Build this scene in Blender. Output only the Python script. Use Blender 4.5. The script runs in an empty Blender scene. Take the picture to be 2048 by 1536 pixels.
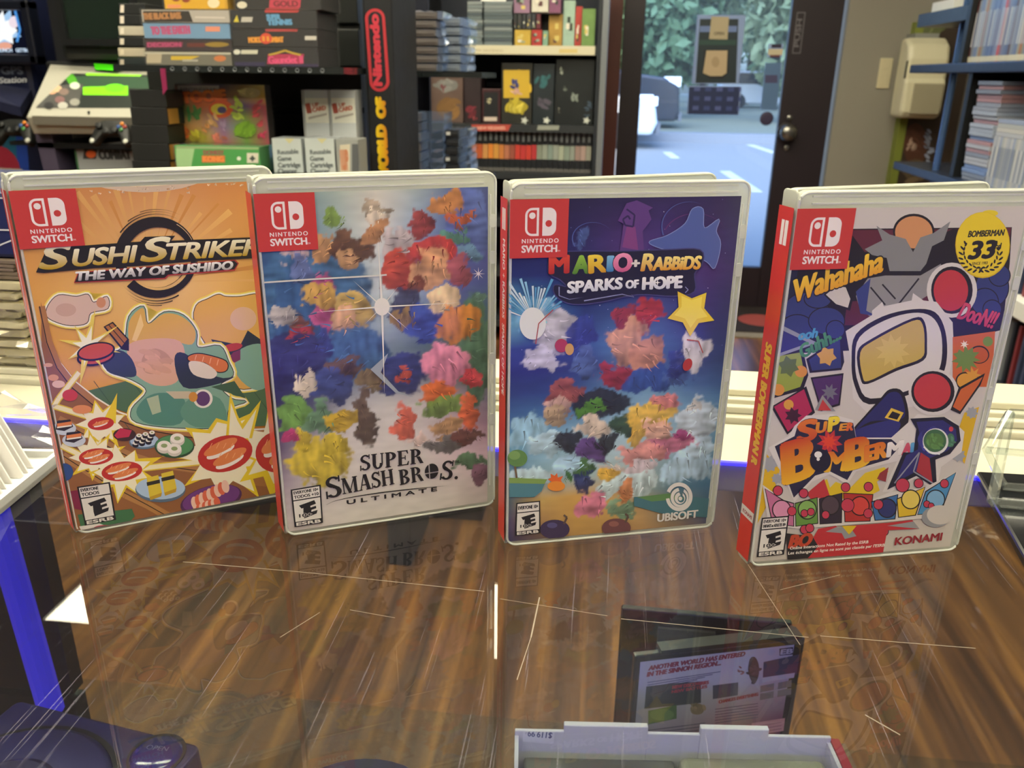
import bpy, bmesh, math, random
from mathutils import Vector, Matrix, noise as PN
import numpy as np
random.seed(7)
SC = bpy.context.scene
COL = SC.collection
R = math.radians

# ------------------------------------------------------------------ camera, sky, lamps, exposure
F_PX, PITCH, ROLL, YAW = 1642.0, R(20.62), R(.767), R(6.2)
CAM = np.array([0, 0, 1.1657])
GZ = .955                      # top of the counter glass
def _basis():
    c, s = math.cos(PITCH), math.sin(PITCH)
    cy, sy = math.cos(YAW), math.sin(YAW)
    rt = np.array([cy, sy, 0]); up = np.array([-sy*s, cy*s, c]); fw = np.array([-sy*c, cy*c, -s])
    return rt, up, fw
RT, UP, FW = _basis()
def ray(u, v):
    u -= 1024; v -= 768
    cr, sr = math.cos(ROLL), math.sin(ROLL)
    return FW + RT*((cr*u+sr*v)/F_PX) - UP*((-sr*u+cr*v)/F_PX)
def at(u, v, X=None, Y=None, Z=None):
    """the point of the place that a photo pixel shows, on a plane x, y or z = const"""
    d = ray(u, v)
    t = Y/d[1] if Y is not None else ((Z-CAM[2])/d[2] if Z is not None else X/d[0])
    return CAM + d*t

cam = bpy.data.objects.new('camera', bpy.data.cameras.new('camera'))
COL.objects.link(cam)
cr, sr = math.cos(ROLL), math.sin(ROLL)
xr = RT*cr + UP*sr; yr = UP*cr - RT*sr
cam.matrix_world = Matrix(((xr[0], yr[0], -FW[0], CAM[0]), (xr[1], yr[1], -FW[1], CAM[1]), (xr[2], yr[2], -FW[2], CAM[2]), (0, 0, 0, 1)))
cam.data.sensor_width = 36; cam.data.lens = F_PX/2048*36
cam.data.clip_start = .02; cam.data.clip_end = 200
cam.data.dof.use_dof = True; cam.data.dof.focus_distance = .385; cam.data.dof.aperture_fstop = 20
SC.camera = cam

world = bpy.data.worlds.new('sky'); SC.world = world; world.use_nodes = True
wn = world.node_tree
sky = wn.nodes.new('ShaderNodeTexSky'); sky.sky_type = 'NISHITA'; sky.sun_disc = False
sky.sun_elevation = R(38); sky.sun_rotation = R(200); sky.air_density = 1.0; sky.dust_density = 3.0; sky.ozone_density = 1.5
wn.links.new(sky.outputs[0], wn.nodes['Background'].inputs[0])
wn.nodes['Background'].inputs[1].default_value = .75

SC.view_settings.view_transform = 'Standard'; SC.view_settings.look = 'None'
SC.view_settings.gamma = 1; SC.view_settings.use_curve_mapping = False
SC.view_settings.exposure = 0.0
SC.cycles.use_denoising = True
SC.cycles.max_bounces = 10; SC.cycles.transparent_max_bounces = 24; SC.cycles.transmission_bounces = 8
SC.cycles.glossy_bounces = 4; SC.cycles.diffuse_bounces = 3
SC.cycles.caustics_reflective = False; SC.cycles.caustics_refractive = False
SC.cycles.sample_clamp_indirect = 4
LAMP = 18.5                     # strength of the ceiling light diffusers
LED = 5.0                      # strength of the blue strips in the display counter

# ------------------------------------------------------------------ colours and materials
def c(h):
    h = h.lstrip('#')
    v = [int(h[i:i+2], 16)/255 for i in (0, 2, 4)]
    return tuple(x/12.92 if x <= .04045 else ((x+.055)/1.055)**2.4 for x in v) + (1,)
def gain(col, g): return tuple(min(.92, x*g) for x in col[:3]) + (1,)
_M = {}
def mat(name, col='#808080', rough=.5, metal=0, bump=0, scale=40, var=.0, coat=0, trans=0, emit=None, es=0, ior=1.5, stretch=None):
    if name in _M: return _M[name]
    m = bpy.data.materials.new(name); m.use_nodes = True
    n, l = m.node_tree.nodes, m.node_tree.links
    b = n['Principled BSDF']
    base = c(col) if isinstance(col, str) else col
    b.inputs['Base Color'].default_value = base
    b.inputs['Roughness'].default_value = rough; b.inputs['Metallic'].default_value = metal
    b.inputs['Coat Weight'].default_value = coat; b.inputs['Coat Roughness'].default_value = .12
    b.inputs['Transmission Weight'].default_value = trans; b.inputs['IOR'].default_value = ior
    if emit: b.inputs['Emission Color'].default_value = c(emit); b.inputs['Emission Strength'].default_value = es
    tc = n.new('ShaderNodeTexCoord'); mp = n.new('ShaderNodeMapping')
    l.new(tc.outputs['Object'], mp.inputs[0])
    if stretch: mp.inputs['Scale'].default_value = stretch
    nz = n.new('ShaderNodeTexNoise'); nz.inputs['Scale'].default_value = scale; nz.inputs['Detail'].default_value = 4
    l.new(mp.outputs[0], nz.inputs['Vector'])
    if var:
        mx = n.new('ShaderNodeMix'); mx.data_type = 'RGBA'
        mx.inputs[6].default_value = tuple(x*(1-var) for x in base[:3])+(1,)
        mx.inputs[7].default_value = tuple(min(1, x*(1+var)) for x in base[:3])+(1,)
        l.new(nz.outputs[0], mx.inputs[0]); l.new(mx.outputs[2], b.inputs['Base Color'])
    if bump:
        bp = n.new('ShaderNodeBump'); bp.inputs['Strength'].default_value = bump; bp.inputs['Distance'].default_value = .002
        l.new(nz.outputs[0], bp.inputs['Height']); l.new(bp.outputs[0], b.inputs['Normal'])
    else:
        mr = n.new('ShaderNodeMapRange'); mr.inputs[3].default_value = max(0, rough-.06); mr.inputs[4].default_value = min(1, rough+.06)
        l.new(nz.outputs[0], mr.inputs[0]); l.new(mr.outputs[0], b.inputs['Roughness'])
    _M[name] = m
    return m
def print_mat(name, rough, coat):
    m = bpy.data.materials.new(name); m.use_nodes = True
    n, l = m.node_tree.nodes, m.node_tree.links
    b = n['Principled BSDF']; a = n.new('ShaderNodeVertexColor'); a.layer_name = 'Ink'
    l.new(a.outputs[0], b.inputs['Base Color'])
    b.inputs['Roughness'].default_value = rough; b.inputs['Coat Weight'].default_value = coat; b.inputs['Coat Roughness'].default_value = .15
    return m
INK = print_mat('printed_paper_under_film', .5, .45)
INKM = print_mat('printed_card', .45, .15)
def glass_mat(name, tint='#ffffff', haze=0, rough=0, ior=1.5, hazecol='#ffffff', scratch_reflection=False, mul=1):
    """clear sheet: see-through plus a Fresnel mirror, a little haze on it"""
    m = bpy.data.materials.new(name); m.use_nodes = True
    n, l = m.node_tree.nodes, m.node_tree.links; n.clear()
    out = n.new('ShaderNodeOutputMaterial'); tr = n.new('ShaderNodeBsdfTransparent'); gl = n.new('ShaderNodeBsdfGlossy')
    tr.inputs[0].default_value = c(tint); gl.inputs['Roughness'].default_value = rough
    fr = n.new('ShaderNodeFresnel'); fr.inputs[0].default_value = ior
    ml = n.new('ShaderNodeMath'); ml.operation = 'MULTIPLY'; ml.inputs[1].default_value = mul
    mx = n.new('ShaderNodeMixShader'); ge = n.new('ShaderNodeNewGeometry'); iv = n.new('ShaderNodeMath'); iv.operation = 'SUBTRACT'; iv.inputs[0].default_value = 1; l.new(ge.outputs['Backfacing'], iv.inputs[1])
    m3 = n.new('ShaderNodeMath'); m3.operation = 'MULTIPLY'; m3.use_clamp = True; l.new(fr.outputs[0], ml.inputs[0]); l.new(ml.outputs[0], m3.inputs[0]); l.new(iv.outputs[0], m3.inputs[1]); l.new(m3.outputs[0], mx.inputs[0]); l.new(tr.outputs[0], mx.inputs[1]); l.new(gl.outputs[0], mx.inputs[2])
    last = mx
    if haze:
        df = n.new('ShaderNodeBsdfDiffuse'); df.inputs[0].default_value = c(hazecol)
        m2 = n.new('ShaderNodeMixShader')
        if scratch_reflection:
            tc = n.new('ShaderNodeTexCoord'); fac = None
            for k, (ang, sx, sy, thr) in enumerate(((.2, 900, 9, .69), (1.9, 700, 7, .7), (2.6, 500, 12, .71), (1.2, 60, 40, .74))):
                mp = n.new('ShaderNodeMapping'); mp.inputs['Rotation'].default_value = (0, 0, ang); mp.inputs['Scale'].default_value = (sx, sy, 1)
                nz = n.new('ShaderNodeTexNoise'); nz.inputs['Scale'].default_value = 1; nz.inputs['Detail'].default_value = 2
                l.new(tc.outputs['Object'], mp.inputs[0]); l.new(mp.outputs[0], nz.inputs['Vector'])
                mr = n.new('ShaderNodeMapRange'); mr.inputs[1].default_value = thr; mr.inputs[2].default_value = thr+.1; mr.inputs[3].default_value = 0; mr.inputs[4].default_value = .3
                l.new(nz.outputs[0], mr.inputs[0])
                if fac is None: fac = mr.outputs[0]
                else:
                    ad = n.new('ShaderNodeMath'); l.new(fac, ad.inputs[0]); l.new(mr.outputs[0], ad.inputs[1]); fac = ad.outputs[0]
            ad = n.new('ShaderNodeMath'); l.new(fac, ad.inputs[0]); ad.inputs[1].default_value = haze
            l.new(ad.outputs[0], m2.inputs[0])
        else: m2.inputs[0].default_value = haze
        l.new(mx.outputs[0], m2.inputs[1]); l.new(df.outputs[0], m2.inputs[2]); last = m2
    l.new(last.outputs[0], out.inputs[0])
    return m
def wood_mat():
    """plank floor running away from the counter: boards, grain streaks, dark seams"""
    m = bpy.data.materials.new('plank_floor'); m.use_nodes = True
    n, l = m.node_tree.nodes, m.node_tree.links; b = n['Principled BSDF']
    tc = n.new('ShaderNodeTexCoord'); mp = n.new('ShaderNodeMapping'); mp.inputs['Rotation'].default_value = (0, 0, R(90))
    l.new(tc.outputs['Object'], mp.inputs[0])
    br = n.new('ShaderNodeTexBrick'); br.offset = .37; br.inputs['Scale'].default_value = 1
    br.inputs['Brick Width'].default_value = .75; br.inputs['Row Height'].default_value = .085; br.inputs['Mortar Size'].default_value = .0012
    br.inputs['Color1'].default_value = c('#7c5738'); br.inputs['Color2'].default_value = c('#523523'); br.inputs['Mortar'].default_value = c('#2e1d13')
    br.inputs['Bias'].default_value = 0
    l.new(mp.outputs[0], br.inputs[0])
    m2 = n.new('ShaderNodeMapping'); m2.inputs['Scale'].default_value = (26, 1.1, 1); l.new(tc.outputs['Object'], m2.inputs[0])
    nz = n.new('ShaderNodeTexNoise'); nz.inputs['Scale'].default_value = 1; nz.inputs['Detail'].default_value = 6; nz.inputs['Roughness'].default_value = .6
    l.new(m2.outputs[0], nz.inputs['Vector'])
    rp = n.new('ShaderNodeValToRGB'); rp.color_ramp.elements[0].position = .34; rp.color_ramp.elements[1].position = .69
    rp.color_ramp.elements[0].color = c('#2e1a10'); rp.color_ramp.elements[1].color = c('#b87a3e')
    e = rp.color_ramp.elements.new(.5); e.color = c('#6e4428')
    l.new(nz.outputs[0], rp.inputs[0])
    mx = n.new('ShaderNodeMix'); mx.data_type = 'RGBA'; mx.inputs[0].default_value = .6
    l.new(br.outputs[0], mx.inputs[6]); l.new(rp.outputs[0], mx.inputs[7]); l.new(mx.outputs[2], b.inputs['Base Color'])
    b.inputs['Roughness'].default_value = .3
    return m

BLACK = mat('black_laminate', '#121416', .45, var=.15)
BLKP = mat('black_plastic', '#15171a', .4, var=.1)
NAVY = mat('dark_blue_plastic', '#131a3c', .4, var=.12)
GREY = mat('grey_metal', '#7d8288', .4, metal=.4)
WHITE = mat('white_card', '#d9dad6', .6, var=.04)
CREAM = mat('cream_metal', '#bebaa6', .35, var=.03)
def frosted(name, col, through):
    m = bpy.data.materials.new(name); m.use_nodes = True; n, l = m.node_tree.nodes, m.node_tree.links
    b = n['Principled BSDF']; b.inputs['Base Color'].default_value = c(col); b.inputs['Roughness'].default_value = .3; b.inputs['Coat Weight'].default_value = .4
    tl = n.new('ShaderNodeBsdfTranslucent'); tl.inputs[0].default_value = c(col); tr = n.new('ShaderNodeBsdfTransparent')
    m1, m2 = n.new('ShaderNodeMixShader'), n.new('ShaderNodeMixShader'); m1.inputs[0].default_value = .35; m2.inputs[0].default_value = through
    l.new(b.outputs[0], m1.inputs[1]); l.new(tl.outputs[0], m1.inputs[2]); l.new(m1.outputs[0], m2.inputs[1]); l.new(tr.outputs[0], m2.inputs[2])
    l.new(m2.outputs[0], n['Material Output'].inputs[0]); return m
CLEAR = glass_mat('clear_plastic', haze=.03, rough=.04, mul=1)
BAG = glass_mat('daylight_tinted_bag', '#e8f0ff', haze=.14, rough=.12, hazecol='#a8c4f4', mul=1.8)  # blue haze in the plastic stands in for daylight from the door

# ------------------------------------------------------------------ geometry and object helpers
class MB:
    def __init__(s): s.v, s.f = [], []
    def add(s, vs, fs):
        k = len(s.v); s.v += [tuple(map(float, p)) for p in vs]; s.f += [tuple(i+k for i in f) for f in fs]; return s
    def box(s, x0, x1, y0, y1, z0, z1):
        return s.add([(x0,y0,z0),(x1,y0,z0),(x1,y1,z0),(x0,y1,z0),(x0,y0,z1),(x1,y0,z1),(x1,y1,z1),(x0,y1,z1)],
                     [(3,2,1,0),(4,5,6,7),(0,1,5,4),(1,2,6,5),(2,3,7,6),(3,0,4,7)])
    def hexa(s, b, t):           # bottom and top loops of equal length
        n = len(b)
        return s.add(list(b)+list(t), [tuple(range(n))[::-1], tuple(range(n, 2*n))] + [(i, (i+1) % n, n+(i+1) % n, n+i) for i in range(n)])
    def plate(s, O, ex, ey, n, outline, d0, d1):   # 2-D outline extruded along n from d0 to d1
        O, ex, ey, n = map(np.array, (O, ex, ey, n))
        return s.hexa([O+ex*p[0]+ey*p[1]+n*d0 for p in outline], [O+ex*p[0]+ey*p[1]+n*d1 for p in outline])
    def tube(s, pts, r, k=8, closed=False):
        pts = [Vector(p) for p in pts]; m = len(pts); rings = []
        for i, p in enumerate(pts):
            a = pts[i-1] if (i or closed) else p; b = pts[(i+1) % m] if (i < m-1 or closed) else p
            t = (b-a).normalized(); up = Vector((0,0,1)) if abs(t.z) < .9 else Vector((1,0,0))
            x = t.cross(up).normalized(); y = x.cross(t)
            rr = r[i] if isinstance(r, (list, tuple)) else r
            rings.append([p+x*rr*math.cos(2*math.pi*j/k)+y*rr*math.sin(2*math.pi*j/k) for j in range(k)])
        vs = [q for g in rings for q in g]; fs = []
        for i in range(m if closed else m-1):
            a, b = i*k, ((i+1) % m)*k
            fs += [(a+j, a+(j+1) % k, b+(j+1) % k, b+j) for j in range(k)]
        if not closed: fs += [tuple(range(k))[::-1], tuple(range((m-1)*k, m*k))]
        return s.add(vs, fs)
    def lathe(s, O, axis, prof, k=24):   # prof: (radius, along)
        O = Vector(O); a = Vector(axis).normalized(); h = Vector((0,0,1)) if abs(a.z) < .9 else Vector((1,0,0))
        x = a.cross(h).normalized(); y = a.cross(x); m = len(prof)
        vs = [O+a*z+(x*math.cos(2*math.pi*j/k)+y*math.sin(2*math.pi*j/k))*r for r, z in prof for j in range(k)]
        fs = [(i*k+j, i*k+(j+1) % k, (i+1)*k+(j+1) % k, (i+1)*k+j) for i in range(m-1) for j in range(k)]
        fs += [tuple(range(k))[::-1], tuple(range((m-1)*k, m*k))]
        return s.add(vs, fs)
    def build(s, name, m, parent=None, bevel=0, smooth=False, seg=2):
        me = bpy.data.meshes.new(name); v = s.v
        if parent is not None:
            iv = parent_world(parent).inverted(); v = [tuple(iv @ Vector(p)) for p in v]
        me.from_pydata(v, [], s.f); me.materials.append(m)
        bm = bmesh.new(); bm.from_mesh(me); bmesh.ops.recalc_face_normals(bm, faces=bm.faces); bm.to_mesh(me); bm.free()
        o = bpy.data.objects.new(name, me); COL.objects.link(o); o.parent = parent
        if bevel:
            b = o.modifiers.new('soft_edge', 'BEVEL'); b.width = bevel; b.segments = seg; b.limit_method = 'ANGLE'; b.angle_limit = R(40)
        if smooth:
            for p in me.polygons: p.use_smooth = True
        return o
def parent_world(p):
    m = p.matrix_basis.copy(); q = p.parent
    while q: m = q.matrix_basis @ m; q = q.parent
    return m
def tag(o, label=None, cat=None, group=None, kind=None):
    for k, v in (('label', label), ('category', cat), ('group', group), ('kind', kind)):
        if v: o[k] = v
    return o
def thing(name, loc, label, cat, group=None, rz=0):
    o = bpy.data.objects.new(name, None); COL.objects.link(o); o.empty_display_size = .05
    o.location = tuple(map(float, loc)); o.rotation_euler = (0, 0, rz)
    return tag(o, label, cat, group)
def struct(name, mb, m, bevel=0): return tag(mb.build(name, m, None, bevel), kind='structure')
def box(name, b, m, parent, bevel=0): return MB().box(*b).build(name, m, parent, bevel)
def rrect(x0, x1, y0, y1, r, k=5):
    o = []
    for cx, cy, a in ((x1-r, y0+r, -90), (x1-r, y1-r, 0), (x0+r, y1-r, 90), (x0+r, y0+r, 180)):
        o += [(cx+r*math.cos(R(a+90*i/k)), cy+r*math.sin(R(a+90*i/k))) for i in range(k+1)]
    return o
def B(u0, v0, u1, v1, Y):       # frontal rectangle on the plane y = Y -> x0, x1, z0, z1
    um, vm = (u0+u1)/2, (v0+v1)/2
    return at(u0, vm, Y=Y)[0], at(u1, vm, Y=Y)[0], at(um, v1, Y=Y)[2], at(um, v0, Y=Y)[2]
ORD = ['first','second','third','fourth','fifth','sixth','seventh','eighth','ninth','tenth','eleventh','twelfth','thirteenth','fourteenth','fifteenth','sixteenth','seventeenth','eighteenth','nineteenth','twentieth']
def nth(i):
    if i < 20: return ORD[i]
    t = ['','','twenty','thirty','forty','fifty','sixty','seventy','eighty','ninety'][(i+1)//10]; return t+'-'+ORD[(i+1) % 10-1] if (i+1) % 10 else t[:-1]+'ieth'

# ------------------------------------------------------------------ printing: flat inks laid on a real surface
_T = {}
def glyphs(txt, shear=0, space=1.0):
    k = (txt, round(shear, 2), round(space, 2))
    if k not in _T:
        cu = bpy.data.curves.new('ink', 'FONT'); cu.body = txt; cu.size = 1; cu.shear = shear; cu.space_character = space; cu.resolution_u = 4
        o = bpy.data.objects.new('ink', cu); COL.objects.link(o); bpy.context.view_layer.update()
        me = bpy.data.meshes.new_from_object(o.evaluated_get(bpy.context.evaluated_depsgraph_get()))
        v = [(p.co.x, p.co.y) for p in me.vertices]; f = [tuple(p.vertices) for p in me.polygons]
        bpy.data.objects.remove(o); bpy.data.curves.remove(cu); bpy.data.meshes.remove(me)
        x0 = min(p[0] for p in v); x1 = max(p[0] for p in v)
        _T[k] = ([((p[0]-x0)/(x1-x0), p[1]/.685) for p in v], f)     # width 1, capitals 1 high
    return _T[k]
def _ring(cx, cy, ro, ri, wo, wi, a0, a1, k=14):      # crescent stroke between two ellipses
    pts = [(cx+wo*math.cos(R(a0+(a1-a0)*i/k)), cy+ro*math.sin(R(a0+(a1-a0)*i/k))) for i in range(k+1)]
    inn = [(cx+wi*math.cos(R(a0+(a1-a0)*i/k)), cy+ri*math.sin(R(a0+(a1-a0)*i/k))) for i in range(k+1)]
    return [(pts[i], pts[i+1], inn[i+1], inn[i]) for i in range(k)]
def _stem(x, w, y0=0, y1=1, s0=True, s1=True, sv=.07):
    r = [[(x, y0), (x+w, y0), (x+w, y1), (x, y1)]]
    if s0: r.append([(x-sv, y0), (x+w+sv, y0), (x+w+sv, y0+.06), (x-sv, y0+.06)])
    if s1: r.append([(x-sv, y1-.06), (x+w+sv, y1-.06), (x+w+sv, y1), (x-sv, y1)])
    return r
def _diag(x0, y0, x1, y1, w): return [[(x0, y0), (x0+w, y0), (x1+w, y1), (x1, y1)]]
def serif(ch):                                         # book-face capitals drawn stroke by stroke; returns polygons, advance
    t, n = .21, .08
    if ch == 'U': return _stem(.07, t, .35, 1, False) + _stem(.62, n, .35, 1, False) + _ring(.385, .36, .38, .28, .315, .115, 180, 360), .82
    if ch == 'P': return _stem(.07, t) + _ring(.28, .72, .28, .2, .4, .17, -90, 90), .74
    if ch == 'B': return _stem(.07, t) + _ring(.28, .75, .25, .18, .36, .15, -90, 90) + _ring(.28, .26, .26, .19, .42, .19, -90, 90), .78
    if ch == 'R': return _stem(.07, t) + _ring(.28, .73, .27, .2, .38, .16, -90, 90) + _diag(.38, .48, .62, 0, .22), .88
    if ch == 'E': return _stem(.07, t) + [[(.2,0),(.68,0),(.72,.26),(.66,.26),(.58,.07),(.2,.07)], [(.2,1),(.64,1),(.68,.76),(.62,.76),(.54,.93),(.2,.93)], [(.2,.47),(.5,.47),(.5,.54),(.2,.54)], [(.46,.36),(.52,.36),(.52,.66),(.46,.66)]], .78
    if ch == 'H': return _stem(.07, t) + _stem(.6, t) + [[(.2,.47),(.65,.47),(.65,.54),(.2,.54)]], .92
    if ch == 'M': return _stem(.07, n, sv=.08) + _stem(.82, t) + _diag(.42, 0, .07, 1, .22) + _diag(.45, 0, .86, 1, .07), 1.12
    if ch == 'A': return _diag(.06, 0, .38, 1, .08) + _diag(.56, 0, .36, 1, .24)[0:1] + [[(.2,.3),(.62,.3),(.6,.37),(.22,.37)], [(-.02,0),(.22,0),(.22,.06),(-.02,.06)], [(.48,0),(.88,0),(.88,.06),(.48,.06)]], .88
    if ch == 'S':
        up = _ring(.33, .74, .27, .17, .29, .14, 30, 270); lo = _ring(.31, .265, .275, .18, .32, .13, -150, 95)
        return up + lo + [[(.53,.72),(.6,.72),(.6,1.02),(.54,1.02)], [(.0,-.02),(.06,-.02),(.08,.34),(.0,.34)], [(.1,.58),(.5,.36),(.58,.44),(.2,.72)]], .68
    if ch == 'O':                                       # disc quartered by two off-centre slits
        r = []
        for x0, x1, y0, y1 in ((-.2,.27,.44,1.2), (.34,1.2,.44,1.2), (-.2,.27,-.2,.37), (.34,1.2,-.2,.37)):
            r.append(clip([(.45+.44*math.cos(R(a)), .5+.5*math.sin(R(a))) for a in range(0, 360, 10)], x0, x1, y0, y1))
        return r, .94
    if ch == '.': return [[(.05+.09+.09*math.cos(R(a)), .09+.09*math.sin(R(a))) for a in range(0, 360, 30)]], .26
    return [], .28
def clip(p, x0, x1, y0, y1):
    for ax, s, lim in ((0, 1, x0), (0, -1, x1), (1, 1, y0), (1, -1, y1)):
        o = []
        for i, a in enumerate(p):
            b = p[i-1]; ia, ib = (a[ax]-lim)*s >= 0, (b[ax]-lim)*s >= 0
            if ia != ib:
                t = (lim-b[ax])/(a[ax]-b[ax]); o.append(tuple(b[j]+(a[j]-b[j])*t for j in range(len(a))))
            if ia: o.append(a)
        p = o
        if not p: break
    return p
class Art:
    """a print on the plane O + ex*x + ey*y; layers lie one over another"""
    def __init__(s, O, ex, ey, W, H, x0=0, y0=0, g=1.15, step=1e-6, base=3e-5):
        s.O, s.ex, s.ey = (np.array(k, float) for k in (O, ex, ey)); s.n = np.cross(s.ex, s.ey)
        s.box = (x0, x0+W, y0, y0+H); s.W, s.H = W, H; s.g = g; s.step = step; s.z = base; s.v, s.f, s.col = [], [], []; s.win = (0, 0, 1)
    def w(s, a, b, k): s.win = (a, b, k)
    def q(s, p):                                        # a photo point -> where it lies on this print
        u, v = s.win[0]+p[0]/s.win[2], s.win[1]+p[1]/s.win[2]
        d = ray(u, v); t = np.dot(s.O-CAM, s.n)/np.dot(d, s.n); P = CAM+d*t-s.O
        return float(P @ s.ex), float(P @ s.ey)
    def raw(s, pts, cols):
        k = len(s.v); s.v += [s.O+s.ex*p[0]+s.ey*p[1]+s.n*s.z for p in pts]; s.f.append(tuple(range(k, k+len(pts)))); s.col.append(cols)
    def poly(s, pts, col, loc=False, keep=False, cl=True):
        if not loc: pts = [s.q(p) for p in pts]
        if not isinstance(col, list): col = [col]*len(pts)
        cc = [gain(c(k) if isinstance(k, str) else k, s.g) for k in col]
        pp = [tuple(p)+k for p, k in zip(pts, cc)]
        if cl: pp = clip(pp, *s.box)
        if len(pp) > 2: s.raw([p[:2] for p in pp], [p[2:] for p in pp])
        if not keep: s.z += s.step
    def rect(s, x0, y0, x1, y1, col): s.poly([(x0,y0),(x1,y0),(x1,y1),(x0,y1)], col, True)
    def grid(s, rows, cols_n, sub=3, box=None):         # smooth colour field from a coarse table, first row on top
        x0, x1, y0, y1 = box or s.box; nr, nc = len(rows), cols_n
        tab = np.array([[gain(c(k), s.g)[:3] for k in r.split()] for r in rows])
        def val(fx, fy):
            fx *= nc-1; fy *= nr-1; i, j = min(int(fx), nc-2), min(int(fy), nr-2); a, b = fx-i, fy-j
            return tuple(tab[j, i]*(1-a)*(1-b)+tab[j, i+1]*a*(1-b)+tab[j+1, i]*(1-a)*b+tab[j+1, i+1]*a*b)+(1,)
        nx, ny = (nc-1)*sub, (nr-1)*sub
        for j in range(ny):
            for i in range(nx):
                f = [(i/nx, j/ny), ((i+1)/nx, j/ny), ((i+1)/nx, (j+1)/ny), (i/nx, (j+1)/ny)]
                s.raw([(x0+a*(x1-x0), y1-b*(y1-y0)) for a, b in f], [val(a, b) for a, b in f])
        s.z += s.step
    def field(s, rows, cols_n, masses, nx=150, ny=230):  # brushed colour field: a coarse table with soft-edged masses worked into it
        x0, x1, y0, y1 = s.box; tab = np.array([[c(k)[:3] for k in r.split()] for r in rows]); nr = len(rows)
        fx = np.linspace(0, 1, nx+1)*(cols_n-1); fy = np.linspace(1, 0, ny+1)*(nr-1); i = np.minimum(fx.astype(int), cols_n-2); j = np.minimum(fy.astype(int), nr-2)
        a = (fx-i)[None, :, None]; b = (fy-j)[:, None, None]; J, I = j[:, None], i[None, :]
        C_ = tab[J, I]*(1-a)*(1-b)+tab[J, I+1]*a*(1-b)+tab[J+1, I]*(1-a)*b+tab[J+1, I+1]*a*b
        X, Y = np.meshgrid(np.linspace(x0, x1, nx+1), np.linspace(y0, y1, ny+1))
        def nz(sx, sy, o): return np.array([[PN.noise((X[q, p]*sx+o, Y[q, p]*sy+o*.7, o)) for p in range(nx+1)] for q in range(ny+1)])
        n1, n2, n3, n4 = nz(150, 150, 3.1)+.4*nz(520, 520, 2.2), nz(150, 150, 9.4)+.4*nz(520, 520, 6.1), nz(420, 120, 5.2), nz(140, 420, 7.7)
        for k, (win, x, y, rx, ry, col) in enumerate(masses):
            s.win = win; p, q, r = s.q((x, y)), s.q((x+rx, y)), s.q((x, y+ry))
            RX, RY = math.hypot(q[0]-p[0], q[1]-p[1]), math.hypot(r[0]-p[0], r[1]-p[1]); w_ = .0045
            d = ((X+n1*w_-p[0])/RX)**2+((Y+n2*w_-p[1])/RY)**2
            al = (1/(1+np.exp(np.clip((d-1)*20, -40, 40))))[..., None]*.96
            sh = np.clip(1+.5*(n3 if k % 2 else n4)+.35*n1+.22*(Y-p[1])/RY-.12*(X-p[0])/RX, .35, 1.9)[..., None]
            C_ = C_*(1-al)+np.array(c(col)[:3])*sh*al
        C_ = np.clip(C_*(1+.10*n4[..., None])*s.g, 0, .92)
        k0 = len(s.v); O_, ex_, ey_, n_ = s.O, s.ex, s.ey, s.n
        s.v += [O_+ex_*X[q, p]+ey_*Y[q, p]+n_*s.z for q in range(ny+1) for p in range(nx+1)]; L = [[tuple(C_[q, p])+(1,) for p in range(nx+1)] for q in range(ny+1)]; m = nx+1
        for q in range(ny):
            for p in range(nx): s.f.append((k0+q*m+p, k0+q*m+p+1, k0+q*m+m+p+1, k0+q*m+m+p)); s.col.append([L[q][p], L[q][p+1], L[q+1][p+1], L[q+1][p]])
        s.z += s.step
        for win, x, y, rx, ry, col in masses:           # short tapered strokes, lighter and darker than the mass
            s.win = win; th = random.uniform(0, 3.14)
            for _ in range(7):
                a, r = random.uniform(0, 6.28), random.random()**.5*.8; px_, py_ = x+rx*r*math.cos(a), y+ry*r*math.sin(a); L_ = min(46, min(rx, ry)*random.uniform(.25, .6)); t_ = th+random.uniform(-.6, .6); bd = random.uniform(-.3, .3)*L_
                k = np.array(c(col)[:3])*(random.choice((.5, .65, 1.3, 1.55))); k = tuple(np.clip(k+.01, 0, .85))+(1,)
                s.line([(px_+L_*u*math.cos(t_)-bd*u*u*math.sin(t_), py_+L_*u*math.sin(t_)+bd*u*u*math.cos(t_)) for u in (-.6, -.2, .2, .6, 1)], min(14, min(rx, ry)*random.uniform(.07, .2)), k, True)
    def ell(s, cx, cy, rx, ry, col, rot=0, k=28, col2=None, a0=0, a1=360):
        pts = []; cs = []
        for i in range(k):
            a = R(a0+(a1-a0)*i/(k if a1-a0 == 360 else k-1)); x, y = rx*math.cos(a), ry*math.sin(a)
            pts.append((cx+x*math.cos(rot)-y*math.sin(rot), cy+x*math.sin(rot)+y*math.cos(rot)))
            cs.append(col if not col2 else tuple(np.array(c(col))*(.5-.5*math.sin(a))+np.array(c(col2))*(.5+.5*math.sin(a))))
        s.poly(pts, cs)
    def star(s, cx, cy, r1, r2, n, col, rot=0, jit=0, sy=1):
        pts = []
        for i in range(2*n):
            r = (r1 if i % 2 == 0 else r2)*(1+random.uniform(-jit, jit)); a = rot+math.pi*i/n
            pts.append((cx+r*math.cos(a), cy+sy*r*math.sin(a)))
        s.poly(pts, col)
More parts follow.
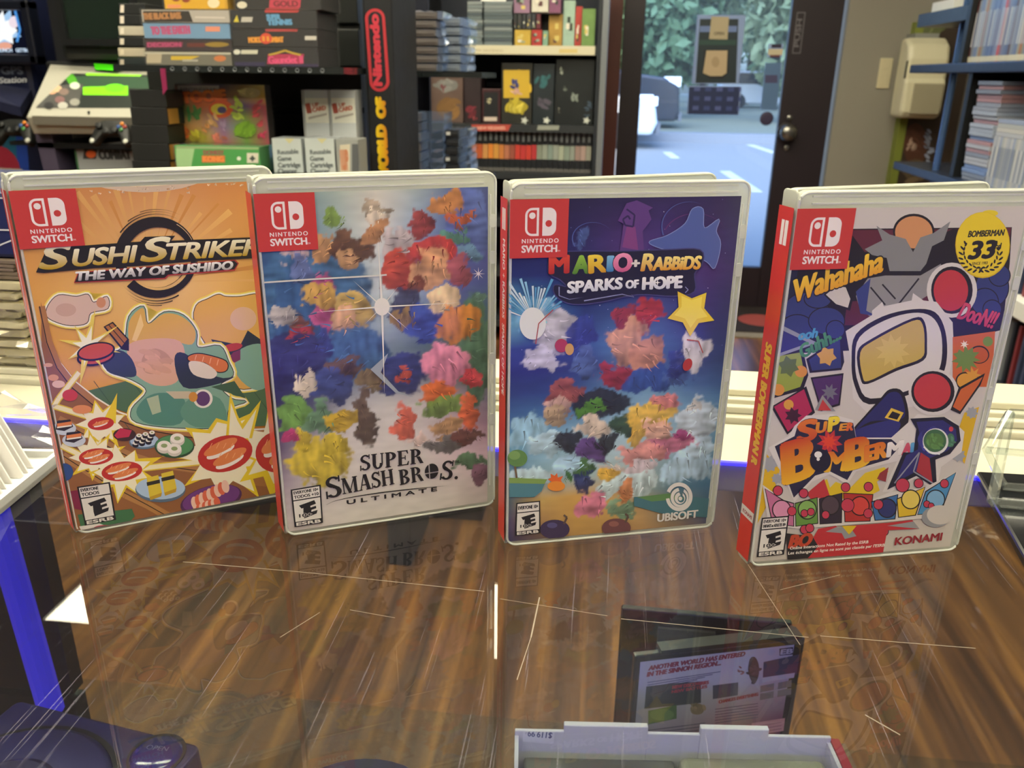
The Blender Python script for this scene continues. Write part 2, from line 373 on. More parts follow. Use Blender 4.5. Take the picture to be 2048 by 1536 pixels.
    def line(s, pts, w, col, taper=False):
        n = len(pts)
        for i in range(n-1):
            (xa, ya), (xb, yb) = pts[i], pts[i+1]; L = math.hypot(xb-xa, yb-ya) or 1; nx, ny = -(yb-ya)/L/2, (xb-xa)/L/2
            wa = w*(1-i/(n-1)) if taper else w; wb = w*(1-(i+1)/(n-1)) if taper else w
            s.poly([(xa+nx*wa, ya+ny*wa), (xb+nx*wb, yb+ny*wb), (xb-nx*wb, yb-ny*wb), (xa-nx*wa, ya-ny*wa)], col, keep=True)
        s.z += s.step
    def blob(s, pts, col, rings=()):                    # smooth closed outline; rings: (grow, colour) drawn first
        n = len(pts); P = []
        for i in range(n):
            p0, p1, p2, p3 = (np.array(pts[(i+k) % n], float) for k in (-1, 0, 1, 2))
            for t in (0, .25, .5, .75):
                P.append(.5*(2*p1+(p2-p0)*t+(2*p0-5*p1+4*p2-p3)*t*t+(3*p1-p0-3*p2+p3)*t**3))
        for g, k in rings:
            o = []
            for i in range(len(P)):
                d = P[(i+1) % len(P)]-P[i-1]; d = np.array([d[1], -d[0]])/(np.hypot(*d) or 1); o.append(P[i]+d*g)
            s.poly(o, k)
        s.poly(P, col)
    def daubs(s, cx, cy, rx, ry, col, n=40, sz=.3, jit=.25, rot=None):   # a mass of one colour worked over with soft brush dabs
        base = np.array(c(col)[:3]); flow = rot if rot is not None else random.uniform(0, 3.14)
        if rx > 24 and rot is None: s.blob([(cx+rx*.86*random.uniform(.8,1.05)*math.cos(k*.785), cy+ry*.86*random.uniform(.8,1.05)*math.sin(k*.785)) for k in range(8)], tuple(base*.8)+(1,))
        for _ in range(max(5, int(n*.6))):
            a, r = random.uniform(0, 6.28), random.random()**.6*.74; x, y = cx+rx*r*math.cos(a), cy+ry*r*math.sin(a)
            k = tuple(np.clip(base*random.uniform(1-jit*1.5, 1+jit*1.3), 0, 1))+(1,)
            l = sz*min(rx, ry)*random.uniform(.6, 1.25); th = flow+random.uniform(-.5, .5)+a*.15
            bend = random.uniform(-.35, .35); w_ = l*random.uniform(.3, .55); pts = []
            for i in range(12):
                t = i*math.pi/6; px_, py_ = math.cos(t)*l, math.sin(t)*w_; py_ += bend*(px_*px_/l-l*.5)
                pts.append((x+px_*math.cos(th)-py_*math.sin(th), y+px_*math.sin(th)+py_*math.cos(th)))
            s.poly(pts, k)
    def text(s, txt, p0, p1, h, col, col2=None, shear=0, bold=.0, out=None, space=1, ser=False, loc=False, skew=None, arc=0, cl=True):
        """txt on the baseline p0-p1; h = capital height, bold and out[0] = share of h (photo units unless loc)"""
        if not loc:
            hq = np.array(s.q((p0[0], p0[1]-h)))-np.array(s.q(p0)); a, b = np.array(s.q(p0)), np.array(s.q(p1)); h = float(np.hypot(*hq))
        else: a, b = np.array(p0, float), np.array(p1, float)
        d = b-a; L = float(np.hypot(*d)); e = d/L; up = np.array([-e[1], e[0]])
        if skew: up = np.array(skew, float); up /= np.hypot(*up)
        if ser:
            v, f, x = [], [], 0
            for ch in txt:
                ps, ad = serif(ch); big = 1
                for p in ps:
                    if len(p) < 3: continue
                    f.append(tuple(range(len(v), len(v)+len(p)))); v += [(x+q[0], q[1]) for q in p]
                x += ad*1.02
            xm = max(q[0] for q in v); v = [(q[0]/xm, q[1]) for q in v]
        else: v, f = glyphs(txt, shear, space)
        def put(dx, dy, k0, k1):
            P = [a+e*(L*p[0]+dx)+up*(h*p[1]+dy+arc*h*4*p[0]*(1-p[0])) for p in v]
            g0 = gain(c(k0) if isinstance(k0, str) else k0, s.g); g1 = gain(c(k1) if isinstance(k1, str) else k1, s.g)
            x0, x1, y0, y1 = s.box
            for fc in f:
                pp = [tuple(P[i])+tuple(g0[m]*(1-v[i][1]-dy/h)+g1[m]*(v[i][1]+dy/h) if k0 != k1 else g0[m] for m in range(4)) for i in fc]
                if cl and any(not (x0 <= p[0] <= x1 and y0 <= p[1] <= y1) for p in pp): pp = clip(pp, *s.box)
                if len(pp) > 2: s.raw([p[:2] for p in pp], [tuple(min(1, max(0, z)) for z in p[2:]) for p in pp])
        for r, k in (out or []):
            for i in range(12): put(h*r*math.cos(i*math.pi/6), h*r*math.sin(i*math.pi/6), k, k); s.z += s.step*.5
            s.z += s.step*2
        if bold:
            for i in range(8): put(h*bold*math.cos(i*math.pi/4), h*bold*math.sin(i*math.pi/4)*.6, col, col2 or col); s.z += s.step*.5
        put(0, 0, col, col2 or col); s.z += s.step
    def build(s, name, parent, m=None):
        iv = parent_world(parent).inverted() if parent is not None else Matrix()
        me = bpy.data.meshes.new(name); me.from_pydata([tuple(iv @ Vector(p)) for p in s.v], [], s.f); me.materials.append(m or INKM)
        at_ = me.color_attributes.new('Ink', 'FLOAT_COLOR', 'CORNER')
        flat = [x for fc in s.col for k in fc for x in k]
        at_.data.foreach_set('color', flat)
        o = bpy.data.objects.new(name, me); COL.objects.link(o); o.parent = parent
        return o
def front(u0, v0, u1, v1, Y, g=1.15, eps=.0006):        # a print on the front face of a frontal box
    x0, x1, z0, z1 = B(u0, v0, u1, v1, Y)
    return Art((x0, Y-eps, z0), (1, 0, 0), (0, 0, 1), x1-x0, z1-z0, g=g, step=2e-5)

# ------------------------------------------------------------------ the room
XL, XR, YB, YF, ZC = -3.2, 1.9, -2.2, 4.4, 2.75
struct('floor', MB().box(XL, XR, YB, YF+.12, -.06, 0), wood_mat())
CEIL = mat('ceiling_tile', '#c9c6be', .9, bump=.3, scale=120, var=.05)
WALL = mat('wall_paint', '#8f8a80', .8, var=.03, scale=8)
DARKWALL = mat('dark_wall_paint', '#2b2d33', .8, var=.08, scale=8)
struct('ceiling', MB().box(XL, XR, YB, YF, ZC, ZC+.08), CEIL)
struct('wall_left', MB().box(XL-.1, XL, YB, YF, 0, ZC), DARKWALL)
struct('wall_right', MB().box(XR, XR+.1, YB, YF, 0, ZC), WALL)
struct('wall_rear', MB().box(XL-.1, XR+.1, YB-.1, YB, 0, ZC), mat('rear_wall_paint', '#6b655c', .8, var=.05))
dx0, dx1 = .045, 1.078; DH = 2.12
struct('wall_front_left', MB().box(XL-.1, dx0-.13, YF, YF+.12, 0, ZC), DARKWALL)
struct('wall_front_right', MB().box(dx1+.02, XR+.1, YF, YF+.12, 0, ZC).box(dx0-.13, dx1+.02, YF, YF+.12, DH, ZC), WALL)
TRIM = mat('red_brown_door_trim', '#54271f', .45, var=.1)
struct('trim_1', MB().box(dx0-.125, dx0-.004, YF-.03, YF+.12, 0, DH).box(dx0-.004, dx1+.015, YF+.0, YF+.12, DH-.04, DH), TRIM, .004)
# door leaf: four rails round one pane
DOORM = mat('dark_door_paint', '#241b22', .45, var=.08)
gx0, gx1 = float(at(1291, 30, Y=YF)[0]), float(at(1584, 30, Y=YF)[0]); gz0 = float(at(1440, 533, Y=YF)[2]); gz1 = 1.98
mb = MB().box(dx0, gx0, YF+.01, YF+.055, .012, DH-.045).box(gx1, dx1, YF+.01, YF+.055, .012, DH-.045).box(gx0, gx1, YF+.01, YF+.055, .012, gz0).box(gx0, gx1, YF+.01, YF+.055, gz1, DH-.045)
door = struct('door_1', mb, DOORM, .003)
MB().box(gx0, gx1, YF+.03, YF+.036, gz0, gz1).build('door_pane', glass_mat('door_glass', '#dcecff', haze=.10, hazecol='#a8c4ec'), door)  # pale blue haze put into the pane to lighten the daylit trees
kn = at(1573, 264, Y=YF)
METAL = mat('brushed_steel', '#8f8d88', .28, metal=.9)
MB().lathe((kn[0], YF+.01, kn[2]), (0, -1, 0), [(.045,0),(.045,.006),(.018,.01),(.018,.035),(.038,.045),(.042,.06),(.034,.074),(.012,.08)]).build('door_knob', METAL, door, smooth=True)
for v in (236, 296):
    p = at(1580 if v < 250 else 1574, v, Y=YF); MB().lathe((p[0], YF+.01, p[2]), (0,-1,0), [(.014,0),(.014,.008),(.006,.012)], 12).build('bolt_cap', METAL, door)
x0, x1, z0, z1 = B(1590, 24, 1607, 107, YF)
a = Art((x0, YF+.0095, z0), (1,0,0), (0,0,1), x1-x0, z1-z0, g=1, step=2e-5)
E_ = '#6d6a70'
for r in ((0,0,.004,z1-z0),(x1-x0-.004,0,x1-x0,z1-z0),(0,0,x1-x0,.004),(0,z1-z0-.004,x1-x0,z1-z0)): a.rect(*r, E_)
a.text('PUSH', (x1-x0-.012, .03), (x1-x0-.012, z1-z0-.03), .022, E_, bold=.05, loc=True)
a.build('push_plate', door)
# writing and posters on the pane
def sticker(name, u0, v0, u1, v1, label, cat, draw, d=.004):
    x0, x1, z0, z1 = B(u0, v0, u1, v1, YF+.03)
    t = thing(name, ((x0+x1)/2, YF+.028, z0), label, cat)
    box('sheet', (x0, x1, YF+.03-d, YF+.0298, z0, z1), mat('pale_blue_paper', '#8fa5d4', .6), t)
    a = Art((x0, YF+.03-d-.0004, z0), (1,0,0), (0,0,1), x1-x0, z1-z0, g=1.0, step=4e-5); draw(a); a.build('print', t); return t
def d1(a):
    a.poly([(1400,38),(1477,38),(1472,166),(1391,166)], '#1e2f38'); a.poly([(1400,52),(1474,52),(1473,64),(1399,64)], '#6f86bc')
    a.poly([(1398,80),(1473,80),(1472,90),(1398,90)], '#2a4b46')
    a.poly([(1423,33),(1458,34),(1455,79),(1418,78)], '#b9ab8c'); a.text('OPEN', (1428,70), (1448,70), 6, '#5e5648', bold=.05)
    a.poly([(1408,100),(1458,100),(1457,145),(1446,158),(1420,158),(1405,146)], '#1c2026')
    a.poly([(1413,101),(1455,101),(1453,146),(1444,152),(1420,152),(1406,146)], '#c6b08f'); a.ell(1431,124,8,11,'#b39c7c')
sticker('door_poster', 1389, 30, 1484, 168, 'tall framed dark poster with cream panels on the door glass', 'poster', d1)
def d2(a):
    a.poly([(1378,174),(1480,174),(1476,229),(1376,229)], '#27345f')
    for i in range(5):
        for j in range(3): a.rect(.025+i*.055, .02+j*.045, .055+i*.055, .04+j*.045, '#40508a' if (i+j) % 2 else '#5563a0')
sticker('hours_board', 1376, 172, 1480, 229, 'wide dark blue notice sheet under the framed poster on the door', 'notice', d2)
def d3(a):
    a.poly([(1536,98),(1566,98),(1566,110),(1536,110)], '#cfc2a4'); a.poly([(1543,88),(1563,88),(1563,96),(1543,96)], '#2c2440'); a.poly([(1540,110),(1560,110),(1560,114),(1540,114)], '#6a3038')
sticker('warning_label', 1536, 88, 1565, 114, 'small cream label with dark stripes high on the door glass', 'label', d3)
def d4(a): a.poly([(1520,125),(1562,125),(1558,220),(1520,220)], '#5878a4'); a.poly([(1530,150),(1555,150),(1555,166),(1530,166)], '#4a4a70')
sticker('hanging_strip', 1526, 126, 1558, 219, 'tall grey blue strip beside the door edge below the cream label', 'strip', d4)
p = at(1533, 237, Y=YF+.03); tag(MB().lathe((p[0], YF+.0298, p[2]), (0,-1,0), [(.033,0),(.033,.004),(.02,.006)], 24).build('round_sticker', mat('dark_plum', '#3a3350', .5)), 'dark round sticker on the door glass left of the knob', 'sticker')

t = thing('door_mat', (*at(1525,640,Z=0)[:2], 0), 'dark entrance mat with a red patch on the floor before the door', 'mat')
m0, m1 = at(1420,668,Z=.012), at(1590,610,Z=.012)
box('border', (m0[0]-.3, m1[0]+.25, m0[1], m1[1], .0005, .008), mat('mat_tan_border', '#8c8272', .9, bump=.4, scale=300), t)
box('pile', (m0[0]-.22, m1[0]+.17, m0[1]+.07, m1[1]-.07, .0085, .014), mat('mat_dark_pile', '#2a211f', .95, bump=.6, scale=400), t)
mr = at(1520,640,Z=.015); MB().lathe((mr[0], mr[1], .0142), (0,0,1), [(.11,0),(.11,.001),(.05,.0015)], 20).build('red_patch', mat('mat_red', '#a84a40', .9), t)
# ceiling lights: frame, diffuser
DIFF = mat('light_diffuser', '#ffffff', .6, emit='#fdf4d6', es=LAMP)
def light(x0, x1, y0, y1, label):
    t = thing('ceiling_light', ((x0+x1)/2, (y0+y1)/2, ZC-.03), label, 'ceiling light', 'troffers in the ceiling')
    f = MB()
    for b in ((x0-.03,x1+.03,y0-.03,y0),(x0-.03,x1+.03,y1,y1+.03),(x0-.03,x0,y0,y1),(x1,x1+.03,y0,y1)): f.box(*b, ZC-.03, ZC)
    f.build('frame', WHITE, t); box('diffuser', (x0, x1, y0, y1, ZC-.02, ZC-.006), DIFF, t)
light(-2.06, -.9, 2.41, 2.88, 'long ceiling light mirrored at the left of the counter glass')
light(-.84, .36, 2.41, 2.88, 'long ceiling light mirrored between the second and third case')
light(-2.3, -1.1, .95, 1.4, 'added unseen ceiling light before the kiosks, left of the counter')  # row added out of view to brighten the boxed games
light(-.95, .25, .95, 1.4, 'added unseen ceiling light before the gondola')  # second of the added row, brightens the gondola front
light(.55, 1.0, 1.2, 2.4, 'long ceiling light running along the bookcase')
light(-2.3, -1.1, -.3, .15, 'long ceiling light above the left end of the counter')
light(-.2, 1.0, -.1, .35, 'long ceiling light straight above the counter')
light(-1.6, -.4, -1.4, -.95, 'long ceiling light behind the clerk, left')
light(.3, 1.5, -1.4, -.95, 'long ceiling light behind the clerk, right')

# ------------------------------------------------------------------ outside the door
struct('ground', MB().box(-30, 40, YF+.12, 70, -.12, -.06), mat('asphalt', '#a3a29e', .75, bump=.4, scale=30, var=.12))
LINE = mat('road_paint', '#e8e8e2', .7, var=.08)
for i, (a_, b_) in enumerate((((1450,343),(1512,384)), ((1334,305),(1350,316)), ((1500,290),(1548,306)), ((1555,385),(1600,420)))):
    p, q = at(*a_, Z=-.06), at(*b_, Z=-.06); d = (q-p)[:2]; L = np.hypot(*d); n_ = np.array([-d[1], d[0]])/L*.07
    tag(MB().hexa([(p[0]+n_[0],p[1]+n_[1],-.06),(q[0]+n_[0],q[1]+n_[1],-.06),(q[0]-n_[0],q[1]-n_[1],-.06),(p[0]-n_[0],p[1]-n_[1],-.06)], [(p[0]+n_[0],p[1]+n_[1],-.052),(q[0]+n_[0],q[1]+n_[1],-.052),(q[0]-n_[0],q[1]-n_[1],-.052),(p[0]-n_[0],p[1]-n_[1],-.052)]).build('parking_line', LINE),
        ['white parking line nearest the door outside','short white road mark below the parked white car','white parking line farther out on the asphalt','white parking line behind the door knob'][i], 'road marking', 'lines painted on the car park')
struct('kerb_trim', MB().box(-20, 30, 17.5, 17.8, -.06, .12), mat('kerb_concrete', '#8f9298', .8, var=.1))
struct('lawn', MB().box(-25, 35, 19, 64, -.06, .02), mat('dry_lawn', '#8b8d78', .9, bump=.5, scale=20, var=.2))
LEAF = [mat('leaf_green', '#5c7a58', .7, bump=.6, scale=9, var=.4), mat('leaf_olive', '#7a8a68', .7, bump=.6, scale=9, var=.4)]
def leaf_crown(cx, cy, cz, rx, ry, rz, n, sz, rnd):
    mb = MB()
    for _ in range(n):
        d = Vector((rnd.gauss(0,1), rnd.gauss(0,1), rnd.gauss(0,1))).normalized()*(rnd.random()**.4)
        p = Vector((cx+d.x*rx, cy+d.y*ry, cz+d.z*rz)); a = Vector((rnd.gauss(0,1), rnd.gauss(0,1), rnd.gauss(0,1))).normalized(); b = a.cross(Vector((rnd.gauss(0,1), rnd.gauss(0,1), rnd.gauss(0,1)))).normalized()
        s = sz*rnd.uniform(.6, 1.4); mb.add([p+a*s, p+b*s*.5, p-a*s, p-b*s*.5], [(0,1,2,3)])
    return mb
BARK = mat('bark', '#4a4038', .9, bump=.6, scale=20, var=.2)
TREES = ((1.5,25.6,5,1.5,0,'leafy tree nearest the door, behind the parked truck'),(4.9,24,5.0,1.5,1,'olive leafy tree at the right of the door glass'),(3.1,31,7,1.6,1,'olive tree seen either side of the framed poster'),(-.6,31,7,1.9,0,'tree half hidden behind the left stile of the door'),(6.6,34,7,1.7,0,'dark leafy tree at the right edge of the door glass'),
    (1.2,40,9,2.4,1,'tall olive tree far behind the nearest tree'),(6.2,41,9,2.4,0,'tall dark tree behind the warning label'),(11.4,41,9,2.4,1,'tall olive tree hidden by the right stile'),(3.8,52,12,3.6,0,'large dark tree at the back of the lawn'),(11.2,53,12,3.6,0,'large dark tree at the back right of the lawn'),(-3.6,52,12,3.6,1,'large olive tree at the back left of the lawn'))
for i, (x, y, h, r, k, lab) in enumerate(TREES):
    t = thing('tree', (x, y, -.06), lab, 'tree', 'trees beyond the car park')
    MB().tube([(x,y,-.06),(x+.05,y,h*.3),(x-.05,y+.1,h*.7)], [.16,.12,.06], 8).build('trunk', BARK, t)
    leaf_crown(x, y, h*.56, r, r, h*.44, 2200, .17+r*.02, random.Random(i)).build('crown', LEAF[k], t)
def car(name, x, y, L, W_, H_, col, label, cat):        # nose towards +x, x = the front end
    t = thing(name, (x-L/2, y, -.06), label, cat); b = mat('car_paint_'+col[1:], col, .25, coat=.6); x -= L/2
    prof = [(-L/2,.25),(L/2-.08,.25),(L/2,.45),(L/2-.05,.5*H_),(L*.42,.58*H_),(L*.22,.64*H_),(L*.08,H_),(-L*.34,H_),(-L*.46,.66*H_),(-L/2,.6*H_)]
    MB().plate((x,y,-.06), (1,0,0), (0,0,1), (0,1,0), prof, -W_/2, W_/2).build('body', b, t, .06)
    MB().plate((x,y,-.06), (1,0,0), (0,0,1), (0,1,0), [(L*.19,.66*H_),(L*.07,.95*H_),(-L*.32,.95*H_),(-L*.42,.68*H_)], -W_/2-.01, W_/2+.01).build('window', mat('car_glass', '#1b2430', .1), t)
    for sy in (-1, 1):
        for sx in (-.3, .32): MB().lathe((x+sx*L, y+sy*(W_/2-.1), .26), (0,sy,0), [(.1,-.1),(.32,-.1),(.32,.1),(.2,.12)], 20).build('wheel', mat('tyre', '#16171a', .7), t)
        MB().box(x+L/2-.3, x+L/2-.02, y+sy*W_*.47-.04, y+sy*W_*.47+.04, .46*H_, .56*H_).build('headlight', mat('headlight', '#f2f6ff', .1, emit='#e8f4ff', es=1.6), t)
    box('bumper', (x+L/2-.02, x+L/2+.06, y-W_*.46, y+W_*.46, .2, .4), mat('bumper_grey', '#6a6d74', .5), t)
p = at(1311, 300, Z=-.06); car('parked_car', p[0], p[1]+.9, 4.4, 1.8, 1.5, '#dfe6ea', 'white car nosing in at the left edge of the door glass', 'car')
p = at(1356, 266, Z=-.06); car('pickup_truck', p[0], p[1]+1.0, 5, 1.9, 2.1, '#1c2230', 'dark truck parked beyond the white car', 'truck')
p = at(1560, 216, Z=-.06); car('distant_car', p[0]+1, p[1]-2.5, 4.2, 1.8, 1.5, '#d8dadc', 'pale car far off to the right of the poster', 'car')

# ------------------------------------------------------------------ the display counter
ct = thing('display_counter', (.2, .3, 0), 'glass topped display counter with a cream front ledge', 'display counter')
CX0, CX1 = -.95, 1.2
TOPG = glass_mat('scratched_counter_glass', '#f2f6f4', haze=.007, hazecol='#b9b2c8', scratch_reflection=True, mul=1.25)  # lilac haze stands in for the bluish floor mirrored in the glass
box('glass_top', (CX0, CX1, -.02, .444, GZ-.008, GZ), TOPG, ct)
LEDB = mat('blue_led', '#2020ff', .5, emit='#2a22ff', es=LED)
box('led_strip', (CX0, CX1, .4445, .447, GZ-.0014, GZ+.0004), LEDB, ct)
MB().box(CX0, CX1, .447, .505, GZ-.02, GZ).build('ledge', CREAM, ct, .0015)
m_ = MB().box(CX0, CX1, .506, .60, GZ-.02, GZ+.004)
for y in (.512, .526, .545): m_.box(CX0, CX1, y, y+.006, GZ+.004, GZ+.009)
m_.build('front_rail', CREAM, ct, .001)
SHZ = .64
SHG = glass_mat('shelf_glass', '#eef4f2', haze=.008, hazecol='#a7a6b4', mul=.012)
box('glass_shelf', (CX0+.01, CX1-.01, .05, .565, SHZ-.007, SHZ), SHG, ct)
box('front_glass', (CX0, CX1, .59, .597, .16, GZ-.02), SHG, ct)
box('base', (CX0, CX1, .05, .60, .0, .16), BLACK, ct, .004)
box('side_panel', (CX1, CX1+.02, -.02, .60, 0, GZ), BLACK, ct)
box('divider_panel', (CX0, -.452, .545, .56, SHZ, GZ-.022), mat('black_board', '#0d0e10', .55, bump=.2, scale=200), ct)
box('divider_panel', (CX0, -.452, .545, .56, .16, SHZ-.008), mat('black_board'), ct)
q0, q1 = at(104,1425,Y=.52), at(8,1085,Y=.52); q0[2] = max(q0[2], SHZ+.004); q1 = q1+(q1-q0)*.35; MB().tube([tuple(q0), tuple(q1)], .0105, 12).build('led_tube', mat('blue_tube', '#3a36c8', .4, emit='#3a34ff', es=.35), ct)
box('led_strip', (CX0+.05, CX1-.05, .03, .045, GZ-.03, GZ-.015), mat('violet_led', '#6a5cff', .5, emit='#6a58ff', es=LED*2.4), ct)
for x in (CX0+.01, CX1-.03): box('post', (x, x+.02, .05, .07, .16, GZ-.01), GREY, ct)

SCR = mat('scratch_reflection_white', '#a59c8e', .6)  # the long lines paint a reflection on the glass, the short ones are scratches
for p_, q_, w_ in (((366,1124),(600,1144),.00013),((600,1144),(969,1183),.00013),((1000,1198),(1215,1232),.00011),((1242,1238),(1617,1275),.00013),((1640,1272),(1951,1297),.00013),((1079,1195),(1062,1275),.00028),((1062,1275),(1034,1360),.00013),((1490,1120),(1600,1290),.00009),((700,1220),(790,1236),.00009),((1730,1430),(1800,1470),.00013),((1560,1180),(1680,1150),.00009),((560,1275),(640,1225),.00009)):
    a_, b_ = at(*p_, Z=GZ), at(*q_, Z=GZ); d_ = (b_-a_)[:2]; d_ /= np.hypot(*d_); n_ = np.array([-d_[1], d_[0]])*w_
    MB().hexa([(*(k[:2]+s_*n_), GZ+.00005) for k, s_ in ((a_,1),(b_,1),(b_,-1),(a_,-1))], [(*(k[:2]+s_*n_), GZ+.00012) for k, s_ in ((a_,1),(b_,1),(b_,-1),(a_,-1))]).build('scratch_reflection', SCR, ct)

# ------------------------------------------------------------------ the four open game cases
PLAST = frosted('frosted_clear_plastic', '#d9dcd0', .3)
RIMP = frosted('glossy_rim_plastic', '#eceee6', .08)
CH = .170
def badge(a, x0, y1):                                   # red square with the console mark, mm-true; x0, y1 = its upper left
    mm = .001; a.rect(x0, y1-24.3*mm, x0+24.8*mm, y1, '#c03a33')
    cx, cy = x0+13*mm, y1-9.3*mm; W_ = '#e6ddd6'; RD = '#c03a33'
    def half(sx, r=3.0, g=0, k=W_):
        xo, xi, h = 6.6*mm-g, .75*mm+g, 5.8*mm-g; r = r*mm-g; pts = [(cx+sx*xi, cy-h)]
        pts += [(cx+sx*(xo-r+r*math.sin(R(t))), cy-h+r-r*math.cos(R(t))) for t in range(0, 91, 15)]
        pts += [(cx+sx*(xo-r+r*math.cos(R(t))), cy+h-r+r*math.sin(R(t))) for t in range(0, 91, 15)] + [(cx+sx*xi, cy+h)]
        a.poly(pts, k, True)
    half(-1); half(-1, 3.0, .95*mm, RD); half(1)
    for x, y, r, k in ((-3.6, 2.6, 1.35, W_), (3.4, -.7, 1.4, RD)):
        a.poly([(cx+x*mm+r*mm*math.cos(t*.3927), cy+y*mm+r*mm*math.sin(t*.3927)) for t in range(16)], k, True)
    a.text('NINTENDO', (x0+5.2*mm, y1-18*mm), (x0+20.8*mm, y1-18*mm), 1.7*mm, W_, bold=.04, loc=True, space=1.3)
    a.text('SWITCH', (x0+5.2*mm, y1-21.9*mm), (x0+20.2*mm, y1-21.9*mm), 2.9*mm, W_, bold=.06, loc=True)
    a.text('TM', (x0+20.4*mm, y1-21.9*mm), (x0+21.6*mm, y1-21.9*mm), .7*mm, W_, loc=True)
def esrb(a, tl, tr, br, bl, lines, ten):                # rating box: heading, slanted E, name bar
    P = [np.array(a.q(k)) for k in (bl, br, tr, tl)]
    def b(x, y): return tuple((P[0]*(1-x)+P[1]*x)*(1-y)+(P[3]*(1-x)+P[2]*x)*y)
    def quad(x0, y0, x1, y1, k): a.poly([b(x0,y0), b(x1,y0), b(x1,y1), b(x0,y1)], k, True)
    K, W_ = '#14151b', '#dcd7d0'
    quad(0,0,1,1,K); quad(.05,.13,.95,.68,W_); quad(.05,.71,.95,.965,W_)
    h = abs(P[3][1]-P[0][1]); n = len(lines)
    for i, t in enumerate(lines):
        y = .745+(n-1-i)*.115 if n > 1 else .79
        a.text(t, b(.09, y), b(.62 if len(t) < 9 else .91, y), h*(.075 if n > 1 else .1), K, bold=.06, loc=True)
    a.text('ESRB', b(.08, .025), b(.92, .025), h*.08, W_, bold=.1, loc=True)
    pts = [(.28,.2),(.72,.2),(.80,.35),(.53,.33),(.535,.38),(.72,.38),(.72,.46),(.53,.45),(.54,.5),(.80,.53),(.74,.64),(.24,.57),(.26,.47),(.33,.48),(.30,.30)]
    a.poly([b(*k) for k in [(.36,.19),(.80,.27),(.84,.36),(.62,.335),(.63,.385),(.80,.41),(.79,.475),(.605,.45),(.60,.495),(.80,.53),(.75,.63),(.22,.55),(.30,.46),(.36,.47),(.345,.30)]], K, True)
    if ten:
        a.text('10+', b(.2, .235), b(.62, .235), h*.085, W_, bold=.22, loc=True); a.text('10+', b(.2, .235), b(.62, .235), h*.085, K, bold=.07, loc=True)
def game_case(x, y, yaw, W, a0, byaw, label):
    yaw, byaw, sp = R(yaw), R(byaw), R(yaw+90+a0)
    t = thing('game_case', (x, y, GZ), label, 'game case', None, yaw)
    O = np.array([x, y, GZ]); ex = np.array([math.cos(yaw), math.sin(yaw), 0]); ez = np.array([0,0,1]); n = np.cross(ex, ez)
    f = MB().plate(O, ex, ez, n, rrect(0, W, 0, CH, .0045), -.0046, 0).build('front_cover', PLAST, t, .0012)
    r = MB()
    for z in (.1648, .1676): r.plate(O, ex, ez, n, [(.006,z),(W-.006,z),(W-.006,z+.0007),(.006,z+.0007)], 0, .0004)
    r.plate(O, ex, ez, n, [(W-.0034,.012),(W-.0028,.012),(W-.0028,.16),(W-.0034,.16)], 0, .0004)
    r.build('ridge', RIMP, f)
    MB().tube([O+ex*p[0]+ez*p[1]+n*.0001 for p in rrect(.0006, W-.0006, .0006, CH-.0006, .0042)], .0006, 6, True).build('rim', RIMP, f)
    for z in (.046, .078, .128, .145): MB().plate(O, ex, ez, n, rrect(W-.0036, W-.0004, z, z+.006, .0012), 0, .0006).build('latch', RIMP, f)
    MB().plate(O, ex, ez, n, rrect(W-.0040, W-.0002, .092, .118, .0018), -.0002, .0003).build('thumb_notch', PLAST, f)
    s = np.array([math.cos(sp), math.sin(sp), 0]); ns = np.cross(-s, ez)
    MB().plate(O+s*.0006, s, ez, ns, rrect(.0004, .0104, 0, CH, .002), -.0012, 0).build('spine', PLAST, t, .0004)
    O2 = O+s*.011; bx = np.array([math.cos(byaw), math.sin(byaw), 0]); nb = np.cross(bx, ez)
    MB().tube([O2+bx*p[0]+ez*p[1]+nb*.0041 for p in rrect(.0006, W-.0006, .0006, CH-.0006, .0042)], .0006, 6, True).build('back_rim', RIMP, t)
    bk = MB().plate(O2, bx, ez, nb, rrect(0, W, 0, CH, .0045), 0, .004).build('back_cover', PLAST, t, .0012)
    MB().plate(O2, bx, ez, nb, rrect(.004, W-.005, .004, CH-.006, .002), -.0004, -.0001).build('back_sheet', mat('plain_insert_paper', '#b8b4ac', .6), bk)
    a = Art(O+n*.0002, ex, ez, W-.0043, .1607, 0, .0026, g=1.08)
    sa = Art(O+s*.0112+ns*.0008, -s, ez, .0108, .1607, 0, .0026, g=1.08)
    sa.rect(0, 0, .012, .17, '#c8342c')
    return t, a, sa
top = .1633
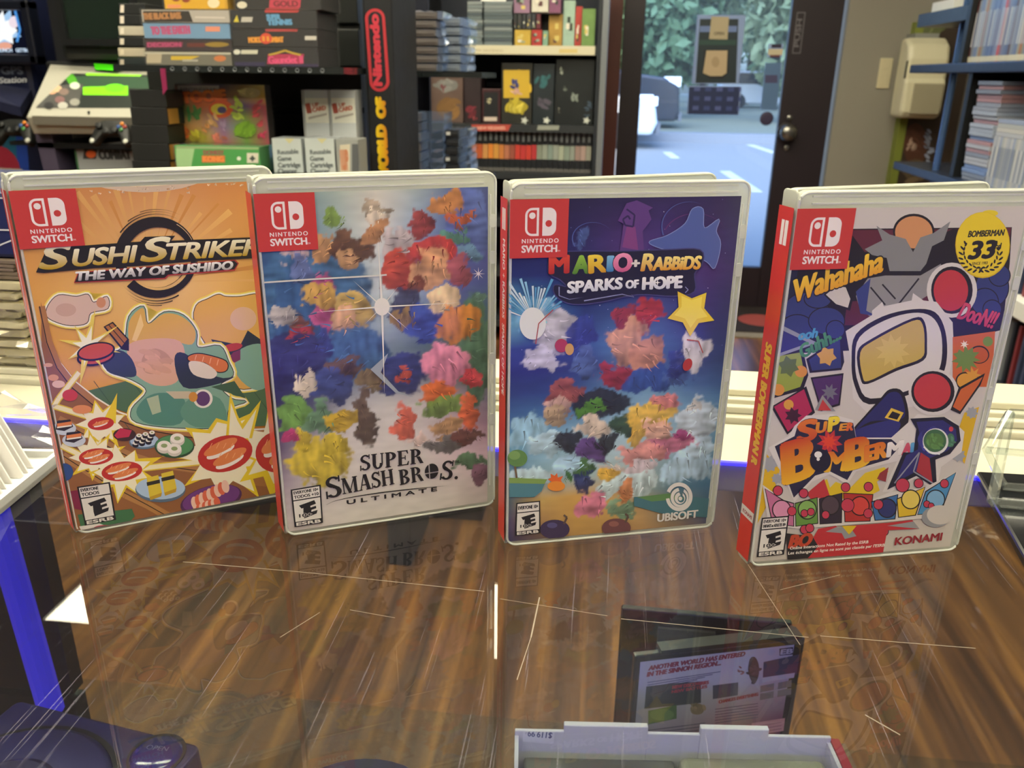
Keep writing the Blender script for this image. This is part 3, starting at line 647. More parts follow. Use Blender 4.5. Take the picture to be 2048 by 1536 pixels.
# --- case 1: orange cover
t, a, sa = game_case(-.2453, .3202, 31.73, .1071, 15, 31, 'orange case whose title shows over a black brush ring, leftmost of four')
A1, A2 = (0, 300, 3.4133), (0, 700, 3.4133)
a.grid(['#c8884c #c58448 #c98a50 #cc8f58 #c8854a #c07a3c', '#cf9248 #d39a54 #d9a866 #dcae70 #d39a54 #c98a40', '#d79e48 #dfae60 #e2b670 #e4ba78 #dfae60 #d29a44', '#d59a42 #dca650 #dfb060 #deb064 #dba856 #d29640', '#d28e34 #d89a3e #dba24a #d99e44 #d5963a #cf8c30', '#cc862c #cf8c30 #d29236 #d09034 #cc882c #c88228', '#b8762c #b8762c #b8762c #b8762c #b8762c #b8762c', '#8a5a36 #8a5a36 #8a5a36 #8a5a36 #8a5a36 #8a5a36'], 6)
a.w(*A1)
for i in range(22):
    th = R(200+i*7.6+random.uniform(-2, 2)); L = random.uniform(560, 900); w_ = random.uniform(.012, .035)
    a.poly([(1000+260*math.cos(th), 900+260*math.sin(th)), (1000+L*math.cos(th-w_), 900+L*math.sin(th-w_)), (1000+L*math.cos(th+w_), 900+L*math.sin(th+w_))], random.choice(['#d4a05c', '#dcaa62', '#c88a42']))
# scuffed upper edge
a.poly([(590,216),(760,206),(1000,204),(1200,196),(1400,186),(1400,205),(1330,235),(1240,262),(1120,282),(980,290),(860,282),(720,262),(640,240)], '#cdb79e')
for _ in range(60):
    x = random.uniform(520, 1700); y = 212+random.uniform(0, 1)**1.5*(95 if 620 < x < 1300 else 55)-(x-600)*.02; a.daubs(x, y, 14, 7, random.choice(['#d6c2a8','#cbb090','#b98a5c']), 2, .9)
a.line([(640,222),(760,235),(900,245),(1050,243),(1200,230),(1330,212)], 5, '#f0e0b8')
# brush ring
ring = []
for i in range(49):
    th = R(150+i*7.2); w_ = 44+14*math.sin(i*.13+.4); ring.append((1070+(262+w_*.5)*math.cos(th), 735+(255+w_*.5)*math.sin(th), 1070+(262-w_*.9)*math.cos(th), 735+(255-w_*.9)*math.sin(th)))
for i in range(48):
    p, q = ring[i], ring[i+1]; a.poly([p[:2], q[:2], q[2:], p[2:]], '#1b1815', keep=True)
a.z += a.step
for k, (r_, a0_, a1_, w_) in enumerate(((305,215,300,9),(322,232,292,6),(338,250,300,4),(300,60,140,9),(318,70,132,6),(332,84,125,5),(208,20,120,5),(270,-60,20,5))):
    a.line([(1070+r_*math.cos(R(a0_+(a1_-a0_)*i/16)), 735+r_*.98*math.sin(R(a0_+(a1_-a0_)*i/16))) for i in range(17)], w_, '#1b1815' if k != 7 else '#d8b98a', True)
# title
K, GO, YE = '#17150f', '#b08a10', '#efe6c0'
a.poly([(246,834),(338,632),(552,616),(528,654),(958,624),(988,592),(1196,584),(1168,618),(1790,592),(1800,735),(1350,756),(960,790),(640,806),(300,838)], K)
gold = dict(col='#b3920f', col2='#efe8c8', shear=.28, bold=.06, space=.95)
a.text('S', (276,812), (500,798), 158, **gold); a.text('USHI', (505,792), (948,760), 112, **gold)
a.text('S', (968,762), (1178,742), 152, **gold); a.text('TRIKER', (1150,748), (1770,712), 108, **gold)
a.poly([(504,906),(532,832),(1606,748),(1630,772),(1602,822),(1150,856),(1130,878)], '#a8322c'); a.poly([(512,900),(537,838),(1598,755),(1622,775),(1598,814),(1146,850),(1124,872)], K)
a.text('THE WAY OF SUSHIDO', (528,890), (1590,812), 58, '#9c9a98', '#f0ede6', shear=.22, bold=.09)
# glow shapes in place of the figures: plain coloured pieces
GL = [(26, '#e9d25a'), (16, '#f2ead2'), (5, '#1d1a1a')]
a.blob([(330,1060),(400,990),(520,1000),(600,985),(640,1040),(730,1000),(735,1080),(620,1110),(590,1180),(480,1195),(380,1170),(320,1130)], '#d2b4a2', GL)
a.ell(450,1090,70,45,'#c4a08e'); a.ell(690,1040,32,36,'#c98a64')
a.w(*A2)
# conveyor: tatami inside, wooden rails and belt round it
a.poly([(280,-330),(330,-60),(400,110),(500,240),(640,350),(800,450),(1000,520),(1300,565),(1600,580),(2000,560),(2000,1300),(300,1300)], '#8d5c38')
for k, P in enumerate(([(560,286),(900,200),(1400,160),(1900,150),(1900,510),(1600,528),(1300,520),(1010,470),(820,410),(690,350)],)):
    a.poly(P, '#4b6a48')
    for i in range(5): a.line([(640+i*260,210),(900+i*260,560)], 4, '#35503a')
for pts, w_, k in (([(300,-300),(345,-70),(410,90),(510,215),(650,325),(810,425),(1010,492),(1300,540),(1600,552),(1900,535)], 18, '#e8e2d0'),
    ([(285,-300),(335,-60),(400,105),(500,235),(640,348),(800,448),(1000,518),(1300,566),(1600,580),(1900,560)], 46, '#a87444'), ([(270,-300),(320,-52),(388,120),(488,252),(630,370),(795,472),(1000,545),(1300,595),(1600,608),(1900,590)], 7, '#2a1c12'),
    ([(400,470),(520,530),(640,600),(760,660),(880,715),(1050,770),(1250,800),(1500,830),(1700,850),(1950,880)], 52, '#a87848'), ([(400,478),(640,610),(880,726),(1050,782),(1500,842),(1950,892)], 6, '#2a1c12'),
    ([(430,720),(560,800),(700,890),(860,985),(1000,1050),(1160,1140)], 56, '#ab7a48'), ([(430,720),(700,892),(1000,1052),(1160,1142)], 6, '#2a1c12'), ([(1500,850),(1700,890),(1950,910)], 60, '#a06c3c')):
    a.line(pts, w_, k)
# the large middle shape: gold, peach, teal and navy pieces inside one white-edged glow
a.w(*A1)
a.blob([(1340,1060),(1420,1015),(1490,985),(1540,1000),(1640,1000),(1760,985),(1800,1060),(1810,1300),(1850,1560),(1600,1620),(1440,1380),(1330,1180)], '#d9a650', GL)
a.poly([(1440,1290),(1640,1330),(1690,1230),(1790,1300),(1810,1390),(1500,1400)], '#24303c'); a.blob([(1620,1380),(1760,1320),(1860,1380),(1880,1540),(1760,1640),(1620,1540)], '#7fa892'); a.ell(1585,1345,70,26,'#b43c34',-.2); a.poly([(1590,1380),(1640,1360),(1640,1430),(1600,1450),(1560,1420)], '#7a3358'); a.ell(1660,1150,90,80,'#d8b091')
a.w(*A2)
a.blob([(880,-230),(980,-300),(1010,-180),(1120,-260),(1250,-240),(1340,-130),(1350,-20),(1500,-30),(1560,80),(1590,170),(1500,240),(1580,330),(1680,350),(1560,400),(1520,520),(1200,528),(930,490),(900,400),(1000,280),(900,200),(740,140),(700,30),(840,-20)], '#7fa68e', GL)
a.blob([(880,-190),(975,-290),(1010,-180),(1120,-250),(1240,-230),(1330,-140),(1310,-40),(1180,-60),(1030,-40),(900,0)], '#d4a64e'); a.poly([(960,-250),(980,-170),(930,-60),(900,-70)], '#e6c682')
a.blob([(880,-40),(1040,-80),(1230,-60),(1260,90),(1200,220),(1060,240),(930,170),(880,80)], '#d4a68a')
a.daubs(1060, 80, 130, 110, '#cf9e80', 26, .5, .08)
a.blob([(710,40),(820,0),(900,60),(930,170),(840,180),(730,140)], '#2c3a48'); a.blob([(1190,60),(1260,20),(1480,180),(1600,180),(1450,240),(1250,250)], '#27323f')
a.blob([(930,420),(1000,320),(1120,290),(1260,340),(1230,500),(1010,500)], '#4f8372'); a.blob([(1230,420),(1330,310),(1500,330),(1540,500),(1330,522)], '#5f8f78'); a.poly([(1000,330),(1080,305),(1100,420),(1040,440)], '#a8b694'); a.poly([(1130,280),(1300,280),(1330,330),(1190,330)], '#c2b496')
a.poly([(1440,250),(1600,210),(1680,330),(1560,290)], '#3c5a40'); a.ell(1385,330,66,64,'#e6dfd0'); a.ell(1385,330,48,50,'#5c3c68'); a.ell(1318,318,30,34,'#c98a34')
a.w(*A1)
a.poly([(706,1205),(770,1170),(880,1290),(880,1370),(830,1360)], K); a.poly([(720,1205),(768,1182),(868,1290),(830,1340)], '#a86a28'); a.line([(742,1192),(850,1318)], 6, K)
a.ell(655,1408,132,62,K,-.18); a.ell(655,1406,118,50,'#c2502f',-.18); a.ell(640,1418,80,26,'#a83f26',-.18)
a.blob([(1285,1410),(1340,1390),(1420,1400),(1540,1440),(1545,1500),(1480,1510),(1400,1450),(1300,1440)], '#d2743a', [(7, K)]); a.blob([(1290,1445),(1390,1450),(1480,1515),(1440,1560),(1320,1530)], '#dfd2c0'); 
for i in range(4): a.line([(1340+i*50,1398+i*10),(1330+i*50,1432+i*12)], 5, '#e8b080')
# glow bolts and red plates
a.w(*A2)
for pts in ([(540,150),(400,330),(370,380),(660,470)], [(690,500),(670,650),(640,730)], [(660,730),(830,830)], [(840,820),(1100,790),(1380,760)], [(420,650),(560,720)]): a.line(pts, 46, '#dcc03a'); a.line(pts, 30, '#ece2b8')
for x, y, r in ((690,500,150),(655,725,150),(835,825,190),(1540,705,290),(1900,690,260)): a.star(x, y, r*1.28, r*.72, 9, '#e2c52c', .3, .22, .85); a.star(x, y, r*1.08, r*.68, 9, '#efe6c6', .3, .18, .85)
a.poly([(1540,600),(1570,290),(1620,440),(1650,500),(1780,340),(1720,600)], '#e2c52c'); a.poly([(1560,600),(1575,360),(1620,480),(1655,540),(1750,400),(1700,600)], '#efe6c6'); a.poly([(710,470),(800,290),(790,500)], '#e2c52c'); a.star(600, -30, 220, 60, 8, '#e6cf5a', .2, .3); a.star(600, -30, 120, 44, 8, '#f1ead0', .2, .3)
a.ell(655,8,132,62,K,-.18); a.ell(655,6,118,50,'#c2502f',-.18)
def nigiri(x, y, rx, ry, rot, n=2):
    a.ell(x, y, rx, ry, '#b8322a', rot)
    for j in range(n):
        dx, dy = (j-.5*(n-1))*rx*.55, (j-.5*(n-1))*ry*.55; a.ell(x+dx*.6, y+dy+ry*.16, rx*.55, ry*.25, '#ece4d8', rot-.2); a.ell(x+dx*.6, y+dy-ry*.1, rx*.66, ry*.3, '#d98048', rot-.2)
        for k in range(4): a.line([(x+dx*.6-rx*.4+k*rx*.25, y+dy-ry*.02), (x+dx*.6-rx*.3+k*rx*.25, y+dy-ry*.32)], 4, '#eaa878')
nigiri(688,500,90,44,-.1,1); nigiri(656,725,118,56,-.1); nigiri(832,825,140,66,-.12); nigiri(1536,705,190,122,-.25); nigiri(1900,690,160,140,-.4)
a.ell(985,622,104,52,'#5c7484',-.05); a.ell(985,616,96,44,'#a9bed2',-.05)
for i in range(3):
    for j in range(3): x, y = 925+i*44+j*12, 632-j*26-i*10; a.ell(x, y+14, 22, 18, '#1a1820'); a.ell(x, y, 19, 13, '#e6e0d2'); a.ell(x, y, 7, 5, '#8a9a5a')
a.ell(1190,655,136,80,'#2c4a30'); a.ell(1190,648,128,70,'#4f8a58')
for x, y in ((1210,600),(1120,650),(1190,670)): a.ell(x, y+14, 50, 40, '#cfc6b8'); a.ell(x, y, 48, 34, '#ebe4d8'); a.ell(x, y, 22, 14, '#8fa06a')
a.ell(850,575,78,44,'#3a2420'); a.poly([(780,580),(820,530),(900,545),(880,590),(800,600)], '#b8304a')
a.ell(1095,948,172,88,'#566a80'); a.ell(1095,938,168,78,'#a8bfd8')
for x, y in ((1050,930),(1150,900)): a.poly([(x-50,y-60),(x+30,y-80),(x+55,y+40),(x-30,y+70)], '#d6bc3c'); a.poly([(x-50,y-30),(x+40,y-50),(x+42,y-25),(x-46,y-5)], '#26221c'); a.poly([(x-30,y+70),(x+55,y+40),(x+50,y+66),(x-24,y+92)], '#b8942c')
a.ell(1440,1020,215,96,'#4a2450',-.25); a.ell(1440,1010,200,84,'#6c3a7c',-.25)
for i in range(9): a.ell(1330+i*26, 1040-i*14, 26, 44, '#d8684c' if i % 2 else '#eac2ae', -.2)
for i in range(8): a.ell(1340+i*20, 1090-i*8, 22, 34, '#d8684c' if i % 2 else '#eac2ae', -.2)
for x, y in ((440,520),(505,600)): a.ell(x, y+12, 80, 46, '#c4ccd2'); a.poly([(x-60,y+20),(x-50,y-40),(x+40,y-50),(x+60,y),(x,y+30)], '#26222a'); a.line([(x-50,y-10),(x+50,y-25)], 22, '#dc8044'); a.line([(x-50,y+6),(x+50,y-8)], 10, '#e8e0d0')
a.ell(560,402,66,30,'#d98a58'); a.ell(478,306,52,40,'#c4403c'); a.ell(400,230,44,26,'#e0b8a0'); a.ell(365,186,36,22,'#d89a6c'); a.ell(440,830,60,60,'#2c4a80'); a.ell(330,100,30,14,'#d8a488')
a.poly([(480,960),(540,950),(560,1090),(510,1080)], '#7a2440'); a.poly([(530,1120),(900,1080),(920,1130),(860,1200),(560,1230)], '#3c6a48'); a.poly([(540,1200),(680,1180),(760,1210),(560,1240)], '#d8d2cc'); a.ell(700,1205,60,14,'#b8505c',-.1)
badge(a, 0, top); esrb(a, (525,930), (750,897), (793,1155), (580,1195), ['EVERYONE', 'TODOS'], False)
a.build('cover_sheet', t, INK); sa.build('spine_sheet', t, INK)

# --- case 2: crowd of colours on white
t, a, sa = game_case(-.1451, .3321, 25.18, .1061, 10, 28.6, 'case with black serif title on a white foot under a colourful crowded picture')
B1, B2 = (480, 320, 3.4133), (480, 700, 3.4133)
M1 = ((500,1000,420,420,'#3f6486'),(420,1050,180,330,'#34557c'),(1560,450,150,260,'#4c5c94'),(1600,1300,100,380,'#46664e'),(330,1380,160,200,'#2a2c50'),(650,410,70,90,'#6f8a3c'),(930,330,110,40,'#9a8c74'),(930,390,60,50,'#cbbfa8'),(1400,300,110,70,'#b57a42'),(1500,400,110,40,'#a8552e'),(1230,430,60,110,'#8c3a34'),(1480,520,100,60,'#4e7c6a'),(1570,630,80,55,'#5c7e98'), (370,640,90,80,'#d0b8b0'),(430,740,80,80,'#5c6a92'),(560,580,80,90,'#b98c5a'),(760,620,150,110,'#5c3e26'),(740,680,90,70,'#b08a60'),(920,500,80,70,'#a8784c'),(1100,560,110,110,'#aaa09c'),(1080,760,110,150,'#a8402c'),(1320,630,170,90,'#a83a32'),(1310,750,140,130,'#c09068'),(1200,860,70,60,'#6a3c2c'), (570,980,70,230,'#b4567e'),(540,930,110,90,'#bf9a4a'),(1500,780,80,120,'#8c4a50'),(1390,970,100,85,'#cdb48a'),(760,1020,150,140,'#b89c54'),(720,1110,90,110,'#c69c78'),(1130,1010,110,150,'#3d4258'),(1140,1090,110,60,'#8a7038'),(1270,1130,120,150,'#34488a'),(1500,1120,150,120,'#b8762e'), (400,1150,90,100,'#6e4630'),(400,1200,80,60,'#a03a34'),(300,1060,90,60,'#a8a29a'),(560,1240,60,80,'#3c4a80'),(440,1340,190,130,'#2c304e'),(820,1320,190,200,'#3c5e7e'),(700,1420,120,80,'#5c4630'),(1410,1390,155,140,'#cf8298'),(1590,1480,50,70,'#c0444a'),(1640,940,60,45,'#5a7a6a'))
M2 = ((640,250,150,110,'#3a4674'),(460,230,70,90,'#c8bca4'),(1090,160,170,160,'#2e3768'),(1120,180,60,40,'#b0503c'),(1560,190,60,60,'#c0444a'),(900,200,90,90,'#6a5a3c'),(850,480,75,190,'#564638'),(370,430,110,110,'#6a9444'),(560,480,110,110,'#5a7a5a'),(350,590,60,50,'#a83c66'),(680,480,110,80,'#b8992c'),(560,760,210,150,'#bca630'),(440,620,50,90,'#b8a22e'),(640,640,100,60,'#c0aa3a'), (1350,290,120,80,'#c8682e'),(1120,500,70,120,'#c4604a'),(1560,430,60,120,'#c4603a'),(1380,380,140,60,'#6a8440'),(1420,520,120,60,'#a8845c'),(1400,640,140,60,'#5a5856'),(1560,600,110,50,'#5a3a34'),(1570,770,110,50,'#4a6a4c'),(1640,850,50,70,'#6c4a5c'),(1210,620,60,50,'#d0bab0'))
a.field(['#55767a #6b8a88 #a4b4a6 #cfccba #a4b2b0 #566a94 #3f4a7a', '#3f6288 #5a8290 #a0b4b0 #d8d6c8 #90a8bc #4e6096 #40467c', '#34507c #3f6e84 #82a2a4 #c4ccc8 #7a92b4 #485a94 #4a4a86', '#2f4a78 #3b7098 #6d90a8 #c8d2d0 #92a6be #56609c #44508a', '#2c4470 #3c6c90 #5c7e98 #a4b4b4 #6c7e90 #4c5e78 #3c5a64', '#262f56 #384c74 #44586c #74868a #566a74 #3c5a48 #3a5a44', '#2a2a54 #30365a #6a7688 #929aa0 #7c828c #4a5c50 #3c5244', '#30284e #5c5e74 #b8b6b6 #c8c4be #c2bcb8 #a2909a #6c667a', '#5c4c68 #aaa2aa #cdc7c2 #d0cac4 #ccc4c0 #b8a2ac #9a7688', '#90808e #c6bebe #d0cac4 #d2ccc6 #d0cac4 #cdbabe #c8a8b4', '#b2a6aa #cac2c0 #d0cac4 #d2ccc6 #d0cac4 #d0c6c2 #ccb8ba', '#c2b8b6 #ccc4c0 #d0cac4 #d2ccc6 #d0cac4 #d0c8c2 #ccc0be'], 7, [(B1, *k) for k in M1]+[(B2, *k) for k in M2])
a.w(480, 700, 3.4133)
a.poly([(890,130),(1010,20),(1000,50),(960,150),(1080,280),(1190,322),(1060,290)], '#9aa2a8')
a.w(480, 320, 3.4133)
a.line([(160,835),(500,812),(900,790),(1000,782)], 11, '#cfcfc4')
a.ell(968,1000,52,60,'#e4e0d4')
for p, q, w_ in (((968,1000),(940,530),17),((968,1000),(985,1600),17),((968,1000),(480,1040),12),((968,1000),(1500,972),12),((968,1000),(770,820),9),((968,1000),(1150,1160),9),((968,1000),(850,1120),6),((968,1000),(1080,860),7)): a.line([p, q], w_, '#e2dfd2', True)
a.star(1625,775,46,8,8,'#e0d4dc')
a.w(480, 700, 3.4133)
K = '#16161a'
a.text('SUPER', (820,822), (1252,768), 104, K, ser=True); a.text('S', (590,1012), (698,992), 142, K, ser=True); a.text('MASH', (702,982), (1054,912), 108, K, ser=True); a.text('BR', (1090,920), (1254,888), 104, K, ser=True); a.text('O', (1262,884), (1356,868), 104, K, ser=True); a.text('S.', (1362,882), (1484,880), 128, K, ser=True)
a.text('TM', (1460,772), (1492,766), 18, K, bold=.03)
for i in range(20):
    f = lambda u: (588+880*u, 1054-142*u**.62+6*u); p, q = f(i/20), f((i+1)/20); w0, w1 = [6*math.sin(math.pi*min(1, .05+k/20)) for k in (i, i+1)]
    a.poly([(p[0],p[1]-w0),(q[0],q[1]-w1),(q[0],q[1]+w1*.3),(p[0],p[1]+w0*.3)], K, keep=True)
a.z += a.step
a.text('U L T I M A T E', (730,1050), (1342,958), 27, K, bold=.08)
badge(a, 0, top); esrb(a, (345,950), (550,915), (566,1175), (372,1205), ['EVERYONE 10+', 'TODOS +10'], True)
a.build('cover_sheet', t, INK); sa.build('spine_sheet', t, INK)

# --- case 3: night blue over a sandy shore
t, a, sa = game_case(-.0386, .3376, 17.41, .1057, 5, 29.75, 'dark blue case with rainbow coloured title letters above a sandy shore')
C1, C2 = (980, 330, 3.4133), (980, 700, 3.4133)
M1 = ((1080,1010,110,120,'#a83430'),(930,1200,130,140,'#bd8c6a'),(1070,1300,120,120,'#b07c62'),(900,1020,70,70,'#8c3038'),(860,1430,130,80,'#8c2c34'),(1080,1470,170,80,'#2e4a8c'),(650,1340,90,100,'#4a6090'),(1280,1460,80,60,'#3c5488'),(640,500,50,70,'#4a5f94'),(300,1010,150,120,'#7ab4d0'),(430,1130,150,150,'#bcbabf'),(620,1160,110,120,'#2c3a7c'),(360,1330,150,60,'#b4b2bc'),(1400,1290,100,130,'#bcbabf'),(1270,1360,60,110,'#2c3a7c'))
M2 = ((260,560,120,130,'#8cb4c4'),(400,640,140,70,'#a8c4cc'),(300,860,170,60,'#b0c8cc'),(1420,480,140,130,'#b4c4cc'),(1350,800,170,110,'#a0bccc'),(560,800,120,90,'#9cbccc'),(1000,900,160,90,'#bcd0d0'),(1450,660,80,80,'#a8c0cc'),(820,960,90,70,'#b4c8c8'),(520,290,130,70,'#8a4a44'),(480,370,80,60,'#b8968a'),(440,460,80,60,'#a08a6c'),(760,370,200,100,'#20242c'),(690,410,110,40,'#4a7a30'),(700,530,110,80,'#c4b4a0'),(900,520,90,60,'#2c4430'),(520,630,90,80,'#22242c'),(690,690,110,80,'#553a70'),(800,640,70,70,'#262a30'), (1110,440,170,90,'#d4b04c'),(1000,560,60,90,'#c8a44a'),(1140,550,100,80,'#cfa490'),(1190,350,100,50,'#c47a78'),(1250,640,170,60,'#b06a80'),(1330,590,80,50,'#8a3a68'),(1040,700,150,60,'#c88a84'),(1020,800,110,50,'#c4b8bc'),(1390,400,60,40,'#b8b8b4'),(640,820,60,50,'#3c6030'),(630,900,60,90,'#283460'),(530,870,30,60,'#3c6a34'),(825,800,100,50,'#c8bcb0'),(800,840,80,50,'#d0a844'),(700,1060,110,90,'#c87890'),(930,970,60,70,'#b8784c'),(900,1090,90,50,'#6a8870'))
a.field(['#1b1a38 #1d1b3c #221d42 #241f48 #2c2250 #2a2350 #241f48', '#1a1c44 #1e1e48 #2a2250 #38275a #3a2c64 #34285c #2a2454', '#191f52 #1c2258 #2c2a60 #4a3370 #4a3678 #402e6a #302860', '#1c2c66 #1f2c66 #28306a #3a3474 #403a78 #44306c #382a64', '#4a8cb4 #2c5a90 #24366e #2c3a74 #3a4480 #3c3470 #302a62', '#6aa4c0 #3468a0 #263a74 #3c5c8c #3c5488 #363878 #2a2c64', '#263c78 #243a78 #2c4a84 #4c7ca4 #44689a #30407c #26306c', '#1f2c68 #222e6c #2a3a78 #44608c #40609a #30487e #26386c', '#2a3f7a #2c437e #3c5c90 #5c84a8 #6c94b4 #44689a #32528a', '#3c6494 #4470a0 #5480a8 #7aa4c0 #88aec4 #6c98b8 #4a7aa4', '#5a90b0 #6c9cb8 #8cb4c6 #a0c0cc #9cbcc8 #84acc0 #6090b0', '#6494ac #88b0c0 #a0c0ca #a8c4cc #a4c0c8 #8cb0c0 #5c88a4', '#5a8494 #86a8b0 #9cb8b8 #a4b8b4 #94acb0 #6c94a4 #4a7894', '#3c5a6c #c4a460 #c89c54 #c09c60 #8c9c94 #4c7488 #3c6480', '#3c3c68 #a88458 #c09854 #c09a5c #b8986a #7a8478 #44607c', '#2a2a58 #6c5a58 #a88450 #b08a54 #a8865c #8a7460 #5a5c74'], 7, [(C1, *k) for k in M1]+[(C2, *k) for k in M2])
a.w(980, 330, 3.4133)
for _ in range(70): a.ell(random.uniform(160,1700), random.uniform(220,1300), *(random.uniform(1.5,3.5),)*2, random.choice(['#8c96c4','#c4c8e0','#6a74a8']), k=6)
a.poly([(880,600),(910,400),(870,380),(930,260),(1000,240),(1110,290),(1080,310),(1100,370),(1040,450),(1050,600)], '#5a3a78'); a.poly([(900,560),(930,420),(990,420),(1010,580)], '#7a3f78')
a.line([(930,300),(985,340),(975,420),(920,410),(905,370),(940,345),(955,370)], 12, '#2c2250')
for cx, cy, rx, ry, a0_, a1_ in ((700,500,140,110,150,330),(1360,420,190,170,160,300),(1400,500,220,170,200,340)): a.line([(cx+rx*math.cos(R(a0_+(a1_-a0_)*i/14)), cy+ry*math.sin(R(a0_+(a1_-a0_)*i/14))) for i in range(15)], 9, '#4c5c98' if cx < 1400 else '#5a2f68', True)
a.blob([(1090,520),(1210,480),(1330,400),(1380,300),(1450,300),(1460,430),(1560,370),(1540,450),(1570,540),(1530,700),(1480,660),(1360,600),(1220,580),(1120,550)], '#4a5c98', [(5, '#7a88bc')])
for i in range(26):
    th = R(-160+i*5.2); L = random.uniform(150, 330); a.poly([(300+30*math.cos(th),1060+30*math.sin(th)),(300+L*math.cos(th-.03),1060+L*math.sin(th-.03)),(300+L*math.cos(th+.03),1060+L*math.sin(th+.03))], random.choice(['#8cc0d8','#c8dce0','#5a9cc4','#e0e6e0']))
a.ell(290,1080,90,110,'#dcdfd8'); 
# title on a dark swirl
D = '#15162e'
a.blob([(400,730),(430,610),(600,590),(900,590),(1200,580),(1430,580),(1440,680),(1390,740),(1390,860),(1250,890),(1000,880),(760,930),(560,945),(450,890),(440,820),(520,830),(480,780)], D, [(8, '#3c3c6c')])
a.line([(470,830),(470,890),(540,915),(640,900)], 8, '#8a90b4', True); a.line([(640,925),(900,880),(980,900),(960,880)], 8, '#8a90b4', True); a.line([(1330,830),(1350,850),(1330,870)], 6, '#8a90b4')
x = [(408,738,530,732,'#a8281e','#d84a30'),(568,738,670,734,'#4c7a24','#8ab83c'),(678,735,790,724,'#c89414','#ecd040'),(800,722,832,721,'#3c78a8','#7ab4d4'),(846,726,960,718,'#c05a84','#e894b0')]
for ch, (u0,v0,u1,v1,k0,k1) in zip('MARIO', x): a.text(ch, (u0,v0), (u1,v1), 116 if ch != 'I' else 100, k0, k1, bold=.09, out=[(.13, D)])
a.text('+', (966,702), (1014,700), 62, '#d8d4c8', bold=.1)
a.text('R', (1030,720), (1112,716), 112, '#c88a2c', '#f0dc80', bold=.07, shear=.15, out=[(.12, D)]); a.text('ABBiDS', (1108,716), (1430,706), 86, '#d09020', '#f0dc80', bold=.08, shear=.12, out=[(.12, D)])
a.text('SPARKS', (530,872), (896,840), 74, '#c4c8d0', '#f0efe8', bold=.09, shear=.05); a.text('OF', (926,840), (1008,834), 52, '#c4c8d0', '#f0efe8', bold=.1); a.text('HOPE', (1040,846), (1302,834), 78, '#c4c8d0', '#f0efe8', bold=.1)
a.ell(1140,800,13,17,D); a.star(1140,800,24,6,4,'#e8e8e0')
# a plain star and a few thin lines
a.line([(430,985),(330,1080),(310,1220)], 7, '#a8483c'); a.line([(1340,1190),(1420,1200),(1450,1280)], 7, '#a8483c'); a.ell(485,1230,44,46,'#a8342a'); a.ell(540,1255,30,40,'#c89a34'); a.ell(1345,1360,30,44,'#a8342a', .4)
a.star(1370,1000,168,92,5,'#dcc030',-.9); a.star(1370,990,120,70,5,'#ead64c',-.9)
a.w(980, 700, 3.4133)
a.poly([(130,880),(380,890),(350,960),(300,1000),(130,1000)], '#4c7c88'); a.poly([(130,868),(390,878),(370,910),(130,905)], '#7c9a50'); a.line([(180,870),(168,780)], 14, '#6a5a40'); a.ell(185,735,68,58,'#5c8448'); a.ell(165,715,40,30,'#789c58')
a.star(445,890,56,34,8,'#d8642c',.2,.2); a.ell(450,925,60,34,'#dc8a34')
a.poly([(980,1000),(1220,980),(1400,1000),(1500,1010),(1490,1140),(1200,1120),(980,1060)], '#44707c'); a.poly([(1000,1000),(1220,975),(1330,1010),(1100,1030)], '#5c8454')
for x, y, r in ((440,1210,88),(860,1200,86)): a.ell(x, y+10, r*1.15, r*.75, '#3a3050' if x < 600 else '#6a4448'); a.ell(x-r*.2, y-r*.2, r*.4, r*.22, '#54507c' if x < 600 else '#8c5c58'); a.line([(x+r*.7,y-r*.3),(x+r*.95,y-r*.8),(x+r*.7,y-r)], 14, '#5a4a44')
L_ = '#dcd9d4'
for r0, r1, sh in ((98,72,0),(66,47,5),(39,24,9)):
    P = [(1288+sh*.6, 998+sh)]; o = [(1288+sh*.6+r0*.93*math.cos(t*.1309), 998+sh+r0*math.sin(t*.1309)) for t in range(49)]; i_ = [(1288+sh*1.4+r1*.93*math.cos(t*.1309), 998+sh*1.6+r1*math.sin(t*.1309)) for t in range(49)]
    for k in range(48):
        if not (r0 < 90 and 34 < k < 40) and not (r0 > 90 and 22 < k < 27): a.poly([o[k], o[k+1], i_[k+1], i_[k]], L_, keep=True)
a.z += a.step; a.ell(1296,1010,13,14,L_)
a.text('UBISOFT', (1140,1168), (1412,1138), 50, L_, bold=.06)
badge(a, 0, top); esrb(a, (178,1040), (340,1024), (342,1245), (170,1264), ['EVERYONE 10+'], True)
a.build('cover_sheet', t, INK)
sa.text('MARIO + RABBIDS  SPARKS OF HOPE', (.0042,.146), (.0042,.076), .0034, '#e6ddd6', bold=.04, loc=True)
sa.poly([(.003,.150),(.008,.150),(.008,.159),(.003,.159)], '#e6ddd6', True); sa.poly([(.0052,.150),(.0058,.150),(.0058,.159),(.0052,.159)], '#c8342c', True)
sa.build('spine_sheet', t, INK)

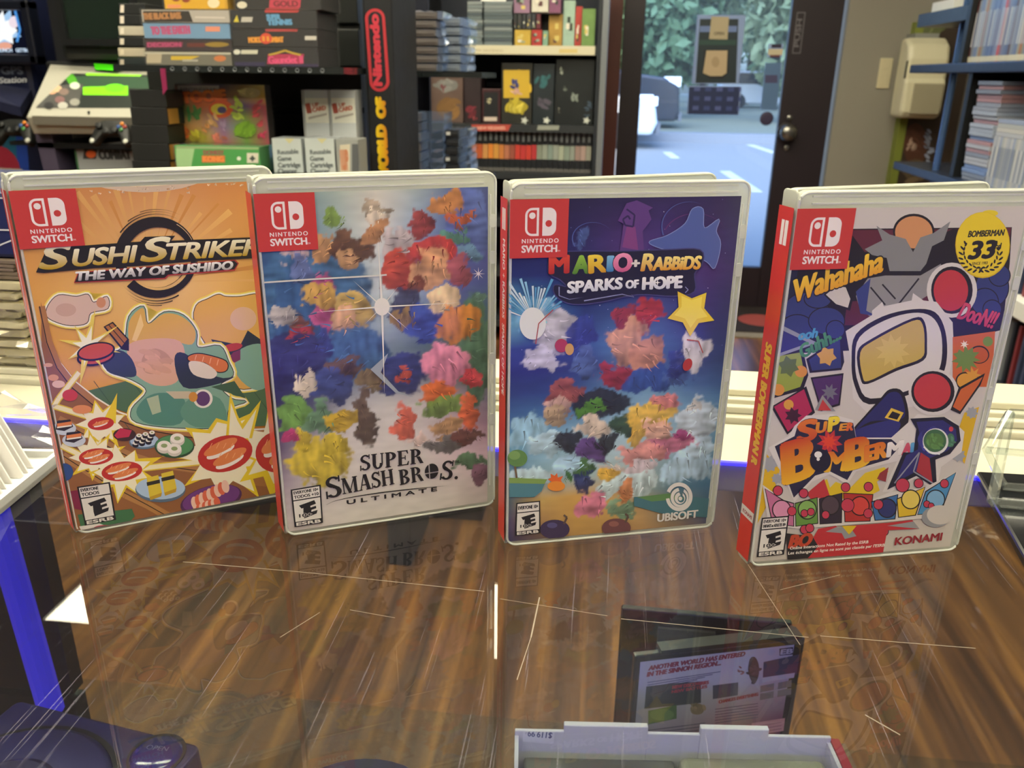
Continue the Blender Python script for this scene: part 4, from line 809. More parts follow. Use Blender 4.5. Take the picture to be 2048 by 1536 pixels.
# --- case 4: white comic panels
t, a, sa = game_case(.0746, .335, 15.31, .1054, 5, 26, 'white comic style case with a round yellow sticker, rightmost of four')
a.rect(0, 0, .11, .17, '#c6bfb6')
a.w(1448, 340, 3.4133); K = '#191619'
a.poly([(820,402),(1965,390),(1950,640),(1900,1090),(1500,1200),(330,1260),(450,600),(830,600)], K); a.poly([(850,410),(1560,404),(1300,520),(960,560)], '#5a2430'); a.poly([(1560,402),(1960,394),(1950,480),(1800,420)], '#5a2430'); a.poly([(840,900),(1500,840),(1500,1050),(820,1060)], '#55222e')
a.poly([(450,640),(515,620),(470,900),(400,1060)], '#1d2238')
for cx, cy, rx, ry in ((560,960,150,120),(500,1080,110,90),(700,1030,120,90),(640,880,90,60),(760,1090,60,60),(1830,800,110,130),(1780,900,90,90),(1880,720,70,70),(1830,950,60,60)): a.ell(cx, cy, rx+7, ry+7, K); a.ell(cx, cy, rx, ry, '#2f3a6c')
# grey flurry with an orange cap
a.ell(1295,420,142,122,K); a.ell(1295,425,128,110,'#c88d5c')
a.poly([(1040,380),(1130,440),(1240,470),(1290,560),(1340,460),(1430,430),(1545,350),(1500,480),(1420,520),(1380,640),(1340,690),(1130,690),(1110,600),(1010,580),(960,540),(1080,480)], '#80807e')
a.poly([(900,860),(980,740),(1100,720),(1340,720),(1480,640),(1480,800),(1320,900),(1120,960),(1000,1000),(930,960)], '#8a8885'); a.poly([(900,830),(1000,740),(970,960),(1050,1000),(930,980)], '#333f78')
for p in ([(1000,800),(1100,920)], [(1080,780),(1170,880)], [(1330,740),(1180,930)]): a.line(p, 11, K)
a.poly([(680,850),(760,780),(840,790),(880,880),(860,960),(760,930)], K); a.poly([(695,850),(765,795),(830,800),(862,880),(845,940),(765,915)], '#c6bfb6')
a.text('Wahahaha', (470,905), (1078,690), 150, '#d89a20', '#e8c038', bold=.06, out=[(.1, K)], skew=(-.08, 1))
# big white burst badge with a gold panel, red discs (no face)
out = [(860,1270),(830,1100),(1010,990),(1010,960),(1080,900),(1090,930),(1280,890),(1290,840),(1360,890),(1450,900),(1560,1040),(1570,1250),(1540,1380),(1480,1500),(1350,1600),(1000,1680),(880,1560)]
a.ell(1555,820,172,188,'#cfc9c2'); a.ell(1555,820,142,162,K); a.ell(1548,822,118,140,'#b8383c')
a.poly(out, '#cfc9c2'); a.blob([(870,1290),(900,1120),(1080,1000),(1290,950),(1440,970),(1510,1100),(1520,1290),(1470,1420),(1300,1520),(990,1600),(890,1470)], K); a.blob([(895,1300),(925,1140),(1100,1025),(1290,975),(1415,1000),(1480,1110),(1485,1290),(1440,1400),(1300,1490),(1000,1560),(915,1450)], '#d0cac3')
a.blob([(910,1240),(1010,1150),(1290,1010),(1370,1040),(1385,1200),(1360,1300),(1180,1370),(980,1460),(930,1420)], K); a.blob([(930,1245),(1020,1165),(1285,1030),(1355,1055),(1368,1195),(1345,1285),(1170,1352),(985,1440),(945,1405)], '#c0a54c'); a.star(1150,1235,120,70,10,'#cdb45c',.2)
# panels
a.poly([(330,1270),(540,1230),(575,1400),(540,1500),(330,1560)], K); a.poly([(345,1275),(520,1245),(550,1400),(520,1480),(335,1540)], '#8f9c34'); a.ell(525,1375,42,40,'#cf8c34'); a.star(440,1340,75,50,6,'#5a6a2c',.3); a.ell(370,1500,42,40,'#cf8c34')
a.poly([(560,1290),(800,1130),(820,1310),(800,1365),(585,1385)], K); a.poly([(580,1295),(790,1150),(800,1350),(600,1370)], '#2b3664'); a.star(700,1270,70,48,6,'#c89a3c',.2)
a.poly([(395,1060),(640,1180),(355,1280)], '#8c8f98'); a.poly([(390,1090),(580,1180),(365,1255)], '#2f3268')
a.text('ooh', (510,1160), (636,1140), 62, '#4a94bc', bold=.08, shear=.2); a.text('Guhh...', (535,1285), (800,1150), 92, '#3c7a48', '#4c9058', bold=.06, shear=.15)
a.poly([(1560,1140),(1850,1100),(1840,1260),(1790,1480),(1560,1480)], '#c2602c'); a.ell(1740,1260,70,62,K); a.ell(1740,1262,62,54,'#b8562c'); a.star(1650,1290,90,60,11,'#6a8440',.1,.2); a.ell(1800,1170,34,34,'#6f8a3c'); a.star(1640,1190,30,12,7,'#e8e0d0'); a.ell(1645,1440,66,62,K); a.ell(1645,1440,56,52,'#cf9434'); a.star(1700,1400,60,26,7,'#cf9434')
a.text('DooN!!', (1590,1010), (1830,1080), 105, '#b83850', '#c84a5c', bold=.05, shear=.1, out=[(.06, '#3a1820')])
# sticker
a.ell(1815,295,55,22,'#dcc428'); a.ell(1764,512,187,226,'#cfae18'); a.ell(1764,508,182,220,'#e0c62a')
a.text('BOMBERMAN', (1664,458), (1908,446), 40, K, bold=.06, shear=.1); a.text('33', (1668,606), (1838,596), 112, K, bold=.09, shear=.12); a.text('rd', (1846,540), (1886,538), 40, K, bold=.05); a.text('SINCE 1983', (1690,648), (1796,642), 18, K, bold=.03)
for s_ in (-1, 1):
    for i in range(9):
        th = R(100-i*16) if s_ > 0 else R(80+i*16); x_, y_ = 1752+138*math.cos(th+.2*s_*-1), 560+130*math.sin(th); a.ell(x_, y_, 7, 19, K, th*.9+s_*.6, 10); a.ell(1752+116*math.cos(th), 560+108*math.sin(th), 6, 15, K, th*.9-s_*.4, 10)
a.w(1448, 740, 3.4133)
a.ell(1428,150,170,160,'#cfc9c2'); a.ell(1424,146,148,140,K); a.ell(1420,144,126,120,'#b8383c')
a.poly([(320,250),(560,110),(620,290),(430,440)], K); a.poly([(340,250),(545,130),(600,280),(435,420)], '#a8284e'); a.ell(440,235,34,34,'#d0983c'); a.star(470,310,60,36,7,'#3a1828')
a.poly([(590,50),(815,20),(790,240),(660,280)], K); a.poly([(602,60),(805,35),(780,228),(665,262)], '#4a2a5c'); a.star(720,150,60,30,8,'#6c6a74',.3); a.poly([(620,270),(670,170),(760,280)], '#8a8a88'); a.poly([(640,275),(672,200),(730,275)], '#b83a38')
a.poly([(1545,270),(1600,120),(1780,20),(1750,100),(1610,300)], K); a.poly([(1560,250),(1615,130),(1765,45),(1735,100),(1610,280)], '#c2602c')
for p, k in (([(280,560),(380,680),(340,830),(210,1080),(240,760)], '#d2aa1e'), ([(1640,290),(1740,250),(1640,640),(1590,560),(1600,400)], '#d2aa1e')): a.poly(p, k)
for x, y, r in ((310,640,60),(360,740,40),(1600,580,50),(1690,290,44)): a.star(x, y, r, r*.7, 8, '#9a9ca0', .2)
# navy hat with a gold buckle
a.blob([(870,420),(960,310),(1060,200),(1130,130),(1220,150),(1260,330),(1200,450),(1050,520),(900,490)], K); a.blob([(885,415),(1075,205),(1140,150),(1205,170),(1235,300),(1180,340),(1000,350)], '#25265c'); a.blob([(880,430),(1000,370),(1170,340),(1200,390),(1120,480),(980,500)], '#2c2e6c'); a.poly([(1095,325),(1140,258),(1225,290),(1190,352)], '#d4b23c'); a.poly([(1118,322),(1148,280),(1202,300),(1180,338)], K)
# title: outlined letters
T_ = dict(shear=.05, bold=.1)
a.poly([(300,530),(440,450),(480,380),(560,310),(740,300),(880,340),(900,460),(1140,460),(1320,300),(1540,330),(1640,420),(1620,560),(1480,660),(1450,830),(1300,740),(1140,830),(1080,830),(1180,620),(900,690),(840,780),(720,710),(600,760),(480,900),(420,760)], '#d2ccc5')
a.poly([(345,520),(480,450),(500,380),(600,330),(880,360),(900,470),(1140,470),(1200,520),(1120,610),(880,680),(840,750),(720,690),(620,720),(475,870)], '#20203a')
for ch, u0, v0, u1, v1, h, k0, k1 in (('S',505,490,620,470,135,'#c04a24','#d4702c'),('U',628,428,692,420,68,'#cf7428','#d8902c'),('P',712,418,776,408,92,'#dcb428','#ecd83c'),('E',786,412,832,408,44,'#d88a2c','#dc9c34'),('R',836,412,874,408,50,'#cf5a2c','#d87034')): a.text(ch, (u0,v0), (u1,v1), h, k0, k1, out=[(.09, '#20203a')], **T_)
a.star(720,490,90,52,9,'#b83038',.2); a.star(715,488,58,30,9,'#d8482c',.4)
for ch, u0, v0, u1, v1, h, k0, k1 in (('B',420,770,615,715,265,'#e0a824','#c04a20'),('M',690,690,830,680,125,'#e0b02c','#cf6a24'),('B',838,680,990,640,195,'#e0b02c','#c4501f'),('E',962,622,1032,604,100,'#d8842c','#cf6a24'),('R',1032,606,1104,590,104,'#d8902c','#cf6a24'),('M',1112,590,1212,572,92,'#d8d2ca','#e6e0d8'),('A',1214,576,1272,566,70,'#b83a54','#c85a6c'),('N',1272,576,1350,560,76,'#3c84bc','#64a4cc')): a.text(ch, (u0,v0), (u1,v1), h, k0, k1, out=[(.07, '#20203a')], **T_)
a.ell(655,615,72,78,'#15162a'); a.ell(640,575,26,22,'#e6e2da'); a.ell(640,606,11,12,'#e6e2da')
# the large R: night sky with a round green world
a.poly([(1268,330),(1500,318),(1600,380),(1612,480),(1540,570),(1440,610),(1450,810),(1310,720),(1110,815),(1220,560),(1290,560),(1310,400)], '#15162a'); a.poly([(1310,352),(1490,340),(1578,400),(1588,480),(1520,550),(1400,600),(1420,770),(1310,690),(1160,770),(1240,580),(1320,540),(1330,420)], '#2a2a66')
a.poly([(1340,560),(1400,600),(1420,765),(1310,690)], '#a03038'); a.daubs(1430, 470, 130, 110, '#3c3c88', 50, .3, .4); a.daubs(1540, 480, 40, 60, '#4a7a5c', 14, .5); a.line([(1160,770),(1330,560),(1290,690),(1430,775)], 9, '#8a8c98')
a.ell(1440,485,88,90,'#d8d8d4'); a.ell(1436,480,78,78,'#3c6444'); a.daubs(1436, 480, 70, 66, '#5a8448', 26, .35); a.line([(1360,520),(1400,560),(1470,570)], 12, '#e6e6e2'); a.ell(1546,400,15,17,'#c23c4c')
# strip of small panels along the foot
a.poly([(560,840),(700,740),(720,800),(760,760),(860,800),(960,700),(1090,660),(1120,690),(1040,760),(1060,820),(940,880),(700,880)], '#d2b424'); a.poly([(560,840),(680,740),(720,860),(600,890)], '#b4343a'); a.poly([(1060,700),(1120,660),(1100,760),(1040,740)], '#8a3238')
a.poly([(260,780),(400,880),(480,900),(620,870),(1010,880),(1130,830),(1360,800),(1590,690),(1480,960),(1470,1000),(1100,1035),(500,1080),(300,1050)], '#d0cac3')
pan = [([(280,810),(400,890),(470,910),(470,1060),(330,1040)], '#b86a8c', 390, 950), ([(485,910),(630,870),(635,1040),(490,1060)], '#5f8a3c', 565, 950), ([(650,880),(800,840),(795,1035),(655,1045)], '#2a2230', 722, 920), ([(815,840),(1010,850),(990,1025),(825,1030)], '#a8302c', 925, 925), ([(1005,900),(1180,850),(1160,1010),(1030,1020)], '#3a6aa0', 1110, 940), ([(1180,880),(1365,800),(1300,985),(1190,1000)], '#d2b030', 1270, 880), ([(1320,980),(1375,830),(1575,700),(1470,970)], '#4a88b4', 1440, 880)]
ink = ['#d08ca8','#7fa858','#4a3c44','#c8443c','#2c3466','#d8c05c','#7aa8c8']
for (P, k, x, y), kk in zip(pan, ink): a.poly([(p[0]+(6 if p[0] > x else -6), p[1]+(6 if p[1] > y else -6)) for p in P], K); a.poly(P, k); a.ell(x, y, 66, 68, K); a.ell(x, y, 58, 60, kk)
for x, y, r in ((365,820,30),(540,838,28),(826,797,28),(982,794,28),(840,920,42),(1050,915,30),(1215,783,44),(1325,770,28),(460,960,28),(545,975,22),(590,965,22),(690,985,24),(980,975,28),(1380,912,20),(1410,925,18),(1500,772,26),(545,1085,26),(582,1075,26),(1045,1105,26),(1090,1098,26)): a.ell(x, y, r+5, r+6, K); a.ell(x, y, r, r+1, '#b83a50')
a.ell(1440,1000,95,70,'#8e8f92'); a.ell(1470,985,90,66,'#c6bfb6')
a.poly([(640,1080),(760,1060),(800,1100),(830,1060),(1110,1040),(1280,1020),(1330,1080),(1110,1090),(1080,1250),(560,1290),(600,1150)], '#b43038'); a.poly([(690,1100),(760,1070),(850,1060),(900,1130),(820,1150),(800,1110)], '#8a8c90'); a.poly([(800,1060),(900,1060),(850,1120)], '#d2b424'); a.poly([(1110,1060),(1290,1030),(1330,1080)], '#8e8f92')
a.poly([(420,1110),(600,1130),(640,1200),(560,1290),(430,1290)], '#1d1c22'); a.text('BO', (440,1210), (590,1190), 80, '#b4442c', bold=.1, shear=.2)
a.text('Online Interactions Not Rated by the ESRB', (446,1222), (980,1178), 19, '#e8e4dc', bold=.03); a.text("Les échanges en ligne ne sont pas classés par l'ESRB", (434,1256), (1090,1200), 19, '#e8e4dc', bold=.03)
a.text('KONAMI', (1160,1192), (1478,1158), 50, '#8a1f2c', bold=.05)
badge(a, 0, top); esrb(a, (255,1005), (441,990), (406,1255), (220,1273), ['EVERYONE 10+', 'ENFANTS et ADULTES 10+'], True)
a.build('cover_sheet', t, INK)
sa.text('SUPER BOMBERMAN R', (.0032,.106), (.0032,.050), .0046, '#e0b02c', bold=.1, loc=True, shear=.1, out=[(.1, '#5a1a18')])
sa.rect(0, .0225, .011, .0275, '#d8d2ca'); sa.text('KONAMI', (.0016,.0238), (.0094,.0238), .0018, '#8a1f2c', bold=.05, loc=True)
sa.poly([(.0032,.148),(.0082,.148),(.0082,.158),(.0032,.158)], '#e6ddd6', True); sa.poly([(.0053,.148),(.0059,.148),(.0059,.158),(.0053,.158)], '#c8342c', True)
sa.build('spine_sheet', t, INK)

# ------------------------------------------------------------------ left: two game kiosks
def quadprism(mb, P, dn):      # four world points extruded by dn
    return mb.hexa(P, [np.array(p)+np.array(dn) for p in P])
Y1 = 2.74
x0, x1, z0, z1 = B(-70, -90, 84, 600, Y1)
t = thing('game_kiosk', ((x0+x1)/2, Y1+.25, 0), 'dark blue demo kiosk with a glowing screen at the far left', 'kiosk')
box('cabinet', (x0, x1, Y1, Y1+.16, 0, 1.75), mat('kiosk_navy', '#0f1530', .4), t, .02)
sx0, sx1, sz0, sz1 = B(-60, 2, 84, 128, Y1)
f = MB(); 
for b in ((sx0,sx1,sz1-.03,sz1),(sx0,sx1,sz0,sz0+.03),(sx0,sx0+.03,sz0,sz1),(sx1-.03,sx1,sz0,sz1)): f.box(b[0], b[1], Y1-.05, Y1, b[2], b[3])
f.build('screen_bezel', mat('bezel_blue_black', '#0e1220', .35), t, .006)
scr = bpy.data.materials.new('lit_screen'); scr.use_nodes = True
n_, l_ = scr.node_tree.nodes, scr.node_tree.links; b_ = n_['Principled BSDF']; vc = n_.new('ShaderNodeVertexColor'); vc.layer_name = 'Ink'
l_.new(vc.outputs[0], b_.inputs['Emission Color']); b_.inputs['Emission Strength'].default_value = 1.1; b_.inputs['Base Color'].default_value = (0,0,0,1); b_.inputs['Roughness'].default_value = .2
a = Art((sx0+.028, Y1-.004, sz0+.028), (1,0,0), (0,0,1), sx1-sx0-.056, sz1-sz0-.056, g=1, step=1e-4)
a.rect(0,0,1,1,'#060a1c'); a.star(0,60,46,30,9,'#9fc4e8',.3,.25); a.star(2,58,34,22,8,'#f4f8ff',.1,.25); a.ell(28,44,10,12,'#e8d8e0'); a.ell(10,92,14,8,'#e0a088'); a.line([(30,20),(40,60),(34,84)], 5, '#4a90d8')
a.text('LAUNCH', (-8,104), (25,104), 7, '#c8dcf0', bold=.05); a.text('GETTING', (33,104), (62,104), 7, '#c8dcf0', bold=.05)
a.build('screen', t, scr)
a = front(-60, 120, 84, 240, Y1, g=1); a.text('GPS', (4,148), (46,148), 14, '#6a7488', bold=.1); a.text('PlayStation', (-32,168), (54,164), 11, '#c9ccd4', bold=.05, shear=.25); a.text('Play', (30,222), (52,222), 9, '#8a8f98', bold=.08); a.ell(14,187,9,4,'#9a94d0')
a.build('lettering', t)
quadprism(MB(), [at(-60,186,Y=Y1-.12), at(40,214,Y=Y1-.12), at(62,178,Y=Y1), at(-60,160,Y=Y1)], (0,.0,-.03)).build('console_shelf', mat('kiosk_slate', '#23263f', .35), t)
a = front(-70, 270, 100, 420, Y1, g=1); a.poly([(-70,270),(52,250),(60,420),(-70,420)], '#1a5a78'); a.poly([(30,250),(50,250),(66,420),(40,420)], '#1f3f98'); a.ell(-10,352,52,62,'#8f2438'); a.poly([(-70,332),(45,338),(40,420),(-70,420)], '#a8a4a0'); a.ell(-12,420,46,40,'#1c2c70')
a.build('side_graphic', t)
# second kiosk
Y2 = 2.55
x0, x1, z0, z1 = B(104, -80, 345, 600, Y2+.1)
t = thing('game_kiosk', ((x0+x1)/2, Y2+.3, 0), 'grey framed demo kiosk with a green panel and a black television on top', 'kiosk')
box('cabinet', (x0, x1, Y2+.12, Y2+.55, 0, 1.19), BLACK, t, .01)
TLp, TRp, BRp, BLp = at(100,128,Y=Y2+.12), at(345,142,Y=Y2+.12), at(340,234,Y=Y2-.2), at(52,234,Y=Y2-.2)
GF = mat('warm_grey_frame', '#a6a498', .4, var=.04)
quadprism(MB(), [BLp, BRp, TRp, TLp], (0,.02,-.05)).build('sloped_frame', GF, t, .004)
def lerp(a_, b_, k): return np.array(a_)*(1-k)+np.array(b_)*k
ex = lerp(BRp, BLp, 0)-np.array(BLp); W_ = float(np.linalg.norm(ex)); ex /= W_; ey = np.array(TLp)-np.array(BLp); ey -= ex*np.dot(ey, ex); H_ = float(np.linalg.norm(ey)); ey /= H_
a = Art(np.array(BLp)+np.cross(ex, ey)*.0005, ex, ey, W_, H_, g=1.0, step=1e-4)
a.poly([(96,146),(312,150),(318,216),(72,216)], '#1c2420'); a.poly([(105,147),(126,147),(112,170),(92,170)], '#5ab01e'); a.poly([(126,150),(146,148),(160,168),(140,170)], '#4a9a22'); a.poly([(172,146),(284,150),(280,153),(172,151)], '#8ae02a'); a.poly([(150,152),(314,155),(306,178),(160,174)], '#2c4a34'); a.poly([(166,174),(256,172),(256,191),(166,190)], '#7ae010'); a.ell(230,176,20,8,'#66d818')
a.poly([(310,158),(324,160),(322,182),(306,180)], '#d8d4c4'); a.poly([(84,172),(168,168),(156,216),(74,216)], '#4a4a48')
for x, y, k in ((90,184,'#b87a64'),(104,182,'#d09a7c'),(114,178,'#c8a888'),(128,184,'#7a6860'),(150,172,'#c4d0bc'),(120,200,'#7a5a5a'),(126,212,'#a8a8a0'),(150,205,'#8c8c84'),(98,212,'#2c2c2c')): a.ell(x, y, 10, 7, k)
a.poly([(188,128),(240,131),(238,142),(190,140)], '#4ae010'); a.ell(178,226,3,3,'#1a1a1a')
a.build('green_panel', t)
xa, xb, za, zb = B(70, 234, 345, 252, Y2-.19); box('apron', (xa, xb, Y2-.2, Y2-.17, za, zb), mat('grey_apron', '#6b675e', .5), t)
quadprism(MB(), [at(66,252,Y=Y2-.15), at(98,252,Y=Y2-.15), at(124,360,Y=Y2-.15), at(92,360,Y=Y2-.15)], (0,.1,0)).build('slanted_post', mat('plum_grey', '#4a4358', .5), t)
xa, xb, za, zb = B(96, 285, 345, 296, Y2-.1); box('controller_shelf', (xa, xb, Y2-.15, Y2+.12, za, zb), BLKP, t)
# television
xa, xb, za, zb = B(108, -70, 300, 122, Y2+.1)
t = thing('television', ((xa+xb)/2, Y2+.3, za), 'black tube television standing on the grey kiosk', 'television')
box('housing', (xa, xb, Y2+.1, Y2+.5, max(za, 1.191), zb), mat('tv_black', '#1b1d1c', .4), t, .02)
xc, xd, zc, zd = B(126, -60, 262, 78, Y2+.09); f = MB()
for b in ((xc-.02,xd+.02,zc-.02,zc),(xc-.02,xc,zc,zd),(xd,xd+.02,zc,zd)): f.box(b[0], b[1], Y2+.08, Y2+.1, b[2], b[3])
f.build('screen_surround', BLKP, t); box('screen', (xc, xd, Y2+.094, Y2+.0995, zc, zd), mat('dark_tube_glass', '#1c2822', .06, coat=1), t)
a = front(195, 74, 232, 96, Y2+.1, g=1); a.poly([(202,82),(226,82),(226,86),(202,86)], '#8a8c88'); a.poly([(200,88),(224,88),(224,95),(200,95)], '#3a3c3a'); a.build('maker_plate', t)
# controllers
def controller(u, v, Y, k, label):
    p = at(u, v, Y=Y); t = thing('game_controller', p, label, 'game controller')
    px = float((at(u+1, v, Y=Y)-p)[0])*k; O = p; ex_, ey_ = np.array([1,0,0]), np.array([0,.5,.866]); n = np.cross(ex_, ey_)
    out = [(-34,2),(-28,16),(-14,20),(14,20),(28,16),(34,2),(40,-22),(34,-30),(26,-26),(16,-8),(-16,-8),(-26,-26),(-34,-30),(-40,-22)]
    MB().plate(O, ex_, ey_, n, [(x*px, y*px) for x, y in out], -9*px, 9*px).build('shell', mat('controller_black', '#1a1c1c', .45), t, 4*px, True, 3)
    def dot(nm, x, y, r, h, m): MB().lathe(O+ex_*x*px+ey_*y*px+n*8*px, n, [(r*px,0),(r*px,h*px),(r*.6*px,(h+1)*px)], 14).build(nm, m, t)
    dot('thumb_stick', -22, 6, 6, 7, BLKP); dot('thumb_stick', 10, -2, 6, 7, BLKP); dot('direction_pad', -10, -2, 6, 2, BLKP)
    for x, y, cc in ((22,12,'#d8872c'),(28,6,'#a03a30'),(16,6,'#3a5a9c'),(22,0,'#4a8a4c')): dot('face_button', x, y, 3.4, 3, mat('button_'+cc[1:], cc, .3))
    for x in (-33, 33): dot('grip_pad', x, -22, 4.5, 1.5, mat('grip_pale', '#c4c6be', .4))
    return t
controller(32, 262, Y1-.2, 1.0, 'black game controller hanging before the dark blue kiosk')
controller(226, 264, Y2-.28, 1.0, 'black game controller in front of the grey kiosk')
for u, v, Y, nm in ((32, 262, Y1-.2, 'a'), (226, 264, Y2-.28, 'b')):
    p = at(u, v, Y=Y)
    # holder arm that carries it belongs to the kiosk behind
    k = [o for o in COL.objects if o.name.startswith('game_kiosk')][0 if nm == 'a' else 1]
    MB().box(p[0]-.03, p[0]+.03, p[1]+.0, (Y1 if nm == 'a' else Y2+.12), p[2]-.044, p[2]-.032).build('controller_holder', BLKP, k)
# game box in the lower bay
def gamebox(name, rect, Y, dep, col, label, cat, draw=None, group=None, on=None, protector=True, g=1.1):
    x0, x1, z0, z1 = B(*rect, Y); z0 = z0 if on is None else on+.0006; t = thing(name, ((x0+x1)/2, Y+dep/2, z0), label, cat, group)
    box('carton', (x0, x1, Y, Y+dep, z0, z1), mat('carton_'+col[1:], col, .55, var=.05), t, .0008)
    if draw:
        a = Art((x0, Y-.0005, z0), (1,0,0), (0,0,1), x1-x0, z1-z0, g=g, step=3e-5); draw(a); a.build('front_print', t)
    if protector:
        e = .0022; box('clear_protector', (x0-e, x1+e, Y-e-.001, Y+dep+e, z0, z1+e), CLEAR, t)
    return t, (x0, x1, z0, z1)
def f_(a):
    a.poly([(150,288),(270,290),(270,345),(160,345)], '#8f9294'); a.poly([(150,288),(270,290),(270,294),(150,293)], '#3c6a44'); a.poly([(168,298),(195,298),(192,318),(166,318)], '#2a2a2c'); a.ell(182,308,10,8,'#d8602c'); a.text('COMBAT', (200,318), (262,318), 17, '#2f3234', bold=.12)
x0, x1, z0, z1 = B(152, 300, 268, 345, Y2-.12); 
gamebox('boxed_game', (152, 300, 268, 345), Y2-.13, .02, '#3c6a44', 'grey fronted game box with green edges under the grey kiosk', 'game box', f_, protector=False)
box('lower_shelf', (x0-.1, x1+.25, Y2-.15, Y2+.12, z0-.021, z0-.0008), BLKP, [o for o in COL.objects if o.name.startswith('game_kiosk')][1])

# ------------------------------------------------------------------ black gondola with boxed games
YG = 1.62
gx0, _, _, gz1 = B(318, -60, 726, 345, 1.96); _, gx1, _, _ = B(318, -60, 722, 345, 1.96)
t = thing('gondola_shelf', ((gx0+gx1)/2, 1.9, 0), 'black slatted gondola carrying boxed games behind the first case', 'shelf unit')
mb = MB().box(gx0-.03, gx1, 1.97, 2.0, .1, 1.6)
for i in range(17): mb.box(gx0-.03, gx1, 1.957, 1.97, .1+i*.09, .1+i*.09+.078)
mb.build('slat_panel', mat('slatwall_black', '#191c1b', .4), t, .002)
box('base', (gx0-.03, gx1, 1.94, 2.0, 0, .1), BLACK, t)
_, _, sz, _ = B(285, 131, 690, 141, YG); s0, s1 = B(232, 131, 690, 141, YG)[0], B(232, 131, 690, 141, YG)[1]; sz1 = B(285, 131, 690, 132.5, YG)[2]
SH = mat('smoked_acrylic', '#23282a', .15, coat=.5)
sh = box('upper_shelf', (s0, s1, YG-.01, 1.957, sz1-.012, sz1), SH, t)
for i in range(13):
    p = at(345+i*25, 135+i*.5, Y=YG-.01); MB().tube([(p[0]+.0035*math.cos(k*.785), YG-.0115, sz1-.006+.0035*math.sin(k*.785)) for k in range(8)], .0009, 5, True).build('shelf_ring', GREY, sh)
lz = B(350, 340, 520, 345, 1.62)[2]
box('lower_shelf', (s0-.02, gx1, YG-.02, 1.957, lz-.014, lz), SH, t)
# boxes: left pile, right pile (lowest first)
def dA(a): a.poly([(285,103),(466,103),(466,135),(285,135)], '#6a675c'); a.poly([(294,106),(324,106),(322,126),(293,126)], '#b0a48c'); a.poly([(342,112),(400,112),(380,120),(342,120)], '#c8a82c'); a.poly([(365,119),(396,119),(396,123),(365,123)], '#a8a498'); a.ell(440,117,12,6,'#c0703c'); a.poly([(290,104),(462,105),(462,109),(290,108)], '#b8b4a4')
def dB(a): a.poly([(285,78),(466,78),(466,104),(285,104)], '#2a1e26'); a.poly([(293,84),(366,84),(364,94),(293,95)], '#7a2848'); a.text('DECISION', (296,94), (362,93), 8, '#b04470', bold=.1); a.poly([(374,86),(410,86),(410,94),(374,94)], '#5c2018'); a.ell(434,89,24,5,'#8f7424')
def dC(a): a.poly([(285,45),(466,45),(466,80),(285,80)], '#6a90b4'); a.text('TO THE EARTH', (304,69), (380,67), 15, '#b04a78', bold=.12); a.poly([(411,53),(440,53),(440,63),(411,63)], '#d88a70')
def dD(a): a.poly([(283,18),(466,18),(466,48),(283,48)], '#aaa49c'); a.poly([(286,22),(378,22),(386,44),(288,44)], '#1f1a16'); a.text('THE BLACK BASS', (288,39), (362,37), 12, '#a87444', bold=.12); a.poly([(390,33),(450,34),(450,37),(390,36)], '#c8c2ba')
def dE(a): a.poly([(464,94),(640,94),(640,136),(464,136)], '#15151c'); a.poly([(536,108),(608,108),(606,128),(534,128)], '#a8224c'); a.text('Gauntlet II', (538,127), (606,126), 14, '#d84a7a', bold=.08, out=[(.12, '#8a1c3c')]); a.line([(538,110),(555,106),(570,101),(585,106),(602,110)], 4, '#b8962c'); a.poly([(483,100),(516,100),(515,108),(482,108)], '#c4c2b0'); a.ell(474,104,7,5,'#d0d0c4'); a.poly([(470,124),(530,124),(530,134),(470,134)], '#241c44'); a.poly([(560,128),(640,128),(640,134),(560,134)], '#2a1c44')
def dF(a): a.poly([(464,56),(640,56),(640,96),(464,96)], '#16161a'); a.text('MORTAL KOMBAT', (498,85), (567,84), 10, '#d8902c', bold=.12); a.ell(532,77,12,11,'#c8442c'); a.text('II', (526,82), (538,82), 9, '#d8902c', bold=.1); a.poly([(531,58),(595,58),(595,63),(531,63)], '#a83c3c'); a.poly([(610,72),(633,72),(633,80),(610,80)], '#c8c4bc')
def dG(a): a.poly([(462,19),(640,19),(640,58),(462,58)], '#191b20'); a.text('SUPER', (534,38), (560,38), 9, '#5a94c0', bold=.15); a.text('TENNIS', (536,50), (584,49), 10, '#5a94c0', bold=.15); a.poly([(484,34),(506,34),(504,44),(482,44)], '#b8b4ac'); a.poly([(467,44),(474,30),(478,44)], '#c8b83c'); a.poly([(530,20),(600,20),(595,25),(530,25)], '#b83c3c')
GRP = None
for nm, r, col, d, lab in (('boxed_game', (292,103.5,463,131.5), '#5c5a52', dA, 'silver grey boxed game with a yellow streak, bottom of the left pile on the shelf'),
    ('boxed_game', (291,79,462,101.5), '#241a22', dB, 'dark boxed game with magenta lettering in the left pile on the shelf'),
    ('boxed_game', (288,47,460,77), '#5a7ea4', dC, 'light blue boxed game with pink lettering in the left pile on the shelf'),
    ('boxed_game', (284,20,459,45), '#8c877e', dD, 'boxed game with brown letters on black and a white end, top of the left pile'),
    ('boxed_game', (466,95,636,131.5), '#14141a', dE, 'black boxed game with a red and gold emblem, bottom of the right shelf pile'),
    ('boxed_game', (465,58,634,93), '#15151a', dF, 'black boxed game with orange and red lettering, middle of the right pile'),
    ('boxed_game', (463,20.5,633,56), '#181a20', dG, 'black boxed game with blue lettering in the right pile on the shelf')):
    gamebox(nm, r, YG+.012, .125, col, lab, 'game box', d, 'boxed games piled on the gondola shelf', on=sz1 if r[3] == 131.5 else None)
